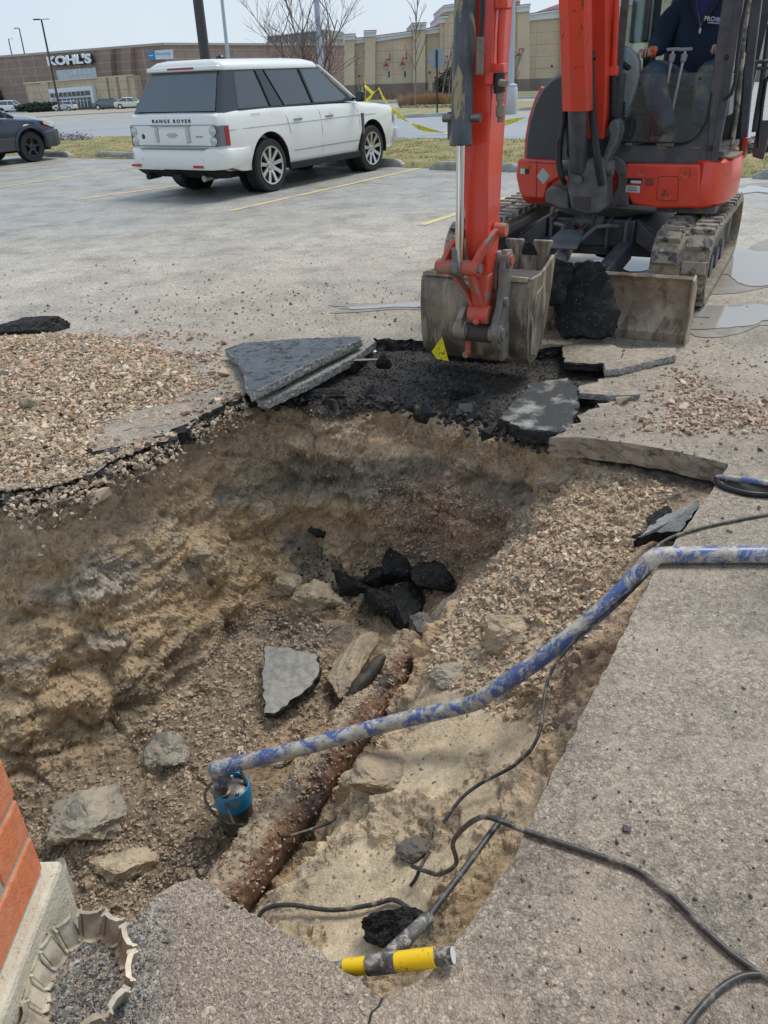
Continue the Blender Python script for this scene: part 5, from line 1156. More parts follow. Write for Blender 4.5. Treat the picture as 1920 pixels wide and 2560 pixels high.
for (c,r,nm,mt) in [((0,-.103,.755),(.016,.024,.028),'nose',m_skin),((-.032,-.086,.785),(.014,.012,.010),'eye',m_plate),((.032,-.086,.785),(.014,.012,.010),'eye',m_plate),((-.079,.01,.765),(.010,.022,.034),'ear',m_skin),((.079,.01,.765),(.010,.022,.034),'ear',m_skin),((0,-.092,.708),(.028,.010,.008),'mouth',M('lips',(.42,.17,.14),.5)),((0,.02,.80),(.086,.105,.10),'cap',m_fleece)]:
    b=MB(); b.sphere(c,r,14,10); b.build(nm,mt,PE,60)
b=MB(); b.box((0,-.12,.835),(.12,.09,.012)); b.build('cap_brim',m_fleece,PE,60,.004)
# fleece
jv=[(0,.07,-.02),(0,.06,.10),(0,.07,.24),(0,.09,.38),(0,.09,.50),(0,.09,.555),(-.15,.10,.51),(.15,.10,.51),(-.255,.09,.45),(.255,.09,.45),(-.30,.03,.27),(.32,.03,.25),tuple(HRl+np.array([.045,.12,.04])),tuple(HLl+np.array([.02,.12,.03]))]
je=[(0,1),(1,2),(2,3),(3,4),(4,5),(4,6),(4,7),(6,8),(7,9),(8,10),(9,11),(10,12),(11,13)]
jr_=[(.22,.155),(.235,.165),(.235,.16),(.215,.14),(.13,.10),(.085,.08),.10,.10,.10,.10,.085,.085,.050,.050]
jk=skin('fleece_jacket',jv,je,jr_,m_fleece,PE)
b=MB(); b.prism([(-.062,-.03,.58),(.062,-.03,.58),(.055,-.048,.50),(.0,-.07,.40),(-.055,-.048,.50)],(0,.04,.0)); b.build('blue_shirt',m_shirt,PE,40,.006)
for s in (-1,1):
    b=MB(); b.tube([(s*.070,-.035,.575),(s*.045,-.062,.50),(.0,-.085,.385)],.0055,6); b.build('zip',m_bolt,jk,40)
    b=MB(); b.tube([(s*.10,.02,.60),(s*.085,-.035,.565),(s*.055,-.062,.49),(s*.012,-.083,.39)],[.022,.022,.018,.01],8); b.build('collar',m_fleece,jk,60)
b=MB(); b.sphere((.003,-.098,.355),(.009,.006,.022),10,6); b.build('zip_pull',m_plate,jk,60)
m_logo,t,bb_=newmat('embroidered_patch'); bb_.inputs['Base Color'].default_value=(.30,.38,.55,1); bb_.inputs['Roughness'].default_value=.8
lc=mv(1781,50,CV+.52)-np.array([pu,V0+.75,1.40])
Ml=axes((lc[0],-.098,lc[2]),(1,0,-.12),(.12,0,1),(0,-1,0))
me=text_mesh('PRO',.040,ext=.002,font_bold=.001,align='RIGHT'); me.materials.clear(); me.materials.append(m_plate); me.transform(Ml@Matrix.Translation((0,.008,0))); o=bpy.data.objects.new('logo_text',me); COL.objects.link(o); o.parent=jk
b=MB(); b.prism([Ml@Vector(p) for p in [(.003,-.004,0),(.058,-.004,0),(.058,.022,0),(.003,.022,0)]],tuple((Ml.to_3x3()@Vector((0,0,.002))))); b.build('logo_patch',m_logo,jk)
b=MB(); b.prism([Ml@Vector(p) for p in [(-.045,-.020,0),(.05,-.020,0),(.05,-.010,0),(-.045,-.010,0)]],tuple((Ml.to_3x3()@Vector((0,0,.002))))); b.build('logo_stripe',m_logo,jk)
# jeans
tv=[(0,.08,-.03),(-.11,.04,-.02),(.11,.04,-.02),tuple((kR+np.array([-.02,.20,.01]))),tuple((kL+np.array([.02,.20,.01]))),tuple(kR),tuple(kL),tuple(kR*.5+fR*.5+np.array([0,-.0,.02])),tuple(kL*.5+fL*.5+np.array([0,-.0,.02])),tuple(fR+np.array([0,.06,.08])),tuple(fL+np.array([0,.06,.08]))]
te=[(0,1),(0,2),(1,3),(2,4),(3,5),(4,6),(5,7),(6,8),(7,9),(8,10)]
skin('jeans',tv,te,[(.18,.13),.135,.135,.118,.118,.105,.105,.092,.092,.08,.08],m_jeans,PE)
for f in (fR,fL):
    b=MB(); b.loft([[(f[0]+x*.05,f[1]+y,f[2]+z) for (x,z) in ((-1,-.04),(1,-.04),(.9,h),(-.9,h))] for (y,h) in ((.12,.06),(.04,.07),(-.08,.03),(-.15,.0))]); b.build('boot',m_boot,PE,50,.02)
# hands with five fingers closed round the joystick knobs
def hand(name,c,side,par):
    # palm beyond the wrist, fingers curling over the knob
    vs_=[(0,.07,.0),(0,.03,.012)]; ed=[(0,1)]; rd=[(.027,.020),(.036,.017)]
    lens=[.062,.070,.066,.052]
    for k in range(4):
        x=(k-1.5)*.020; i=len(vs_); L=lens[k]
        vs_+=[(x,.0,.020),(x*1.06,-.030,.018),(x*1.08,-.046,-.006),(x*1.02,-.036,-.030*L/.066)]; ed+=[(1,i),(i,i+1),(i+1,i+2),(i+2,i+3)]; rd+=[.0105,.0095,.009,.0078]
    i=len(vs_); s=-side
    vs_+=[(s*.034,.022,.0),(s*.044,-.006,-.008),(s*.034,-.034,-.010)]; ed+=[(1,i),(i,i+1),(i+1,i+2)]; rd+=[.013,.011,.0095]
    V=[np.array(v)*1.05+c for v in vs_]; return skin(name,V,ed,rd,m_skin,par,1,2)
hand('hand',HRl+np.array([0,0,.012]),-1,PE); hand('hand',HLl+np.array([-.005,0,.012]),1,PE)
b=MB(); b.tube([HRl+np.array([.02,.072,.012]),HRl+np.array([.033,.098,.022])],[.038,.040],14); b.build('orange_cuff',M('orange_cuff',(.85,.13,.03),.8),PE,60)
# ================================================================ lumps and slabs of asphalt
def rough_mesh(name,verts_outline,top,thick,mat,amp=.008,seed=1,res=.02,sidemat=None,noise_s=18.):
    "slab: outline polygon (world pts in one plane), normal n, thickness; jagged outline, displaced"
    P=[np.array(p,float) for p in verts_outline]; n_=np.cross(P[1]-P[0],P[2]-P[1]); 
    for i in range(len(P)):
        c=np.cross(P[(i+1)%len(P)]-P[i],P[(i+2)%len(P)]-P[(i+1)%len(P)]); n_=n_+c*.5
    n_/=np.linalg.norm(n_); 
    if n_@(CP-P[0])<0: n_=-n_
    rs=np.random.RandomState(seed); J=[]
    for i in range(len(P)):
        a,c=P[i],P[(i+1)%len(P)]; d=c-a; L=np.linalg.norm(d); k=max(1,int(L/res)); side=np.cross(d/L,n_)
        for q in range(k): J.append(a+d*q/k+side*rs.uniform(-amp,amp)*(q>0))
    m=len(J); cen=sum(J)/m
    rings=[]; 
    for fr_ in (1.,.995,.985,.99,1.0):
        pass
    V=[];F=[]
    layers=[(0,.02),(.0,1.),(.18,1.012),(.42,.995),(.68,1.008),(.9,.985),(1.,.95),(1.,.02)]
    inner=[.0,.35,.7]
    allr=[(0.,f) for f in (.03,.25,.45,.65,.85)]+[(0.,.985),(.08,1.0)]+[(q,1+rs.uniform(-.012,.012)) for q in (.25,.45,.65,.85)]+[(1.,.98)]+[(1.,f) for f in (.8,.5,.03)]
    for (dep,f) in allr:
        for p in J:
            nz_=(amp*1.1) if 0<dep<1 else (amp*.45 if f>.9 else amp*.10)
            q=cen+(p-cen)*f-n_*dep*thick+rs.uniform(-1,1,3)*nz_*(1 if f>.1 else .1)*.6; V.append(q)
    nl=len(allr)
    F=[(r*m+j,r*m+(j+1)%m,(r+1)*m+(j+1)%m,(r+1)*m+j) for r in range(nl-1) for j in range(m)]
    b=MB(); b.add(V,F+[tuple(range(m))[::-1],tuple(range((nl-1)*m,nl*m))])
    mats=[mat,sidemat or mat]
    o=b.build(name,mats,None,35)
    if sidemat:
        mi=[0 if (i//m)<5 else 1 for i in range((nl-1)*m)]+[0,1]
        mi=mi[:len(o.data.polygons)]+[1]*(len(o.data.polygons)-len(mi)); o.data.polygons.foreach_set('material_index',mi)
    rebase(o,tuple(cen-n_*0)); return o
def lump(name,c,r,mat,seed,rot=0,amp=.35,flat=1.,sub=5):
    bm=bmesh.new(); bmesh.ops.create_icosphere(bm,subdivisions=sub,radius=1); V=np.array([v.co[:] for v in bm.verts])
    rs=np.random.RandomState(seed); nD=16 if name=='clay_lump' else 10
    D=rs.normal(size=(nD,3)); D/=np.linalg.norm(D,axis=1)[:,None]; dd=rs.uniform(.55,.9,nD) if name=='clay_lump' else rs.uniform(.32,.7,nD)
    for q in range(nD):
        s=V@D[q]; o_=s>dd[q]; V[o_]-=D[q]*(s[o_]-dd[q])[:,None]
    nv=V/np.linalg.norm(V,axis=1)[:,None]; k_=.6 if name=='clay_lump' else .45
    V=V+nv*(amp*(.7 if name=='clay_lump' else .22)*fbm(V*1.7+seed*7,3)+amp*.55*k_*np.abs(fbm(V*4.5+seed,4))+amp*.22*fbm(V*11+seed,3))[:,None]
    V*=np.array(r); ca,sa=math.cos(rot),math.sin(rot); V=np.c_[V[:,0]*ca-V[:,1]*sa,V[:,0]*sa+V[:,1]*ca,V[:,2]]
    for v,p in zip(bm.verts,V): v.co=p
    me=bpy.data.meshes.new(name); bm.to_mesh(me); bm.free(); me.materials.append(mat); me.polygons.foreach_set('use_smooth',[True]*len(me.polygons)); me.set_sharp_from_angle(angle=R_(40))
    o=bpy.data.objects.new(name,me); COL.objects.link(o); o.location=tuple(c); return o
m_blktar=M('fresh_black_asphalt',(.012,.012,.012),.7,col2=(.045,.042,.038),ns=22,lo=.45,hi=.7,mud=(.26,.22,.165),mudlo=.62,mudhi=.70,muds=48,bmp=1.,bs=80,bd=.012,world=True,spec=.25)
m_slabtop=m_asph; _unused=M('weathered_slab_top',(.36,.305,.25),.75,col2=(.30,.26,.215),ns=10,mud=(.33,.28,.22),mudlo=.52,mudhi=.66,muds=6,bmp=.7,bs=110,world=True)
m_slabside=M('broken_aggregate',(.36,.345,.31),.8,col2=(.17,.165,.15),ns=55,lo=.42,hi=.58,mud=(.5,.48,.44),mudlo=.58,mudhi=.66,muds=90,bmp=1.,bs=120,world=True)
m_slate=M('dark_underside',(.065,.072,.082),.5,col2=(.10,.108,.12),ns=12,mud=(.022,.022,.024),mudlo=.5,mudhi=.62,muds=16,bmp=1.,bs=60,bd=.012,world=True)
m_clay=M('clay_lump_mud',(.45,.345,.225),.75,col2=(.30,.235,.16),ns=7,mud=(.54,.425,.28),mudlo=.52,mudhi=.64,muds=9,bmp=1.,bs=45,bd=.012,world=True)
m_greyclay=M('grey_clay',(.26,.235,.185),.55,col2=(.38,.31,.22),ns=8,mud=(.16,.155,.14),mudlo=.6,mudhi=.72,muds=6,bmp=1.,bs=35,bd=.012,world=True)
CG='broken pieces of asphalt'
def slabt(px3,thick,label,top,side,amp=.008,seed=1,name='asphalt_slab'):
    o=rough_mesh(name,[PZ(x,y,z) for x,y,z in px3],top,thick,top,amp,seed,.022,side); return tag(o,label,'asphalt slab',CG)
slabt([(562,872,.07),(600,858,.085),(740,846,.10),(903,840,.10),(905,846,.095),(760,915,.105),(625,985,.11),(612,960,.10),(612,925,.09),(588,895,.07)],.055,'large tipped slab with its dark underside up and a pale lower edge, at the back left rim',m_slate,m_slabside,.006,3)
slabt([(640,990,.02),(760,930,.02),(930,845,.02),(940,852,.02),(900,885,.02),(780,950,.02),(668,1002,.02),(650,1002,.02)],.05,'long pale strip of slab lying beneath the tipped dark slab',m_slabside,m_slabside,.006,4)
slabt([(195,1085,.012),(300,1035,.016),(420,1010,.012),(540,1000,.012),(560,1012,.012),(480,1050,.012),(400,1090,.014),(300,1115,.012),(230,1130,.012)],.05,'flat wet slab sunk in the rim below the tan stone heap',m_slabtop,m_asphblk,.008,5)
slabt([(100,1160,.01),(200,1120,.01),(330,1070,.012),(460,1060,.012),(470,1075,-.0),(380,1110,-.01),(250,1160,-.01),(140,1200,-.01)],.05,'low cracked plate with stones on it along the left rim',m_blktar,m_blktar,.010,6) 
slabt([(1405,862,.02),(1500,850,.05),(1560,872,.05),(1548,905,.04),(1480,910,.03),(1410,905,.02)],.05,'cracked brown plate lifted just in front of the blade',m_slabtop,m_asphblk,.007,8)
slabt([(1560,872,.04),(1690,868,.05),(1690,888,.045),(1600,910,.04),(1550,922,.045),(1512,925,.045),(1508,905,.04),(1548,893,.04)],.04,'brown plate with a pale broken edge, right of the cracked plate by the blade',m_slabtop,m_slabside,.005,9)
slabt([(1448,965,.03),(1475,958,.035),(1598,970,.035),(1600,986,.035),(1530,988,.03),(1448,982,.03)],.035,'thin pale sliver of slab on the right rim, nearest the spilled stones',m_slabtop,m_slabside,.005,10)
slabt([(660,1615,-1.01),(710,1618,-1.0),(790,1632,-1.0),(798,1680,-1.03),(780,1712,-1.04),(735,1745,-1.05),(685,1785,-1.07),(660,1784,-1.07),(657,1700,-1.05)],.055,'flat grey slab lying on the stones of the pit floor',M('grey_slab_face',(.36,.33,.28),.8,col2=(.25,.23,.195),ns=28,bmp=.9,bs=90,mud=(.34,.29,.22),mudlo=.6,mudhi=.7,muds=8,world=True),m_asphblk,.008,11)
def chunk(pts,thick,label,seed,amp=.012,mat=m_blktar,side=None):
    o=rough_mesh('asphalt_chunk',[np.array(toW(mv(x,y,v))) for x,y,v in pts],None,thick,mat,amp,seed,.03,side); return tag(o,label,'asphalt slab',CG)
chunk([(1440,655,-.17),(1470,650,-.17),(1510,662,-.16),(1518,700,-.16),(1535,745,-.2),(1546,775,-.24),(1532,840,-.32),(1400,842,-.34),(1385,800,-.30),(1385,740,-.24),(1400,690,-.19)],.09,'big black slab standing on edge between the bucket and the dozer blade',12,.014)
chunk([(1250,655,-.25),(1262,610,-.22),(1300,594,-.2),(1345,615,-.2),(1395,648,-.2),(1440,668,-.2),(1400,760,-.3),(1250,760,-.3)],.07,'black slab behind the bucket teeth',13,.012)
def L(px,z0,r,mat,seed,label,cat='asphalt lump',rot=0,name='asphalt_lump',grp='loose lumps in and around the pit',amp=.35):
    c=at_surface(px[0],px[1],z0) if z0<-.05 else PZ(*px,z0); c=c+np.array([0,0,r[2]*(-.05 if name=='clay_lump' else .4)]); o=lump(name,c,r,mat,seed,rot,amp); return tag(o,label,cat,grp)
L((65,830),0.0,(.33,.11,.085),m_blktar,21,'long black lump of asphalt lying behind the stone heap at the left edge',rot=.15)
L((878,1480),-.98,(.15,.10,.11),m_blktar,22,'leftmost of the black lumps in the middle of the pit')
L((950,1455),-.96,(.15,.10,.09),m_blktar,23,'black lump speckled with clay, second from the left in the middle cluster',rot=.5)
L((960,1520),-.98,(.10,.16,.11),m_blktar,24,'upright black lump in front of the speckled one in the middle cluster',rot=.2)
L((1010,1540),-.97,(.12,.24,.13),m_blktar,25,'tall split black lump at the front of the middle cluster',rot=-.15)
L((1005,1440),-.90,(.11,.17,.15),m_blktar,26,'narrow black lump at the back of the middle cluster')
L((1085,1470),-.93,(.17,.15,.13),m_blktar,27,'crumbly black lump on the right of the middle cluster')
L((1050,1600),-.95,(.11,.15,.09),M('dark_mud_lump',(.20,.17,.135),.7,col2=(.03,.03,.03),ns=14,bmp=1.,bs=60,world=True),28,'dark muddy lump between the black cluster and the rusty pipe')
L((800,1330),-.9,(.10,.07,.06),m_blktar,29,'black crumb pile stuck to the back left wall')
slabt([(1060,1560,-.90),(1100,1505,-.82),(1165,1462,-.76),(1190,1470,-.76),(1150,1520,-.84),(1130,1560,-.92)],.05,'grey wedge of slab leaning between the black lumps and the stone shoulder',m_slabtop,m_blktar,.006,30)
slabt([(1590,1345,-.06),(1650,1295,-.05),(1745,1250,-.05),(1750,1262,-.05),(1700,1330,-.06),(1640,1330,-.07)],.05,'dark shiny plate wedged against the cut slab on the right',M('wet_dark_plate',(.05,.052,.056),.35,col2=(.13,.125,.115),ns=12,bmp=.6,bs=70,world=True),m_blktar,.006,31)
L((1640,1300),-.13,(.10,.04,.04),m_blktar,32,'black lump behind the dark shiny plate on the right',rot=.7)
L((1610,1352),-.14,(.06,.035,.03),m_blktar,33,'small black lump just left of the bend in the blue hose')
for (px,z0,r,mat,sd,lb,rt) in [((210,2040),-1.15,(.19,.16,.12),m_greyclay,41,'grey clay lump on the wet floor near the brick corner',.3),((425,1880),-1.12,(.12,.10,.09),m_greyclay,42,'grey brown clay lump up and left of the pump',0),
  ((1275,1580),-.62,(.13,.10,.10),m_clay,43,'smooth tan clay lump under the stones of the right shoulder',.2),((1390,1205),-.25,(.09,.06,.06),m_clay,44,'round clay lump at the top of the stone shoulder',0),
  ((790,1500),-1.0,(.16,.12,.10),m_clay,45,'yellow brown clay lump left of the black cluster',.4),((720,1470),-1.02,(.10,.10,.09),m_clay,46,'grey brown clay lump at the foot of the back left wall',0),((1120,1690),-.72,(.10,.07,.05),m_greyclay,47,'pale grey lump on the mud right of the rusty pipe',0),
  ((960,1940),-.82,(.16,.11,.07),m_clay,48,'crumbly clay lump on the edge of the mud shelf',0),((1000,2310),-.72,(.12,.06,.07),m_blktar,49,'dark crumb pile beside the grey rod',0),((500,1380),-.6,(.08,.06,.06),m_clay,50,'clay lump stuck on the left wall',0),((1100,1470),-.8,(.06,.05,.05),m_clay,51,'tan crumb lump under the niche',0),
  ((590,2045),-1.18,(.0,.0,.0),m_clay,52,'',0),((700,1900),-1.15,(.07,.05,.04),m_clay,53,'small clay lump left of the pipe, below the flat slab',0),((300,2160),-1.22,(.14,.10,.06),m_clay,54,'muddy lump in front of the grey clay lump',0),((1040,2125),-.68,(.07,.05,.035),M('dark_crumb',(.12,.10,.085),.8,bmp=1,bs=60),55,'dark crumb in the middle of the mud shelf',0),
  ((290,858),0,(.07,.05,.05),m_clay,56,'muddy lump at the back of the tan stone heap',0),((108,865),.02,(.025,.03,.06),m_clay,57,'upright stone at the back left of the heap',0),((70,1010),.08,(.05,.04,.04),m_clay,58,'clay clod on the left side of the tan stone heap',0),
  ((700,985),-.02,(.09,.05,.05),m_blktar,59,'black lump under the tipped slab at the left rim',0),((960,905),-.0,(.06,.04,.05),m_blktar,60,'black lump right of the tipped slab',0),((880,915),-.04,(.10,.04,.05),m_blktar,61,'black lump on the stripped shelf, nearest the tipped slab',.5),((1160,985),-.06,(.10,.06,.06),m_blktar,62,'black lump below the bucket on the edge of the shelf',0),((820,990),-.06,(.16,.05,.05),m_blktar,63,'black lump on the edge above the left wall',0),((1180,1030),-.08,(.05,.04,.03),m_clay,64,'',0)]:
    if lb: L(px,z0,r,mat,sd,lb,'lump',rt,'clay_lump')
# slab with white dust above the right rim
m_dust=M('lime_dusted_asphalt',(.03,.03,.03),.7,col2=(.42,.40,.36),ns=6,lo=.50,hi=.72,bmp=1.,bs=60,world=True)
slabt([(1245,1045,-.02),(1330,955,-.0),(1420,945,.01),(1450,975,.01),(1440,1035,.005),(1420,1080,.0),(1320,1075,-.02)],.075,'black plate streaked with white dust hanging over the right of the rim',m_dust,m_asphblk,.010,14)
# long clay covered piece beside the pipe, and the dark billet
o=lump('clay_lump',at_surface(885,1670,-1.05)+np.array([0,0,.04]),(.10,.30,.10),m_clay,71,-.35,.25); tag(o,'long clay covered boulder lying left of the rusty pipe','lump','loose lumps in and around the pit')
b=MB(); A,B2=PZ(880,1735,-.93),PZ(960,1640,-.85); b.tube([A+(B2-A)*t_+np.array([0,0,.006*math.sin(9*t_)]) for t_ in np.linspace(0,1,7)],[.02,.034,.036,.032,.035,.03,.015],9); o=b.build('wood_billet',M('wet_wood',(.035,.025,.018),.6,col2=(.07,.05,.035),ns=20,bmp=1,bs=50),None,40); rebase(o,A); tag(o,'short dark wet billet resting on the long clay covered boulder','wood')
# ================================================================ rusty pipe
m_rust=M('rusty_encrusted_pipe',(.33,.25,.17),.75,col2=(.26,.115,.05),ns=6,lo=.44,hi=.62,mud=(.36,.29,.20),mudlo=.50,mudhi=.62,muds=5,bmp=1.,bs=40,bd=.02,world=True)
A,B2=PZ(556,2262,-1.085),PZ(1012,1640,-.975); d=(B2-A); Lp=np.linalg.norm(d); d/=Lp
A=A-d*.12; Lp+=.2; nn,mm=260,72; e1=np.cross(d,[0,0,1]); e1/=np.linalg.norm(e1); e2=np.cross(e1,d)
aa=np.linspace(0,2*np.pi,mm,endpoint=False); S_,T_a=np.meshgrid(np.linspace(0,Lp,nn),aa,indexing='ij')
D3=np.cos(T_a)[...,None]*e1+np.sin(T_a)[...,None]*e2; P=A+S_[...,None]*d+D3*.092; P=P.reshape(-1,3); D3=D3.reshape(-1,3)
top=np.clip(D3[:,2]*1.2+.35-D3@e1*.5,0,1); n_=.022*fbm(P*6,4)+.026*np.abs(fbm(P*17,3))+.012*fbm(P*60,2)
P=P+D3*(n_*(.25+top))[:,None]; Fi=np.arange(nn*mm).reshape(nn,mm); F=np.stack([Fi[:-1],np.roll(Fi[:-1],-1,1),np.roll(Fi[1:],-1,1),Fi[1:]],-1).reshape(-1,4)
m_pv=vcol_mat('encrusted_pipe',.72,bs=((40,.6,.012),(140,.7,.006)),var=.3)
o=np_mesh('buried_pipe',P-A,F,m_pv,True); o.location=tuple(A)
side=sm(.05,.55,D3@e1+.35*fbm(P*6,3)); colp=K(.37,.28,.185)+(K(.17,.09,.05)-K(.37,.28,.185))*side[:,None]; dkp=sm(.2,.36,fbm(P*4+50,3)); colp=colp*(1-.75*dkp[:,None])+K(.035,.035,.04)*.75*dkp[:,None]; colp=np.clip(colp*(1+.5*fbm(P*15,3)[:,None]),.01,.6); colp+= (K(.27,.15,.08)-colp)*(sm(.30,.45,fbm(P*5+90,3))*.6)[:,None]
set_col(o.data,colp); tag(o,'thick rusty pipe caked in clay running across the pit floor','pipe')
k=1900; ii=RNG.choice(len(P),k,p=(top+.05)/np.sum(top+.05)); o2=stones('pipe_crust',P[ii],.0085*np.exp(RNG.normal(0,.3,k)),palette(k,[(.40,.32,.22),(.33,.25,.17),(.3,.17,.10)]),m_stone); tag(o2,'stones stuck in the clay crust of the rusty pipe','gravel',kind='stuff')
# ================================================================ submersible pump
m_pblue=M('pump_blue_paint',(.01,.22,.42),.35,mud=(.25,.21,.16),mudlo=.54,mudhi=.64,muds=14,coat=.3)
m_pmetal=M('pump_metal',(.13,.12,.105),.4,.5,mud=(.22,.18,.13),mudlo=.5,mudhi=.6,muds=14,bmp=.3)
pc0=PZ(578,1966,-.985); pb_=np.array([pc0[0],pc0[1],-1.20]); PU=thing('pump',tuple(pb_),'blue and grey submersible pump standing on the wet pit floor','pump')
b=MB(); b.lathe([(.070,0),(.088,.01),(.090,.10),(.086,.17),(.02,.17)],(0,0,0),'z',32); b.build('casing',m_pmetal,PU,35)
b=MB(); b.lathe([(.086,.16),(.097,.165),(.098,.255),(.092,.275),(.086,.275),(.084,.20),(.02,.20)],(0,0,0),'z',32); b.build('blue_collar',m_pblue,PU,35)
b=MB(); b.lathe([(.084,.20),(.083,.245),(.060,.262),(.02,.265)],(0,0,0),'z',28); b.build('cover',m_pmetal,PU,35)
b=MB(); b.lathe([(.035,.25),(.046,.255),(.046,.275),(.034,.28),(.033,.37),(.038,.375),(.038,.40),(.03,.40)],(-.042,-.03,0),'z',22); b.build('discharge_neck',m_pmetal,PU,35)
for a in range(5):
    b=MB(); t_=a*1.25+.4; b.lathe([(.009,.262),(.009,.278),(.005,.281)],(.062*math.cos(t_)-.0,.062*math.sin(t_),0),'z',8); b.build('bolt',m_chrome,PU,30)
b=MB(); b.tube([(-.07,.05,.26),(-.055,.06,.33),(-.005,.07,.36),(.05,.05,.33),(.075,.02,.26)],.009,8); b.build('handle',m_pmetal,PU,40)
b=MB(); b.tube([(-.042,-.03,.29),(-.042,-.03,.31)],[.037,.037],16); b.tube([(-.042,-.03,.33),(-.042,-.03,.345)],[.038,.038],16); b.build('hose_clamp',m_bolt,PU,30)
# blue discharge hose
m_bh,t,bb_=newmat('muddy_blue_hose'); v=vec_(t,True)
n1=noise(t,v,13,12,.80,.5); f=ramp(t,n1,[(.475,0.),(.54,1.)]); n2=noise(t,v,24,8,.75,.6); mud_=mix(t,ramp(t,n2,[(.40,0.),(.62,1.)]),(.52,.48,.40),(.29,.25,.19))
c=mix(t,f,mud_,mix(t,n2,(.022,.075,.29),(.11,.145,.26))); t.links.new(c,bb_.inputs['Base Color']); t.links.new(ramp(t,f,[(0,.6),(1,.3)]),bb_.inputs['Roughness']); bump(t,bb_,n1,.3,.004)
def spline(P,k=8):
    P=[np.array(p,float) for p in P]; Q=[]
    for i in range(len(P)-1):
        p0=P[max(i-1,0)];p1=P[i];p2=P[i+1];p3=P[min(i+2,len(P)-1)]
        for j in range(k):
            t_=j/k; Q.append(.5*((2*p1)+(-p0+p2)*t_+(2*p0-5*p1+4*p2-p3)*t_**2+(-p0+3*p1-3*p2+p3)*t_**3))
    Q.append(P[-1]); return Q
PU.scale=(.8,.8,.8); neck=pb_+np.array([-.042,-.03,.40])*.8
hp_=[neck-np.array([0,0,.05]),neck+np.array([.0,.002,.02]),PZ(540,1922,-.865),PZ(610,1905,-.83),PZ(760,1868,-.74),PZ(960,1812,-.65),PZ(1130,1772,-.55),PZ(1185,1757,-.50),PZ(1215,1738,-.46),PZ(1330,1662,-.33),PZ(1480,1545,-.16),PZ(1590,1440,-.03),PZ(1628,1398,.025),PZ(1662,1388,.03),PZ(1780,1387,.032),PZ(1960,1387,.032),PZ(2300,1400,.032)]
Q=spline(hp_,8); r=[.031]*len(Q)
for kpt in (7*8,12*8+3):
    for j in range(-6,7): r[kpt+j]*=1+.0*j; 
b=MB(); b.tube(Q,r,22); o=b.build('discharge_hose',m_bh,None,50); rebase(o,neck); tag(o,'long mud streaked blue hose rising from the pump over the slab edge','hose')
# cables
m_cable=M('muddy_black_cable',(.035,.033,.03),.45,col2=(.06,.055,.05),ns=20,mud=(.26,.22,.17),mudlo=.52,mudhi=.64,muds=22,bmp=.3)
def cable(pts,r,label,k=8,mat=m_cable,grp='cables around the pit'):
    Q=spline([PZ(*p) for p in pts],k); b=MB(); b.tube(Q,r,9); o=b.build('cable',mat,None,60); rebase(o,Q[0]); return tag(o,label,'cable',grp)
cable([(585,2062,-1.0),(540,1960,-1.0),(512,1985,-1.02),(530,2030,-1.06),(580,2060,-1.09),(640,2062,-1.08),(700,2090,-1.0),(740,2085,-.97),(825,2055,-1.0),(840,2030,-1.0)],.0058,'thin cable looping from the pump across the rusty pipe')
cable([(1108,2058,-.66),(1150,2000,-.62),(1200,1960,-.58),(1290,1910,-.48),(1345,1840,-.38),(1370,1700,-.3),(1420,1620,-.22),(1500,1540,-.12),(1580,1470,-.03),(1610,1440,.01),(1650,1360,.012),(1760,1318,.008),(1960,1278,.008)],.0062,'cable running under the blue hose and out over the slab at the right',10)
cable([(640,2310,-.93),(660,2275,-.88),(720,2262,-.84),(830,2275,-.80),(930,2262,-.75),(985,2250,-.72),(1040,2285,-.66),(1075,2310,-.6),(1078,2345,-.5)],.0075,'cable lying across the mud shelf towards the yellow banded tool',8)
cable([(1030,2165,-.66),(1070,2180,-.6),(1100,2185,-.55),(1140,2160,-.45),(1132,2110,-.3),(1150,2080,-.2),(1190,2048,-.03),(1230,2045,.01),(1320,2080,.010),(1500,2140,.010),(1600,2180,.010),(1680,2240,.010),(1790,2350,.010),(1880,2420,.010),(1990,2480,.010)],.0068,'thick muddy cable humping over the cut edge and across the foreground slab',10)
cable([(1690,2620,.010),(1720,2560,.010),(1790,2480,.010),(1850,2442,.010),(1900,2436,.011)],.0068,'short branch of cable at the bottom right corner',8)
cable([(1075,2128,-.62),(1055,2160,-.64),(1040,2195,-.66),(1026,2215,-.68)],.0062,'short stub of cable poking out of the mud shelf',5)
# T handled probe with yellow bands
m_yrub=M('yellow_grip',(.82,.55,.01),.4,mud=(.16,.13,.09),mudlo=.58,mudhi=.66,muds=60); m_grip=M('dark_grip',(.05,.047,.043),.6,col2=(.14,.13,.12),ns=25,mud=(.36,.33,.28),mudlo=.50,mudhi=.60,muds=45,bmp=.4,bs=90)
TT=thing('probe_tool',tuple(PZ(985,2412,.0)),'T handled steel probe with yellow bands lying across the slab corner','probe')
off=PZ(985,2412,.0)
def tl(pts,r,nm,mat,n=20): b=MB(); b.tube([np.array(p)-off for p in pts],r,n); return b.build(nm,mat,TT,40)
HA=PZ(790,2428,-.06); HB=PZ(1132,2388,.035); hd_=HB-HA
tl([HA,HA+hd_*.24],[.0125,.0145],'grip_end',m_grip); tl([HA+hd_*.22,HA+hd_*.40],.0175,'yellow_band',m_yrub); tl([HA+hd_*.39,HA+hd_*.60],.0205,'hub_sleeve',m_grip); tl([HA+hd_*.59,HA+hd_*.88],.0195,'yellow_band',m_yrub); tl([HA+hd_*.87,HA+hd_*1.0],[.0165,.0165],'grip_end',m_grip)
tl([HB-hd_*.005,HB+hd_*.004],.0155,'end_cap',m_plate)
R0=HA+hd_*.48; R1=PZ(1075,2290,-.05); R2=PZ(1262,2035,-.02)
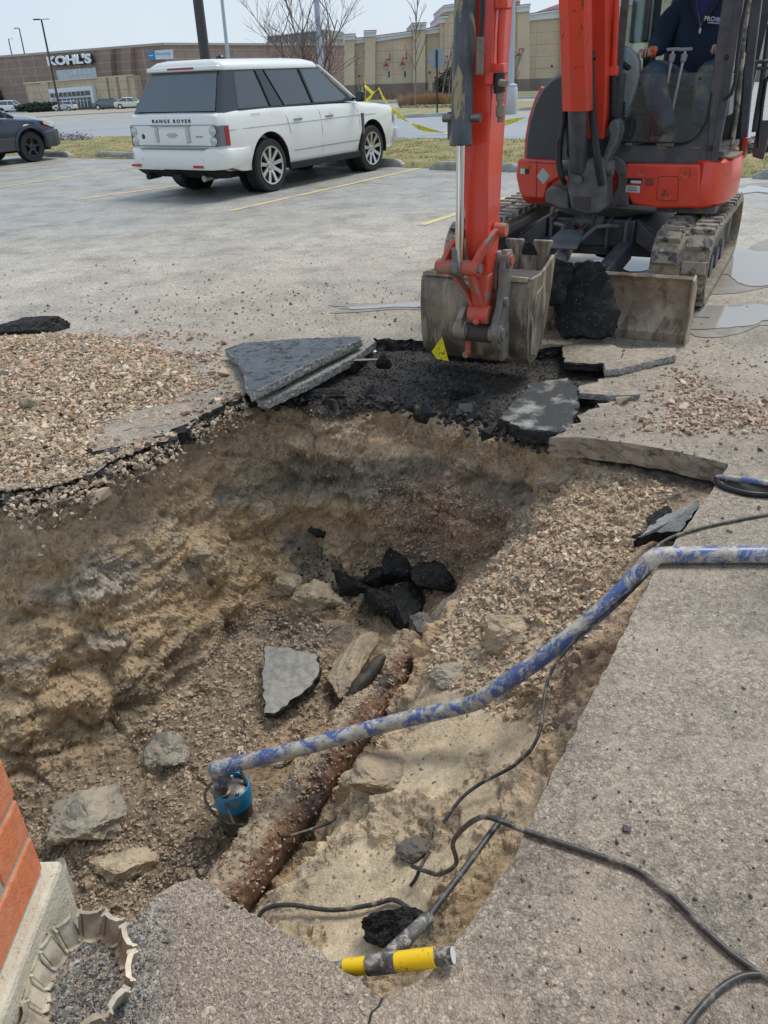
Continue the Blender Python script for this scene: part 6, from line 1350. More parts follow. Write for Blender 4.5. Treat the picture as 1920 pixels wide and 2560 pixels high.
tl([R0,R0+(R1-R0)*.96,R1],[.017,.0145,.010],'rod_boot',m_grip); tl([R1-(R1-R0)*.06,R1+(R2-R1)*.5,R2],[.0075,.0075,.007],'rod',m_cable)
# crushed black hose end on the right
HE=thing('hose_end',tuple(PZ(1860,1215,.0)),'crushed black and blue hose end lying on the slab at the right edge','hose end'); o_=PZ(1860,1215,.0)
rr_=[]; 
Q=[PZ(1792,1196,.012),PZ(1800,1212,.010),PZ(1835,1226,.010),PZ(1890,1236,.012),PZ(1990,1238,.015)]; b=MB(); b.tube([q-o_ for q in spline(Q,6)],.013,12); b.build('lower_lip',m_blackp,HE,60)
Q=[PZ(1792,1196,.012),PZ(1812,1193,.03),PZ(1860,1200,.05),PZ(1990,1215,.06)]; b=MB(); b.tube([q-o_ for q in spline(Q,6)],[.013]*7+[.012]*12,12); b.build('upper_lip',m_bh,HE,60)
b=MB(); b.add([q-o_ for q in [PZ(1800,1200,.012),PZ(1850,1203,.035),PZ(1990,1216,.05),PZ(1990,1236,.015),PZ(1890,1234,.012),PZ(1830,1224,.010)]],[(0,1,2,3,4,5)]); b.build('torn_wall',m_inner,HE)
# ================================================================ segmented metal band, bottom left
m_band=M('weathered_galvanised',(.58,.51,.38),.5,.1,col2=(.28,.24,.18),ns=12,mud=(.50,.46,.38),mudlo=.55,mudhi=.66,muds=9,bmp=.4,bs=80)
ring_px=[(105,2480),(100,2540),(95,2600),(140,2640),(205,2600),(270,2560),(318,2500),(325,2420),(305,2360),(262,2335),(205,2338),(160,2375),(125,2425)]
ctr=PZ(208,2468,0.0); RG=thing('linked_metal_band',tuple(ctr),'ring of hinged pressed metal plates standing on the broken slab at the bottom left','metal band')
rp=[PZ(x,y,.0)[:2]-ctr[:2] for x,y in ring_px]; n=len(rp)
hh=[.05]*n
for i in range(n):
    a=np.array([*rp[i],0.]); c=np.array([*rp[(i+1)%n],0.]); d=c-a; Ls=np.linalg.norm(d); d/=Ls; nn_=np.array([d[1],-d[0],0.])
    if nn_@((a+c)/2)<0: nn_=-nn_
    up=np.array([0,0,1.]); g=.001; a=a+d*g; Ls-=2*g; w0=.046; tl_=nn_*.022; base_=up*.006
    th=np.array([0,0,0])-nn_*.003; rings=[]
    for s_,q,e_ in [(0,.004,0),(.06,.004,0),(.14,-.004,.004),(.5,-.007,.005),(.86,-.004,.004),(.94,.004,0),(1.,.004,0)]:
        p=a+d*Ls*s_+nn_*q; lo=p+base_-up*e_; hi=p+base_+up*(w0+e_)+tl_
        rings.append([lo-nn_*.012+up*.0,lo,hi,hi-nn_*.010+up*.004,hi-nn_*.010+up*.001,hi+th,lo+th,lo-nn_*.012-up*.003])
    b=MB(); b.loft(rings); pl=b.build('band_plate',m_band,RG,25)
    for e_,nm in ((0,'hinge_tab'),(1,'hinge_tab')):
        b=MB(); f0=a+d*Ls*.93+base_+(up*w0+tl_ if e_ else 0); b.prism([f0,f0+d*Ls*.14,f0+d*Ls*.12-nn_*.018,f0+d*Ls*.0-nn_*.018],up*.003); b.build(nm,m_band,pl,25)
    b=MB(); f0=a+d*Ls*1.01-nn_*.004+base_; b.tube([f0,f0+up*w0+tl_],.0042,8); b.build('hinge_pin',m_band,pl,40)
# ================================================================ brick corner of the building
m_brick,t,bb_=newmat('orange_brick'); v=vec_(t); n1=noise(t,v,40,8,.7); n2=noise(t,v,9,5,.6)
c=ramp(t,n1,[(.25,(.48,.13,.05)),(.5,(.66,.19,.075)),(.72,(.74,.29,.14))]); c=mix(t,ramp(t,n2,[(.45,0.),(.7,.35)]),c,(.55,.33,.22)); t.links.new(c,bb_.inputs['Base Color']); bb_.inputs['Roughness'].default_value=.9; bump(t,bb_,noise(t,v,140,5,.7),.7,.004)
m_mortar=M('mortar',(.42,.37,.29),.95,bmp=.8,bs=150)
cx,cy=-.755,1.115
zb0=float((lambda p:p[2])(PY(85,2180,cy))); 
BW=thing('brick_wall',(cx,cy,0),'orange brick corner on its pale concrete foundation at the left edge','brick wall')
b=MB(); b.bbox((-.45,-2.2,-.9),(-.005,-.005,2.9)); b.build('mortar_core',m_mortar,BW)
b=MB()
# foundation: rough concrete block, slightly proud
fo=MB(); fo.bbox((-.5,-2.2,-1.2),(.028,.03,zb0-.0)); fo=fo.build('foundation',m_conc_near,BW,None,.012)
rs=np.random.RandomState(2)
H_=.098; J_=.013; row=0; z=zb0+.012
while z<2.85:
    y=0.0; first=True
    L0=.26 if row%2==0 else .125
    while y>-2.1:
        L1=L0 if first else .26; first=False
        b=MB(); b.bbox((-.10,y-L1,z),(rs.uniform(-.002,.002),y,z+H_)); b.build('brick',m_brick,BW,None,.005) if z<.75 and y>-.9 else None
        if not(z<.75 and y>-.9):
            if 'far_' not in globals(): far_=MB()
            far_.bbox((-.10,y-L1,z),(0,y,z+H_))
        y-=L1+J_
    z+=H_+J_; row+=1
far_.build('brick_courses',m_brick,BW,None); bpy.data.objects['brick_courses']['kind']='stuff'
# strap and small bits in the pit by the corner
b=MB(); q=[PZ(85,2165,-1.1),PZ(140,2150,-1.08),PZ(152,2185,-1.08),PZ(180,2235,-1.12)]; b.loft([[p,p+np.array([.03,.0,.012]),p+np.array([.03,.0,.009]),p-np.array([0,0,.003])] for p in spline(q,5)]); o=b.build('metal_strap',m_band,None,40); rebase(o,q[0]); tag(o,'bent flat strap sticking out of the mud near the brick corner','strap')
b=MB(); q=[PZ(375,2255,-.15),PZ(420,2225,-.13),PZ(485,2212,-.13),PZ(488,2225,-.13),PZ(430,2245,-.14),PZ(380,2270,-.16)]; b.prism(q,(0,0,-.03)); o=b.build('brick_piece',M('pale_red_brick',(.42,.25,.17),.9,col2=(.5,.38,.27),ns=20,bmp=.8,bs=90),None,None,.006); rebase(o,q[0]); tag(o,'muddy pink brick piece peeking over the tip of the broken slab','brick')
# ================================================================ cars
m_carwhite=M('white_car_paint',(.80,.79,.74),.22,mud=(.66,.61,.52),mudlo=.58,mudhi=.85,muds=1.6,coat=.6,rvar=.03)
m_carwhite2=M('plain_white_paint',(.80,.82,.84),.3,coat=.4)
m_carnavy=M('navy_car_paint',(.014,.020,.050),.25,col2=(.022,.03,.06),ns=2,coat=.8,rvar=.03)
m_cladding=M('grey_cladding',(.055,.058,.062),.6)
m_cargreen=M('grey_green_paint',(.11,.16,.16),.25,coat=.6); m_carblue=M('blue_car_paint',(.02,.05,.45),.25,coat=.6); m_carsilver=M('silver_paint',(.6,.64,.66),.3,.2,coat=.4); m_carcream=M('cream_car_paint',(.72,.72,.62),.3,coat=.4)
m_tint,t,b=newmat('tinted_glass'); b.inputs['Base Color'].default_value=(.06,.075,.085,1); b.inputs['Roughness'].default_value=.06; b.inputs['Specular IOR Level'].default_value=.9; b.inputs['Coat Weight'].default_value=.6
m_tintside,t,b=newmat('side_glass'); b.inputs['Base Color'].default_value=(.075,.08,.09,1); b.inputs['Roughness'].default_value=.09; b.inputs['Specular IOR Level'].default_value=.75
m_pill=M('pillar_gloss',(.045,.055,.06),.2)
m_alloy=M('alloy_wheel',(.60,.58,.55),.28,.8); m_alloyd=M('dark_wheel',(.022,.022,.023),.4)
m_under=M('underbody_black',(.012,.012,.012),.8)
m_lens=M('clear_lens',(.42,.43,.44),.15,.35,col2=(.6,.6,.6),ns=40,coat=.5); m_lamph=M('lamp_housing',(.20,.20,.21),.3,.4)
m_sil=M('silver_trim',(.30,.31,.32),.4,.5)
m_amber=M('amber_lens',(.80,.34,.16),.2,coat=.5)
m_exh=M('exhaust_steel',(.35,.32,.28),.35,.8)
def interp(x,xs,ys): return float(np.interp(x,xs,ys))
def wheel(par,x,y,r,wd,mat,spokes=9,name='wheel',rimr=.70,simple=False):
    s=1 if y>0 else -1
    b=MB(); b.lathe([(r*rimr,-wd/2),(r*.93,-wd/2),(r,-wd/2+.03),(r,wd/2-.03),(r*.93,wd/2),(r*rimr,wd/2),(r*rimr,-wd/2)],(x,y-s*wd/2,r),'y',40 if not simple else 16,False); ty=b.build(name,m_rubber,par,40)
    if simple:
        b=MB(); b.lathe([(.02,0),(r*.66,0),(r*.66,.02)],(x,y-(.0 if s>0 else .02)+s*.004,r),'y',14); b.build('rim',mat,ty,40); return ty
    b=MB(); yo=y+s*.002; q=-s
    b.lathe([(r*rimr,0),(r*(rimr+.015),q*.0),(r*(rimr-.0),q*.018),(r*(rimr-.05),q*.03),(r*(rimr-.07),q*.10),(r*.10,q*.11),(.001,q*.11)],(x,yo,r),'y',40,False); b.build('rim_barrel',m_alloyd if mat is m_alloy else mat,ty,40)
    b=MB(); b.lathe([(r*(rimr-.035),q*.002),(r*(rimr+.012),-q*.003),(r*(rimr+.012),q*.02),(r*(rimr-.035),q*.02),(r*(rimr-.035),q*.002)],(x,yo,r),'y',44,False); b.build('rim_lip',mat,ty,40)
    b=MB()
    for k in range(spokes):
        a=2*math.pi*k/spokes+.2; c_,s_=math.cos(a),math.sin(a)
        def P_(rr,tt,yy): return (x+c_*rr-s_*tt,yo+q*yy,r+s_*rr+c_*tt)
        b.loft([[P_(r*.12,-.030,.035),P_(r*.12,.030,.035),P_(r*.12,.030,.07),P_(r*.12,-.030,.07)],[P_(r*.35,-.024,.020),P_(r*.35,.024,.020),P_(r*.35,.024,.06),P_(r*.35,-.024,.06)],[P_(r*(rimr-.04),-.030,.006),P_(r*(rimr-.04),.030,.006),P_(r*(rimr-.04),.030,.04),P_(r*(rimr-.04),-.030,.04)]])
    b.lathe([(.001,q*.018),(r*.15,q*.020),(r*.20,q*.04),(r*.20,q*.08)],(x,yo,r),'y',24); b.build('spokes',mat,ty,35)
    for k in range(5):
        a=2*math.pi*k/5+.5; b=MB(); b.lathe([(.012,q*.015),(.012,q*.04)],(x+.062*math.cos(a),yo,r+.062*math.sin(a)),'y',8); b.build('lug_nut',m_sil,ty,30)
    return ty
def car_body(par,sec,mat,arches,r_arch,name='body',bev=.0,depth=.30):
    """sec: list of (x, zb, zs, zt, w) ; zs shoulder, zt centre height, w half width"""
    X=[q[0] for q in sec]; xs=list(X)
    xs+=list(np.arange(X[0],X[-1],.16))
    for (ax,az) in arches:
        rr=min(r_arch,1e9); xs=[x for x in xs if abs(x-ax)>rr+.01]
        xs+=[ax+rr*math.cos(t_) for t_ in np.linspace(0,math.pi,25)]+[ax-rr-.004,ax+rr+.004]
    xs=sorted(set(round(x,4) for x in xs)); rings=[]
    I=lambda k,x: float(np.interp(x,X,[q[k] for q in sec]))
    for x in xs:
        zb,zs,zt,w_=I(1,x),I(2,x),I(3,x),I(4,x); h=zs-zb; za=zb+.012
        for (ax,az) in arches:
            if abs(x-ax)<=r_arch+1e-6: za=max(za,az+math.sqrt(max(0,r_arch**2-(x-ax)**2)))
        wf=lambda z: w_*float(np.interp((z-zb)/h,[0,.07,.22,.30,.55,.78,.94,.99,1.],[.93,.962,.985,.995,1.,.992,.975,.945,.92]))
        half=[(0,zb),(w_-depth,zb),(w_-depth,za),(w_-.035,za),(wf(za),za+.004)]
        for f in (.2,.4,.6,.8,.93): z=za+(zs-.05-za)*f; half.append((wf(z),z))
        half+=[(w_*.965,zs-.035),(w_*.945,zs-.012),(w_*.90,zs),(w_*.55,zs+(zt-zs)*.7),(0,zt)]
        rings.append([(x,-y,z) for y,z in half]+[(x,y,z) for y,z in half[-2:0:-1]])
    b=MB(); b.loft(rings); return b.build(name,mat,par,30,0)
def gh_build(par,bot,top,mat,name='greenhouse'):
    "bot/top : (x0,x1,half width,z) inclined box, rounded"
    def ring(x0,x1,w_,z,cr):
        P=[];
        for (cx_,cy_,a0) in ((x1-cr,w_-cr,0),(x0+cr,w_-cr,90),(x0+cr,-w_+cr,180),(x1-cr,-w_+cr,270)):
            for k in range(4): a=R_(a0+k*30); P.append((cx_+cr*math.cos(a),cy_+cr*math.sin(a),z))
        return P
    b=MB(); b.loft([ring(*bot,.06),ring(*top,.08)]); return b.build(name,mat,par,35)
def sideY(bot,top,z): t_=(z-bot[3])/(top[3]-bot[3]); return bot[2]+(top[2]-bot[2])*t_
def side_pane(par,bot,top,pts,mat,name='side_window',s=-1,out=.004,th=.006,bev=0):
    b=MB(); P=[(x,s*(sideY(bot,top,z)+out),z) for x,z in pts]; b.prism(P,(0,-s*th,0)); return b.build(name,mat,par,None,bev)
def place(par_label,label,cat,x,y,hd,name='car',group=None):
    return thing(name,(x,y,float(gzf(y))),label,cat,hd,group)
# --- the white luxury SUV
rrp,frp=PZ(681,479),PZ(931,427); hd=math.atan2((frp-rrp)[1],(frp-rrp)[0]); fwd=np.array([math.cos(hd),math.sin(hd),0]); lft_=np.array([-math.sin(hd),math.cos(hd),0])
rax=rrp+lft_*.90; cen=rax+fwd*1.44
SUV=thing('parked_suv',tuple(cen),'white luxury SUV with dark tinted windows parked nose to the grass strip','SUV',hd)
sec=[(-2.50,.56,1.06,1.07,.80),(-2.47,.50,1.13,1.14,.90),(-2.38,.44,1.17,1.18,.945),(-2.1,.36,1.18,1.19,.962),(-1.44,.33,1.185,1.19,.968),(-.6,.33,1.175,1.18,.968),(.3,.33,1.165,1.17,.968),(.95,.33,1.15,1.17,.966),(1.15,.33,1.12,1.18,.962),(1.7,.33,1.09,1.15,.955),(2.1,.36,1.06,1.12,.94),(2.30,.42,1.01,1.07,.90),(2.40,.46,.95,.98,.82),(2.44,.50,.85,.86,.70)]
suvb=car_body(SUV,sec,m_carwhite,[(-1.44,.40),(1.44,.40)],.455)
for ax in (-1.44,1.44):
    for s in (-1,1):
        b=MB(); 
        for q in range(12):
            a0,a1=R_(-12+q*17),R_(-12+(q+1)*17)
            b.add([(ax+.452*math.cos(a),s*yy,.40+.452*math.sin(a)) for a,yy in ((a0,.955),(a1,.955),(a1,.60),(a0,.60))],[(0,1,2,3)])
        b.add([(ax+.45*math.cos(a),s*.62,.40+.45*math.sin(a)) for a in np.linspace(0,2*math.pi,24,endpoint=False)],[tuple(range(24))]); b.build('wheel_arch_liner',m_under,SUV,40,recalc=False)
        wheel(SUV,ax,s*.945,.383,.26,m_alloy)
bot=(-2.40,1.02,.905,1.165); top=(-2.10,.20,.735,1.70)
gh=gh_build(SUV,bot,top,m_pill)
b=MB(); rings=[]
for (z,i0,w_) in [(1.69,0,.745),(1.72,.0,.75),(1.77,-.03,.725),(1.815,-.10,.62),(1.835,-.22,.45)]:
    x0,x1=-2.11-i0*.4,.22+i0*2.2; cr=.10; P=[]
    for (cx_,cy_,a0) in ((x1-cr,w_-cr,0),(x0+cr,w_-cr,90),(x0+cr,-w_+cr,180),(x1-cr,-w_+cr,270)):
        for k in range(4): a=R_(a0+k*30); P.append((cx_+cr*math.cos(a),cy_+cr*math.sin(a),z+(.0)))
    rings.append(P)
b.loft(rings); roof=b.build('roof',m_carwhite,SUV,50)
b=MB(); b.prism([(-2.10,-.72,1.695),(-2.10,.72,1.695),(-2.175,.70,1.70),(-2.175,-.70,1.70)],(0.02,0,.055)); sp=b.build('roof_spoiler',m_carwhite,roof,40,.012)
b=MB(); b.box((-2.170,0.0,1.728),(.012,.52,.024)); b.build('brake_light',M('dark_red_lamp',(.35,.03,.04),.3),sp)
b=MB(); b.lathe([(.085,0),(.08,.03),(.055,.06),(.02,.072)],(-1.15,.12,1.835),'z',20); b.build('antenna_dome',m_blackp,roof,50)
for s in (-1,1):
    b=MB(); b.tube([(1.06,s*.915,1.16),(.62,s*.83,1.45),(.20,s*.742,1.715)],[.024,.022,.02],8); b.build('windscreen_pillar',m_carwhite,SUV,50)
    side_pane(SUV,bot,top,[(-2.02,1.195),(-1.33,1.195),(-1.43,1.665),(-1.86,1.665)],m_tintside,'rear_quarter_window',s)
    side_pane(SUV,bot,top,[(-1.27,1.195),(-.98,1.195),(-1.22,1.665),(-1.37,1.665)],m_pill,'window_divider',s)
    side_pane(SUV,bot,top,[(-.94,1.195),(-.27,1.195),(-.40,1.665),(-1.18,1.665)],m_tintside,'rear_door_window',s)
    side_pane(SUV,bot,top,[(-.17,1.195),(.80,1.195),(.62,1.33),(.18,1.665),(-.28,1.665)],m_tint,'front_door_window',s)
    b=MB()
    for P in ([(-2.03,1.185),(.88,1.175)],): b.tube([(x,s*(sideY(bot,top,z)+.012),z) for x,z in P],.009,6)
    b.build('waist_trim',m_blackp,SUV,40)
    b=MB()
    for (x0,z0,x1,z1) in [(-.22,1.18,-.34,1.68),(-.955,1.18,-1.20,1.68),(-1.30,1.18,-1.40,1.68)]: 
        b=MB(); b.tube([(x0,s*(sideY(bot,top,z0)+.010),z0),(x1,s*(sideY(bot,top,z1)+.010),z1)],.010,6); b.build('window_seal',m_blackp,SUV,40)
    # door seams
    def seam(pts,nm='door_seam',off=.0015,r=.0035):
        b=MB()
        P=[]
        for x,z in pts:
            w_=interp(x,[q[0] for q in sec],[q[4] for q in sec]); zb=interp(x,[q[0] for q in sec],[q[1] for q in sec]); zs=interp(x,[q[0] for q in sec],[q[2] for q in sec]); f=(z-zb)/(zs-zb)
            ww=w_*interp(f,[0,.07,.22,.30,.55,.78,.94,.99,1.],[.9,.955,.985,.995,1.,.992,.975,.945,.92]); P.append((x,s*(ww+off),z))
        b.tube(P,r,5); return b.build(nm,m_lamph,SUV,40)
    seam([(-1.05,1.15),(-.98,1.0),(-.92,.80)]); seam([(-.20,1.15),(-.12,1.05),(-.09,.8),(-.09,.5),(-.11,.37)]); seam([(.93,1.14),(1.0,1.02),(1.03,.8),(1.0,.5),(.90,.37)]); seam([(-2.32,.93),(-1.9,.935),(-1.0,.935),(.0,.94),(1.0,.945),(1.5,.94),(2.2,.92)],'body_crease'); seam([(-.86,.545),(-.1,.55),(.98,.555)],'lower_crease',.002,.006)
    b=MB(); b.box((.0,s*.94,.33),(2.0,.06,.10)); b.build('sill',m_under,SUV,None,.01)
    for x in (-.72,.13):
        b=MB(); b.box((x,s*.970,.985),(.20,.022,.034)); h=b.build('door_handle',m_sil,SUV,40,.008)
        b=MB(); b.lathe([(.055,0),(.05,.002)],(x+.03,s*.957,.985),'y',20); b.build('handle_cup',m_carwhite,h,50)
    b=MB(); b.box((1.13,s*.958,.80),(.085,.02,.34)); sv=b.build('side_vent',m_pill,SUV,40,.004)
    for k in range(9):
        b=MB(); b.box((1.14,s*.969,.66+k*.036),(.05,.006,.012),rot=(0,R_(25),0)); b.build('vent_slat',m_sil,sv)
    b=MB(); b.box((.98,s*1.03,1.235),(.12,.15,.17)); mr=b.build('door_mirror',m_blackp,SUV,50,.035)
    b=MB(); b.box((.916,s*1.035,1.24),(.004,.115,.125)); b.build('mirror_glass',m_tint,mr,None,.003)
    b=MB(); b.box((.95,s*.945,1.20),(.05,.10,.03)); b.build('mirror_arm',m_blackp,mr)
b=MB(); b.box((-1.70,-.9455,1.03),(.20,.006,.19)); b.build('fuel_flap',m_carwhite,SUV,None,.002)
b=MB(); b.lathe([(.03,0)]*2,(0,0,0)) if False else None
# rear: glass, panels, lamps, bumper
b=MB(); b.prism([(-2.414,-.80,1.185),(-2.414,.80,1.185),(-2.128,.665,1.675),(-2.128,-.665,1.675)],(.01,0,.006)); b.build('rear_window',m_tint,SUV,None)
b=MB(); b.tube([(-2.418,.0,1.20),(-2.37,.18,1.27),(-2.31,.36,1.38)],.008,6) if False else None
b=MB(); pth_=[(-1.92,.968,.50),(-2.10,.972,.465),(-2.30,.972,.44),(-2.44,.955,.43),(-2.53,.90,.425),(-2.585,.78,.42),(-2.60,.55,.42),(-2.605,0,.42)]; pth_=[(x,-y,z) for x,y,z in pth_]+[(x,y,z) for x,y,z in pth_[-2::-1]]
rings=[]
for (x,y,z0) in pth_:
    c0=np.array([-2.0,0]); dv_=np.array([x,y])-c0; dv_/=np.linalg.norm(dv_); P=[]
    for (o_,z) in [(-.10,z0),(-.02,z0),(.0,z0+.03),(.004,z0+.12),(.0,z0+.20),(-.012,.685),(-.03,.70),(-.12,.70)]: P.append((x+dv_[0]*o_,y+dv_[1]*o_,z))
    rings.append(P)
b.loft(rings); bp=b.build('rear_bumper',m_carwhite,SUV,40)
b=MB(); b.box((-2.56,-.02,.703),(.10,1.32,.008)); b.build('bumper_tread',m_lamph,bp,None,.003)
b=MB(); b.prism([(-2.48,-.92,.40),(-2.565,-.78,.40),(-2.565,.78,.40),(-2.48,.92,.40)],(.18,0,-.11)); b.build('rear_valance',m_under,SUV,None,.02)
for y in (-.52,.78): b=MB(); b.box((-2.602,y,.465),(.012,.20,.035)); b.build('bumper_reflector',m_redlamp,bp,None,.003)
for y in (-.62,-.22,.22,.62): b=MB(); b.lathe([(.016,0),(.016,.004)],(-2.606,y,.56),'x',12); b.build('parking_sensor',m_carwhite,bp,40)
b=MB(); b.prism([(-2.512,-.80,.74),(-2.512,.80,.74),(-2.512,.80,1.0),(-2.512,-.80,1.0)],(.02,0,0)); tg=b.build('tailgate_panel',m_carwhite,SUV,None,.006)
for z in (.73,1.012): b=MB(); b.tube([(-2.505,-.88,z),(-2.512,-.8,z),(-2.512,.8,z),(-2.505,.88,z)],.004,5); b.build('tailgate_seam',m_lamph,tg)
b=MB(); b.box((-2.517,0,.85),(.012,.56,.22)); pr=b.build('plate_recess',m_carwhite,tg,None,.012)
b=MB(); b.box((-2.52,.02,1.005),(.03,.80,.016)); b.build('plate_lamp_bar',m_sil,tg)
for y in (-.32,.32): b=MB(); b.box((-2.525,y,.885),(.018,.065,.20)); b.build('reversing_lamp',m_lens,tg,40,.012)
for y in (-.10,.10): b=MB(); b.lathe([(.008,0),(.008,-.006)],(-2.523,y,.88),'x',8); b.build('plate_screw',m_blackp,pr)
b=MB(); b.box((-2.521,0,.875),(.004,.17,.07)); b.build('plate_boss',m_carwhite,pr,None,.002)
b=MB(); b.box((-2.515,-.53,.86),(.008,.13,.018)); b.build('badge_bar',m_sil,tg)
b=MB(); b.lathe([(.001,-.008),(.028,-.006),(.036,0)],(-2.512,.62,.86),'x',20); bd=b.build('oval_badge',m_blackp,tg,40); bd.scale=(1,1,1)
Mr=axes((-2.522,.62,.86),(0,-1,0),(0,0,1),(-1,0,0)); text_obj('badge_text','LR',.026,m_sil,Mr,bd,ext=.001)
Mr=axes((-2.505,.0,1.062),(0,-1,0),(0.02,0,1),(-1,0,0.02))@Matrix.Diagonal((1.32,1,1,1)); text_obj('lettering','RANGE ROVER',.066,m_blackp,Mr,suvb,ext=.004,font_bold=.0004,spacing=1.48)
for s in (-1,1):
    b=MB(); b.prism([(-2.485,s*.90,.73),(-2.512,s*.73,.73),(-2.512,s*.73,1.0),(-2.49,s*.885,1.0)],(.02,0,0)); tl_=b.build('tail_lamp',m_lamph,SUV,40,.006)
    b=MB(); b.prism([(-2.49,s*.905,.73),(-2.34,s*.962,.735),(-2.34,s*.958,1.0),(-2.485,s*.90,1.0)],(.0,s*.006,0)); b.build('lamp_side',m_lamph,tl_,40)
    for z in (.80,.93):
        b=MB(); b.lathe([(.001,-.012),(.045,-.010),(.056,-.004),(.062,-.008),(.066,.004)],(-2.512,s*.80,z),'x',24); b.build('round_lens',m_lens,tl_,40)
    b=MB(); b.prism([(-2.40,s*.948,.745),(-2.355,s*.965,.745),(-2.355,s*.962,.985),(-2.41,s*.940,.985)],(0,s*.008,0)); b.build('side_marker',m_redlamp,tl_,40)
b=MB(); b.tube([(-2.55,-.55,.30),(-2.25,-.55,.31)],.045,16); b.build('exhaust_pipe',m_exh,SUV,40); b=MB(); b.tube([(-2.55,.62,.30),(-2.3,.62,.31)],.045,16); b.build('exhaust_pipe',m_under,SUV,40)
b=MB(); b.box((-2.50,0,.30),(.10,.16,.10)); b.build('tow_hitch',m_under,SUV,None,.01); b=MB(); b.box((0,0,.36),(4.3,1.25,.20)); b.build('underbody',m_under,SUV)
for s in (-1,1): b=MB(); b.prism([(2.38,s*.62,.76),(2.38,s*.9,.76),(2.2,s*.935,.76),(2.2,s*.935,.93),(2.38,s*.88,.92),(2.40,s*.62,.92)],(.02,0,0)); b.build('headlamp',m_lens,SUV,None)
b=MB(); b.prism([(2.28,-.97,.42),(2.52,-.78,.42),(2.52,.78,.42),(2.28,.97,.42)],(0,0,.26)); b.build('front_bumper',m_carwhite,SUV,40,.03)
# --- generic smaller car
def sedan(label,x,y,hd,mat,L=4.7,h=1.45,kind='sedan',glass=m_tint,group='cars parked at the store',scale=1.,name='parked_car'):
    root=thing(name,(x,y,float(gzf(y))),label,'car',hd,group); k=L/4.7
    zb=.26; zs=.92 if kind=='sedan' else 1.02
    zr=h; 
    sc_=[(-2.34*k,.42,.78,.80,.62),(-2.27*k,.34,.86,.90,.78),(-1.9*k,zb,.93*zs/.92,.97*zs/.92,.87),(-1.2*k,zb,zs+.02,zs+.03,.89),(0,zb,zs,zs+.01,.895),(1.0*k,zb,zs-.02,zs+.01,.89),(1.5*k,zb,zs-.09,zs-.02,.88),(2.0*k,zb+.04,zs-.18,zs-.10,.84),(2.27*k,.32,zs-.30,zs-.24,.74),(2.34*k,.40,zs-.40,zs-.38,.58)]
    bd=car_body(root,sc_,mat,[(-1.36*k,.33),(1.40*k,.33)],.375,depth=.25)
    if kind=='sedan': bt=(-1.72*k,1.05*k,.83,zs-.02); tp=(-.95*k,.28*k,.62,zr-.05)
    else: bt=(-2.18*k,1.0*k,.84,zs-.02); tp=(-1.95*k,.25*k,.66,zr-.06)
    gh_build(root,bt,tp,glass)
    b=MB(); b.loft([[(tp[0]-.05,-tp[2]-.01,tp[3]-.01),(tp[1]+.08,-tp[2]-.01,tp[3]-.01),(tp[1]+.08,tp[2]+.01,tp[3]-.01),(tp[0]-.05,tp[2]+.01,tp[3]-.01)],[(tp[0],-tp[2]+.1,zr),(tp[1]-.1,-tp[2]+.1,zr),(tp[1]-.1,tp[2]-.1,zr),(tp[0],tp[2]-.1,zr)]]); b.build('roof',mat,root,40,.02)
    for s in (-1,1):
        for (xa,xb) in ((bt[0],tp[0]),(bt[1],tp[1]),(-.25*k,-.33*k)):
            b=MB(); b.tube([(xa,s*bt[2],bt[3]),(xb,s*tp[2],tp[3])],.035,6); b.build('pillar',mat,root,50)
        for ax in (-1.36*k,1.40*k): wheel(root,ax,s*.885,.33,.21,m_alloyd if mat is m_carwhite2 and kind!='sedan' else m_alloy,simple=True)
        b=MB(); b.box((2.22*k,s*.66,zs-.27),(.14,.24,.13)); b.build('headlight',m_lens,root,None,.02)
        b=MB(); b.box((-2.28*k,s*.68,.82),(.08,.26,.14)); b.build('tail_light',m_redlamp,root,None,.02)
        b=MB(); b.box((.82*k,s*.98,zs+.05),(.08,.14,.11)); b.build('door_mirror',mat,root,None,.03)
    b=MB(); b.box((0,0,.28),(4.2*k,1.1,.14)); b.build('underbody',m_under,root)
    return root
def far_car(pxc,pyc,**k):
    p=PG(pxc,pyc); return p
def sed_at(px,py,hd_deg,label,mat,**k):
    p=PG(px,py); sc=k.pop('s',1.0); r=sedan(label,p[0],p[1],R_(hd_deg),mat,**k); r.scale=(sc,sc,sc); r.location[2]=p[2]; return r
sed_at(276,273.5,-8,'grey green sedan parked broadside in front of the store doors',m_cargreen,s=.88)
sed_at(330,271.5,-4,'cream white sedan partly behind the rear window of the white SUV',m_carcream,s=.86)
sed_at(34,280.5,-2,'white compact SUV at the left edge above the dark blue car',m_carwhite2,kind='suv',h=1.62,s=.92)
sed_at(165,277.5,165,'small pale silver hatchback left of the store doors',m_carsilver,kind='suv',L=4.1,h=1.5,s=.75)
sed_at(352,264,-10,'bright blue car showing beside the cream white sedan',m_carblue,kind='sedan',s=.9)
